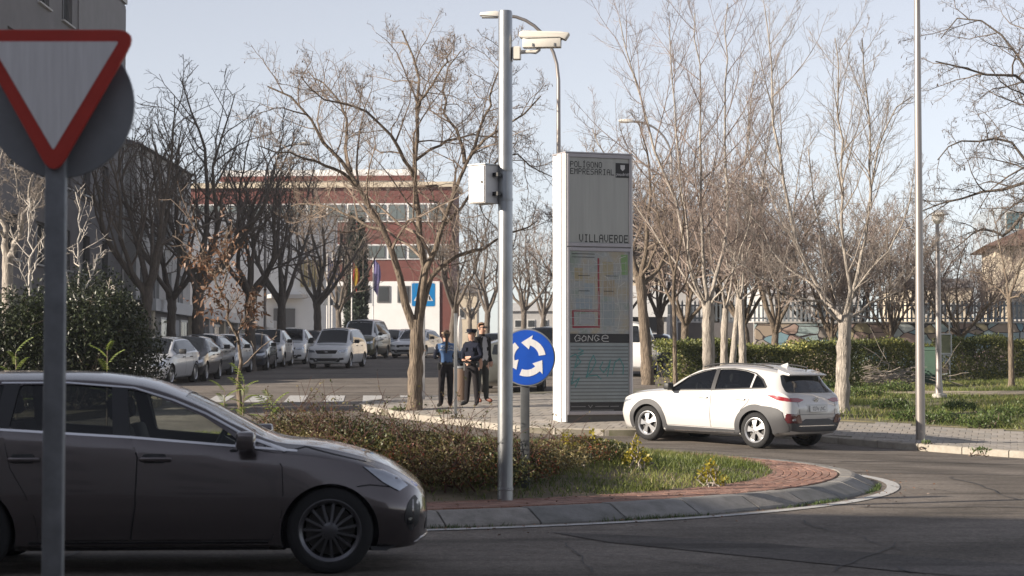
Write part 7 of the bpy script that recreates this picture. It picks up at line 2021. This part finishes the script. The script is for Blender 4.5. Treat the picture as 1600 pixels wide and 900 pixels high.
# dark evergreens on the planted corner, left
for i, (px, Y_, w_, h_, lab) in enumerate(((5, 44.0, 2.0, 2.7, 'dark evergreen bush at the left edge behind the estate car'), (95, 44.2, 1.9, 3.0, 'dark evergreen bush around the pale saplings, partly behind the sign post'), (172, 45.2, 1.35, 2.75, 'rounded dark evergreen bush nearest the parked cars'), (140, 47.0, 1.8, 3.3, 'tall evergreen bush at the back of the clump right of the sign post'))):
    x = X(px, Y_)
    cs = [(0, 0, h_ * .45), (w_ * .4, 0.2, h_ * .35), (-w_ * .4, -0.1, h_ * .38), (0.1, 0.1, h_ * .72), (w_ * .3, -.2, h_ * .6), (-w_ * .35, .2, h_ * .62)]
    rs = [(w_ * .7, .9, h_ * .45), (w_ * .55, .7, h_ * .36), (w_ * .55, .7, h_ * .38), (w_ * .45, .6, h_ * .28), (w_ * .35, .5, h_ * .28), (w_ * .35, .5, h_ * .26)]
    shrub('evergreen_bush', lab, (x, Y_, float(zg(x, Y_)) + 0.14), cs, rs, 13000, 0.10, L_EVER, 60 + i, group='evergreen bushes on the left corner', sprigs=60, sprig_len=0.5, aspect=0.38)
# pale saplings and the lit tree at the left edge
px_tree('pale_sapling', (125, 560), 0.14, [(125, 540), (124, 500), (122, 460)], [(0.03, 0.3, [(122, 465), (124, 420), (121, 380), (124, 330), (118, 300)]), (0.022, -0.4, [(123, 480), (108, 440), (96, 410), (90, 380)]), (0.022, 0.4, [(123, 470), (138, 440), (150, 410), (166, 390)]), (0.02, -0.3, [(124, 500), (145, 480), (165, 455), (180, 445)])], 'thin', mat('bark_white', (0.45, 0.42, 0.38), 0.8, var=0.25, scale=6), T_WHITE, 70, 'whitish bare sapling rising from the evergreens right of the sign post', Y=45.5, tr=(0.045, 0.035))
px_tree('pale_sapling', (48, 560), 0.14, [(48, 540), (48, 480), (46, 430)], [(0.03, 0.3, [(46, 435), (48, 390), (45, 350), (46, 310)]), (0.02, -0.4, [(47, 460), (36, 430), (26, 405), (15, 390)]), (0.02, 0.4, [(47, 450), (56, 420), (62, 395), (70, 370)]), (0.02, -0.3, [(47, 480), (32, 470), (18, 450)])], 'thin', MATS['bark_white'], T_WHITE, 71, 'whitish bare sapling between the left edge and the sign post', Y=45.0, tr=(0.045, 0.035))
px_tree('pollard_tree', (14, 560), 0.14, [(14, 530), (12, 460), (12, 400)], [(0.10, 0.4, [(12, 405), (4, 360), (-4, 310), (0, 260), (8, 215)]), (0.09, -0.4, [(12, 405), (28, 370), (42, 325), (48, 285), (62, 250)]), (0.05, 0.8, [(20, 385), (30, 340), (28, 290), (24, 250)]), (0.05, -0.8, [(6, 370), (-20, 340), (-40, 300)]), (0.04, 0.5, [(40, 330), (58, 310), (75, 290), (90, 285)])], 'spread', B_PALE, T_PALE, 72, 'sunlit bare tree at the left edge below the give way sign', Y=46.5, tr=(0.14, 0.12))
# sapling with dead leaves, on the island
def zi(x, y): return float(zisl(x, y))
def isl_base(px, Y_): return Vector((X(px, Y_), Y_, zi(X(px, Y_), Y_) - 0.02))
b0 = isl_base(375, 25.5)
def L3(p, dy): q = P(p[0], p[1], 25.5 + dy) - b0; return tuple(q)
lm = [([L3(p, d * i / (len(pp) - 1)) for i, p in enumerate(pp)], r0, 0.006) for r0, d, pp in ((0.032, 0.1, [(375, 640), (372, 590), (368, 540), (352, 490), (340, 450), (330, 420), (318, 380), (306, 342)]), (0.016, 0.3, [(366, 535), (380, 505), (396, 478), (405, 455)]), (0.014, -0.3, [(345, 465), (352, 430), (350, 395), (358, 360)]), (0.012, 0.3, [(334, 430), (318, 410), (300, 400)]), (0.012, -0.2, [(350, 485), (335, 470), (318, 462)]))]
sm = tree_meshes('dead_leaf_sapling', ([(0, 0, -0.1), (0, 0, 0.02), lm[0][0][0], lm[0][0][1]], [0.05, 0.045, 0.036, 0.033]), lm, 'thin', B_BROWN, T_BROWN, 73, kt=8)
ds = tree_obj('dead_leaf_sapling', sm, b0, 0, 'thin leaning sapling hung with withered brown leaves on the roundabout', cat='tree')
g = np.random.default_rng(5)
C = []
for L in lm:
    q = resample(L[0], 12)
    for _ in range(7 if L is lm[0] else 30): C.append(q[g.integers(3 if L is not lm[0] else 6, 12)] + g.normal(size=3) * np.array([.12, .15, .12]))
C = np.repeat(np.array(C), 6, 0) + g.normal(size=(len(C) * 6, 3)) * 0.05
V, F = leaf_quads(C, 0.075, g, -0.7, 0.35)
link('withered_leaves', mesh_np('withered_leaves', V, F, False, [L_DEAD], None, g.random(len(C))), ds)
# tree of heaven shoots: long pinnate leaves, each leaf an object
def pinnate(L, g):
    pts = [(L * t, 0, L * (0.18 * t - 0.42 * t * t)) for t in np.linspace(0, 1, 9)]
    b = MB(); b.tube(pts, [0.005] * 8 + [0.002], 4)
    n = 8
    for i in range(1, n):
        t = i / n; c = Vector((L * t, 0, L * (0.18 * t - 0.42 * t * t)))
        for s in (-1, 1):
            ll = L * 0.30 * (1 - 0.45 * abs(t - 0.45)); wd = L * 0.034
            d = Vector((0.35, s * 0.93, -0.18)).normalized(); w_ = Vector((0.93, -s * 0.35, 0)) * wd
            b.add([c, c + d * ll * .4 + w_, c + d * ll + Vector((0, 0, -ll * .15)), c + d * ll * .4 - w_], [(0, 1, 2, 3)])
    me = b.mesh('leaf', L_AIL)
    a = me.attributes.new('tone', 'FLOAT', 'FACE'); a.data.foreach_set('value', np.clip(g.normal(0.55, 0.25, len(me.polygons)), 0, 1).astype(np.float32))
    return me
PIN = [pinnate(0.27, g), pinnate(0.22, g), pinnate(0.31, g)]
for i, (px, py, Y_, n, lab) in enumerate(((25, 552, 25.2, 9, 'leafy green shoot left of the sign post, above the estate car roof'), (168, 548, 25.0, 8, 'leafy green shoot right of the sign post, above the estate car roof'), (382, 600, 24.6, 9, 'leafy shoot at the foot of the thin leaning sapling'), (352, 612, 24.2, 6, 'small leafy shoot behind the estate car windscreen'), (425, 632, 24.0, 8, 'leafy shoot where the red hedge begins'))):
    bpos = isl_base(px, Y_)
    top = P(px, py, Y_).z - bpos.z
    o = empty('pinnate_shoot', bpos, i * 1.1, lab, 'plant', 'leafy shoots on the roundabout')
    b = MB(); b.tube([(0, 0, -0.05), (0.02, 0.01, top * 0.5), (0.0, 0.0, top)], [0.012, 0.009, 0.005], 6); b.build('stem', T_BROWN, o, smooth=True)
    for k_ in range(n):
        q = link('leaf', PIN[k_ % 3], o); q.location = (0, 0, top * (0.45 + 0.55 * (k_ + 1) / n)); q.rotation_euler = (random.uniform(-.3, .3), -0.5 - 0.5 * k_ / n + random.uniform(-.2, .2), k_ * 2.4)
        q.scale = [random.uniform(0.7, 1.1)] * 3
# red-brown hedge along the front of the island
hs = [(440, 23.2, .60, .62), (485, 22.9, .66, .64), (535, 22.6, .64, .64), (585, 22.2, .70, .66), (635, 22.0, .70, .62), (685, 21.9, .66, .58), (730, 21.9, .64, .52), (772, 22.1, .60, .46), (815, 22.8, .55, .40), (862, 23.8, .5, .34), (905, 25.2, .5, .30), (948, 26.0, .45, .24)]
for i, (px, Y_, w_, h_) in enumerate(hs):
    bpos = isl_base(px, Y_)
    lab = ['reddish barberry shrub at the left end of the island hedge, by the leafy shoot', 'barberry shrub second along the island hedge, above the estate car bonnet', 'barberry shrub third along the island hedge with bare arching twigs', 'tall barberry shrub below the main tree trunk', 'barberry shrub right of the main tree trunk line', 'barberry shrub in front of the officers', 'low barberry shrub left of the galvanised pole', 'low barberry shrub directly behind the galvanised pole', 'sparse barberry shrub behind the round blue sign post', 'low barberry shrub in front of the information column', 'ragged low shrub among the yellow weeds', 'last and lowest shrub on the lit grass'][i]
    shrub('barberry_shrub', lab, bpos, [(0, 0, h_ * .45), (.22, .15, h_ * .4), (-.22, -.15, h_ * .42), (0, .6, h_ * .4), (.1, -.65, h_ * .36), (0, 0, h_ * .7)], [(w_ * .62, .6, h_ * .46), (w_ * .55, .5, h_ * .4), (w_ * .55, .5, h_ * .42), (w_ * .6, .5, h_ * .4), (w_ * .6, .55, h_ * .38), (w_ * .45, .5, h_ * .34)], 6500 if i % 3 else 4800, 0.034, (L_BARB, L_STRAW, L_BARB, L_OLIVE)[i % 4], 80 + i, group='barberry shrubs on the roundabout', sprigs=150 + 60 * (i % 3), sprig_len=0.5 + 0.35 * (i % 2), stem_mat=mat('twig_maroon', (0.075, 0.035, 0.025), 0.8), f=4.5)
for i, (px, py, s, lab) in enumerate(((703, 712, .8, 'yellowing weed in the hedge left of the galvanised pole'), (768, 728, .9, 'yellow leaved weed touching the galvanised pole'), (885, 735, 1.1, 'yellow green weed right of the blue sign post'), (925, 728, 1.0, 'pale yellow weed on the grass below the information column'), (993, 742, 1.0, 'bright yellow weed on the lit grass'), (1110, 752, .7, 'small yellow weed near the brick apron'))):
    d = GP(px, py, 0.3); d = isl_base(px, min(d.y, 23.0) if i < 2 else d.y + (0.4 if i < 4 else 1.6))
    shrub('yellow_weed', lab, d, [(0, 0, .2 * s), (.1, 0, .13 * s), (-.1, 0, .15 * s), (0, 0, .32 * s)], [(.12 * s, .12, .14 * s), (.1, .1, .1), (.1, .1, .12), (.07, .07, .1)], 190, 0.048, L_YEL, 95 + i, group='yellow weeds on the roundabout', cat='plant', stems=3, shell=0.3, aspect=0.65, stem_mat=T_PALE)
# grass
def grass(name, label, XY, zf, h0, h1, wd, m, seed, toneoff=0.0):
    g = np.random.default_rng(seed)
    n = len(XY)
    z = zf(XY[:, 0], XY[:, 1])
    b = np.stack([XY[:, 0], XY[:, 1], z - 0.01], 1)
    h = g.uniform(h0, h1, (n, 1)) * (0.6 + 0.8 * (0.5 + 0.5 * np.sin(XY[:, :1] * 1.7) * np.sin(XY[:, 1:] * 1.3)))
    a = g.uniform(0, 2 * np.pi, n); s = np.stack([np.cos(a), np.sin(a), np.zeros(n)], 1) * wd
    lean = np.stack([g.normal(size=n) * 0.5, g.normal(size=n) * 0.5, np.ones(n)], 1) * h
    V = np.stack([b - s, b + s, b + lean], 1).reshape(-1, 3)
    tone = np.clip(0.45 + 0.3 * np.sin(XY[:, 0] * 1.1 + 2 * np.sin(XY[:, 1] * 0.8)) + g.normal(size=n) * 0.25 + toneoff, 0, 1)
    o = link(name, mesh_np(name, V, np.arange(3 * n).reshape(-1, 3), False, [m], None, tone))
    tag(o, label, 'grass', None, 'stuff'); return o
g = np.random.default_rng(21)
n = 150000
r = 7.05 * np.sqrt(g.random(n)); a = g.uniform(0, 2 * np.pi, n)
XY = np.stack([IC[0] + r * np.cos(a), IC[1] + r * np.sin(a)], 1)
dens = 0.5 + 0.5 * np.sin(XY[:, 0] * 2.3 + 1.0) * np.sin(XY[:, 1] * 1.9) + 0.35 * np.sin(XY[:, 0] * 5.1) * np.sin(XY[:, 1] * 6.3)
keep = (np.abs(XY[:, 0]) < 0.29 * XY[:, 1]) & (g.random(n) < 0.3 + 0.7 * np.clip(dens, 0, 1)) & ~((XY[:, 0] < 1.0) & (XY[:, 1] < 21.7) & (g.random(n) < 0.75))
grass('island_grass', 'short patchy green grass on the roundabout', XY[keep], zisl, 0.03, 0.10, 0.007, L_GRASS, 22)
n = 150000
XY = np.stack([g.uniform(5, 20, n), g.uniform(36, 66, n)], 1)
ok = np.array([inpoly(x, y, PARK) for x, y in XY]) & (XY[:, 0] < 0.30 * XY[:, 1])
dens = 0.55 + 0.45 * np.sin(XY[:, 0] * 1.1 + XY[:, 1] * 0.35) * np.sin(XY[:, 1] * 0.75 + 0.6) + 0.3 * np.sin(XY[:, 0] * 3.3) * np.sin(XY[:, 1] * 2.9)
pp = np.array([(30, 47.5), (18, 52.2), (13.5, 54.6), (10.2, 56.2), (9.6, 57.4), (12, 57.0), (15, 55.8), (20, 53.6), (32, 49.6)])
inp = np.array([inpoly(x, y, pp) for x, y in XY])
keep = ok & ~inp & (g.random(n) < 0.15 + 0.85 * np.clip(dens, 0, 1))
grass('lawn_grass', 'rough green and straw coloured grass of the park', XY[keep], zpark, 0.04, 0.15, 0.011, L_GRASS, 23)
# gutter weeds at the island kerb
n = 3500
a = g.uniform(-1.9, 0.25, n); rr = 8.38 + np.abs(g.normal(size=n)) * 0.03
XY = np.stack([IC[0] + rr * np.cos(a), IC[1] + rr * np.sin(a)], 1); XY = XY[(g.random(n) < 0.4 + 0.6 * np.sin(a * 19))]
grass('gutter_grass', 'sparse weeds in the gutter of the island kerb', XY, zg, 0.015, 0.06, 0.007, L_WEED, 24, -0.25)
# leafy weeds in the park
for i, (px, py, s, lab) in enumerate(((1395, 640, 1.2, 'leafy green weed clump left of the tall lamp post'), (1352, 622, 1.5, 'broad weed clump beside the low forked tree'), (1402, 612, 1.3, 'weed clump in front of the brush pile'), (1470, 660, 1.3, 'weed clump right of the tall lamp post foot'), (1545, 668, 1.4, 'weed clump at the pavement edge'), (1590, 655, 1.6, 'large weed clump at the right edge'), (1500, 642, 1.0, 'small weed clump in the middle of the grass'), (1425, 655, 1.2, 'weed clump touching the tall lamp post'), (1552, 592, 1.2, 'weed clump at the foot of the young tree'), (1280, 612, 1.2, 'bright weed clump showing behind the crossover tailgate'))):
    q = GP(px, py, 0.13)
    shrub('weed_clump', lab, (q.x, q.y, float(zpark(q.x, q.y)) - 0.02), [(0, 0, .12 * s), (.25 * s, .1, .09 * s), (-.25 * s, -.1, .1 * s)], [(.3 * s, .25, .16 * s), (.22 * s, .2, .11 * s), (.22 * s, .2, .12 * s)], 700, 0.07, L_WEED, 110 + i, group='weed clumps in the park', cat='plant', stems=3, shell=0.3, aspect=0.45, up=0.6)
for i, (px, py, s, lab) in enumerate(((1265 + 263, 706, .5, 'small weed tuft growing on the kerb by the right edge'), (1445, 694, .35, 'weed tuft at the foot of the tall lamp post'), (620, 642, .5, 'weed tuft at the foot of the main tree, left'), (690, 646, .5, 'weed tuft on the pavement kerb below the braided officer'))):
    q = GP(px, py, 0.13)
    shrub('weed_tuft', lab, (q.x, q.y, float(zpave(q.x, q.y)) - 0.01), [(0, 0, .06 * s), (.2 * s, 0, .05 * s)], [(.3 * s, .15, .1 * s), (.22 * s, .12, .08 * s)], 220, 0.06, L_WEED, 130 + i, group='weed tufts on the pavement', cat='plant', stems=2, shell=0.2, aspect=0.4, up=0.7)
# clipped hedges behind
def hedge(name, label, p0, p1, w_, h_, n, seed):
    g = np.random.default_rng(seed)
    p0, p1 = np.array(p0), np.array(p1); L = np.linalg.norm(p1 - p0); t = (p1 - p0) / L; nn = np.array([-t[1], t[0]])
    base = (p0[0], p0[1], 0)
    o = empty(name, base, 0, label, 'hedge')
    u = g.random(n) * L; v = (g.random(n) - 0.5); k = g.random(n)
    zz = g.random(n)
    face = g.random(n)
    v = np.where(face < 0.5, -0.5 + 0.25 * g.random(n) ** 2, v); zz = np.where((face > 0.5) & (face < 0.85), 1 - 0.2 * g.random(n) ** 2, zz)
    hh = h_ * (1 + 0.07 * np.sin(u * 1.3) + 0.05 * np.sin(u * 3.7 + 1) + 0.04 * g.normal(size=n))
    bulge = 1 + 0.12 * np.sin(u * 2.1 + zz * 3)
    u = np.where(u < 0.5, u * 0.9 - 0.05, u)
    x = p0[0] + t[0] * u + nn[0] * v * w_ * bulge; y = p0[1] + t[1] * u + nn[1] * v * w_ * bulge
    gz = zpark(x, y)
    C = np.stack([x - base[0], y - base[1], gz + 0.04 + zz * hh], 1)
    V, F = leaf_quads(C, 0.085, g, 0.3, 0.55)
    tone = clump_tone(C + np.array([base[0], base[1], 0]), g, 1.7, 0.3)
    link('foliage', mesh_np('foliage', V, F, False, [L_HEDGE], None, tone), o)
    m = int(L * 5); uu = g.random(m) * L
    px_, py_ = p0[0] + t[0] * uu + nn[0] * g.normal(size=m) * .2, p0[1] + t[1] * uu + nn[1] * g.normal(size=m) * .2
    st = np.stack([px_ - base[0], py_ - base[1], zpark(px_, py_) - 0.05], 1)
    pts, rad = grow(st, norm(g.normal(size=(m, 3)) * .3 + np.array([0, 0, 1])), np.full(m, h_ * 1.02), np.full(m, .015), 4, .004, .15, .1, g)
    v, ff = tubes(pts, rad, 4); link('stem', mesh_np('stem', v, ff, True, [T_DARK]), o)['kind'] = 'stuff'
    return o
hedge('hedge', 'long clipped green hedge behind the white crossover and the row of trunks', (X(1036, 56), 56.0), (X(1330, 60), 60.0), 1.1, 1.2, 24000, 140)
hedge('hedge', 'clipped hedge running behind the tall lamp post to the green box bin', (X(1325, 64), 64.0), (X(1455, 66), 66.0), 1.0, 1.15, 10000, 141)
hedge('hedge', 'yellowish hedge behind the young tree at the right edge', (X(1472, 66.5), 66.5), (X(1650, 68.0), 68.0), 1.1, 1.25, 14000, 142)
# brush pile
q = GP(1378, 603, 0.13); g = np.random.default_rng(9)
bp = empty('brush_pile', (q.x, q.y, float(zpark(q.x, q.y))), 0, 'heap of cut branches on the grass left of the tall lamp post', 'branches')
n = 130
st = np.stack([g.normal(size=n) * .75, g.normal(size=n) * .3, np.abs(g.normal(size=n)) * .25], 1)
pts, rad = grow(st, norm(g.normal(size=(n, 3)) * np.array([1.4, .5, .28])), g.uniform(.6, 1.8, n), g.uniform(.008, .022, n), 5, .004, .12, -.02, g)
pts[:, :, 2] = np.maximum(pts[:, :, 2], 0.02)
v, ff = tubes(pts, rad, 5); link('branches', mesh_np('branches', v, ff, True, [T_PALE]), bp)
# cypresses before the red building
for i, (px, Y_, top, wpx, lab) in enumerate(((549, 142, 338, 19, 'left and taller of the two dark cypresses before the red building'), (564, 140, 345, 18, 'right and shorter of the two dark cypresses before the red building'))):
    x = X(px, Y_); z = float(zg(x, Y_)); H = P(px, top, Y_).z - z; rw = wpx * .5 / FPX * Y_ * 1.0
    o = empty('cypress_tree', (x, Y_, z), 0, lab, 'tree', 'cypresses before the red building')
    g = np.random.default_rng(150 + i); n = 9000
    t = g.random(n); a = g.uniform(0, 2 * np.pi, n); prof = np.minimum(1, 2.2 * (1 - t) ** 0.8) * np.minimum(1, .6 + t * 3); rr = rw * prof * (.55 + .5 * g.random(n)) * (1 + .15 * np.sin(a * 5 + t * 20))
    C = np.stack([rr * np.cos(a), rr * np.sin(a), .2 + t * (H - .2)], 1)
    V, F = leaf_quads(C, .3, g, 1.4, .4)
    link('crown', mesh_np('crown', V, F, False, [L_CYP], None, g.random(n)), o)
    b = MB(); b.tube([(0, 0, -.2), (0, 0, H * .9)], [.2, .03], 8); b.build('trunk', B_DARK, o)

# fallen leaves on the apron, the gutter and the pavement edge
g = np.random.default_rng(31); n = 420
a = g.uniform(-1.9, 0.4, n); rr = np.concatenate([g.uniform(7.05, 8.0, n // 2), 8.45 + np.abs(g.normal(size=n - n // 2)) * 0.35])
x_, y_ = IC[0] + rr * np.cos(a), IC[1] + rr * np.sin(a)
C = np.stack([x_, y_, zg(x_, y_) + np.where(rr < 8.05, 0.162, 0.014)], 1)
V, F = leaf_quads(C, 0.05, g, 0.0, 0.6)
V[:, 2] = np.repeat(C[:, 2], 4) + np.abs(V[:, 2] - np.repeat(C[:, 2], 4)) * 0.35
lo = link('leaf_litter', mesh_np('leaf_litter', V, F, False, [L_DEAD], None, g.random(n)))
tag(lo, 'fallen brown leaves along the brick apron and gutter', 'leaves', None, 'stuff')
# ================================================================ thin winter haze
hz = bpy.data.materials.new('haze'); hz.use_nodes = True
n_ = hz.node_tree; n_.nodes.remove(n_.nodes['Principled BSDF'])
pv = n_.nodes.new('ShaderNodeVolumePrincipled')
pv.inputs['Color'].default_value = (0.86, 0.88, 0.92, 1)
pv.inputs['Density'].default_value = 0.0004
pv.inputs['Anisotropy'].default_value = 0.3
n_.links.new(pv.outputs[0], n_.nodes['Material Output'].inputs['Volume'])
b = MB(); b.box((0, 525, 11.5), (1720, 1370, 26.0))
ho_ = b.build('haze', hz); tag(ho_, kind='stuff')
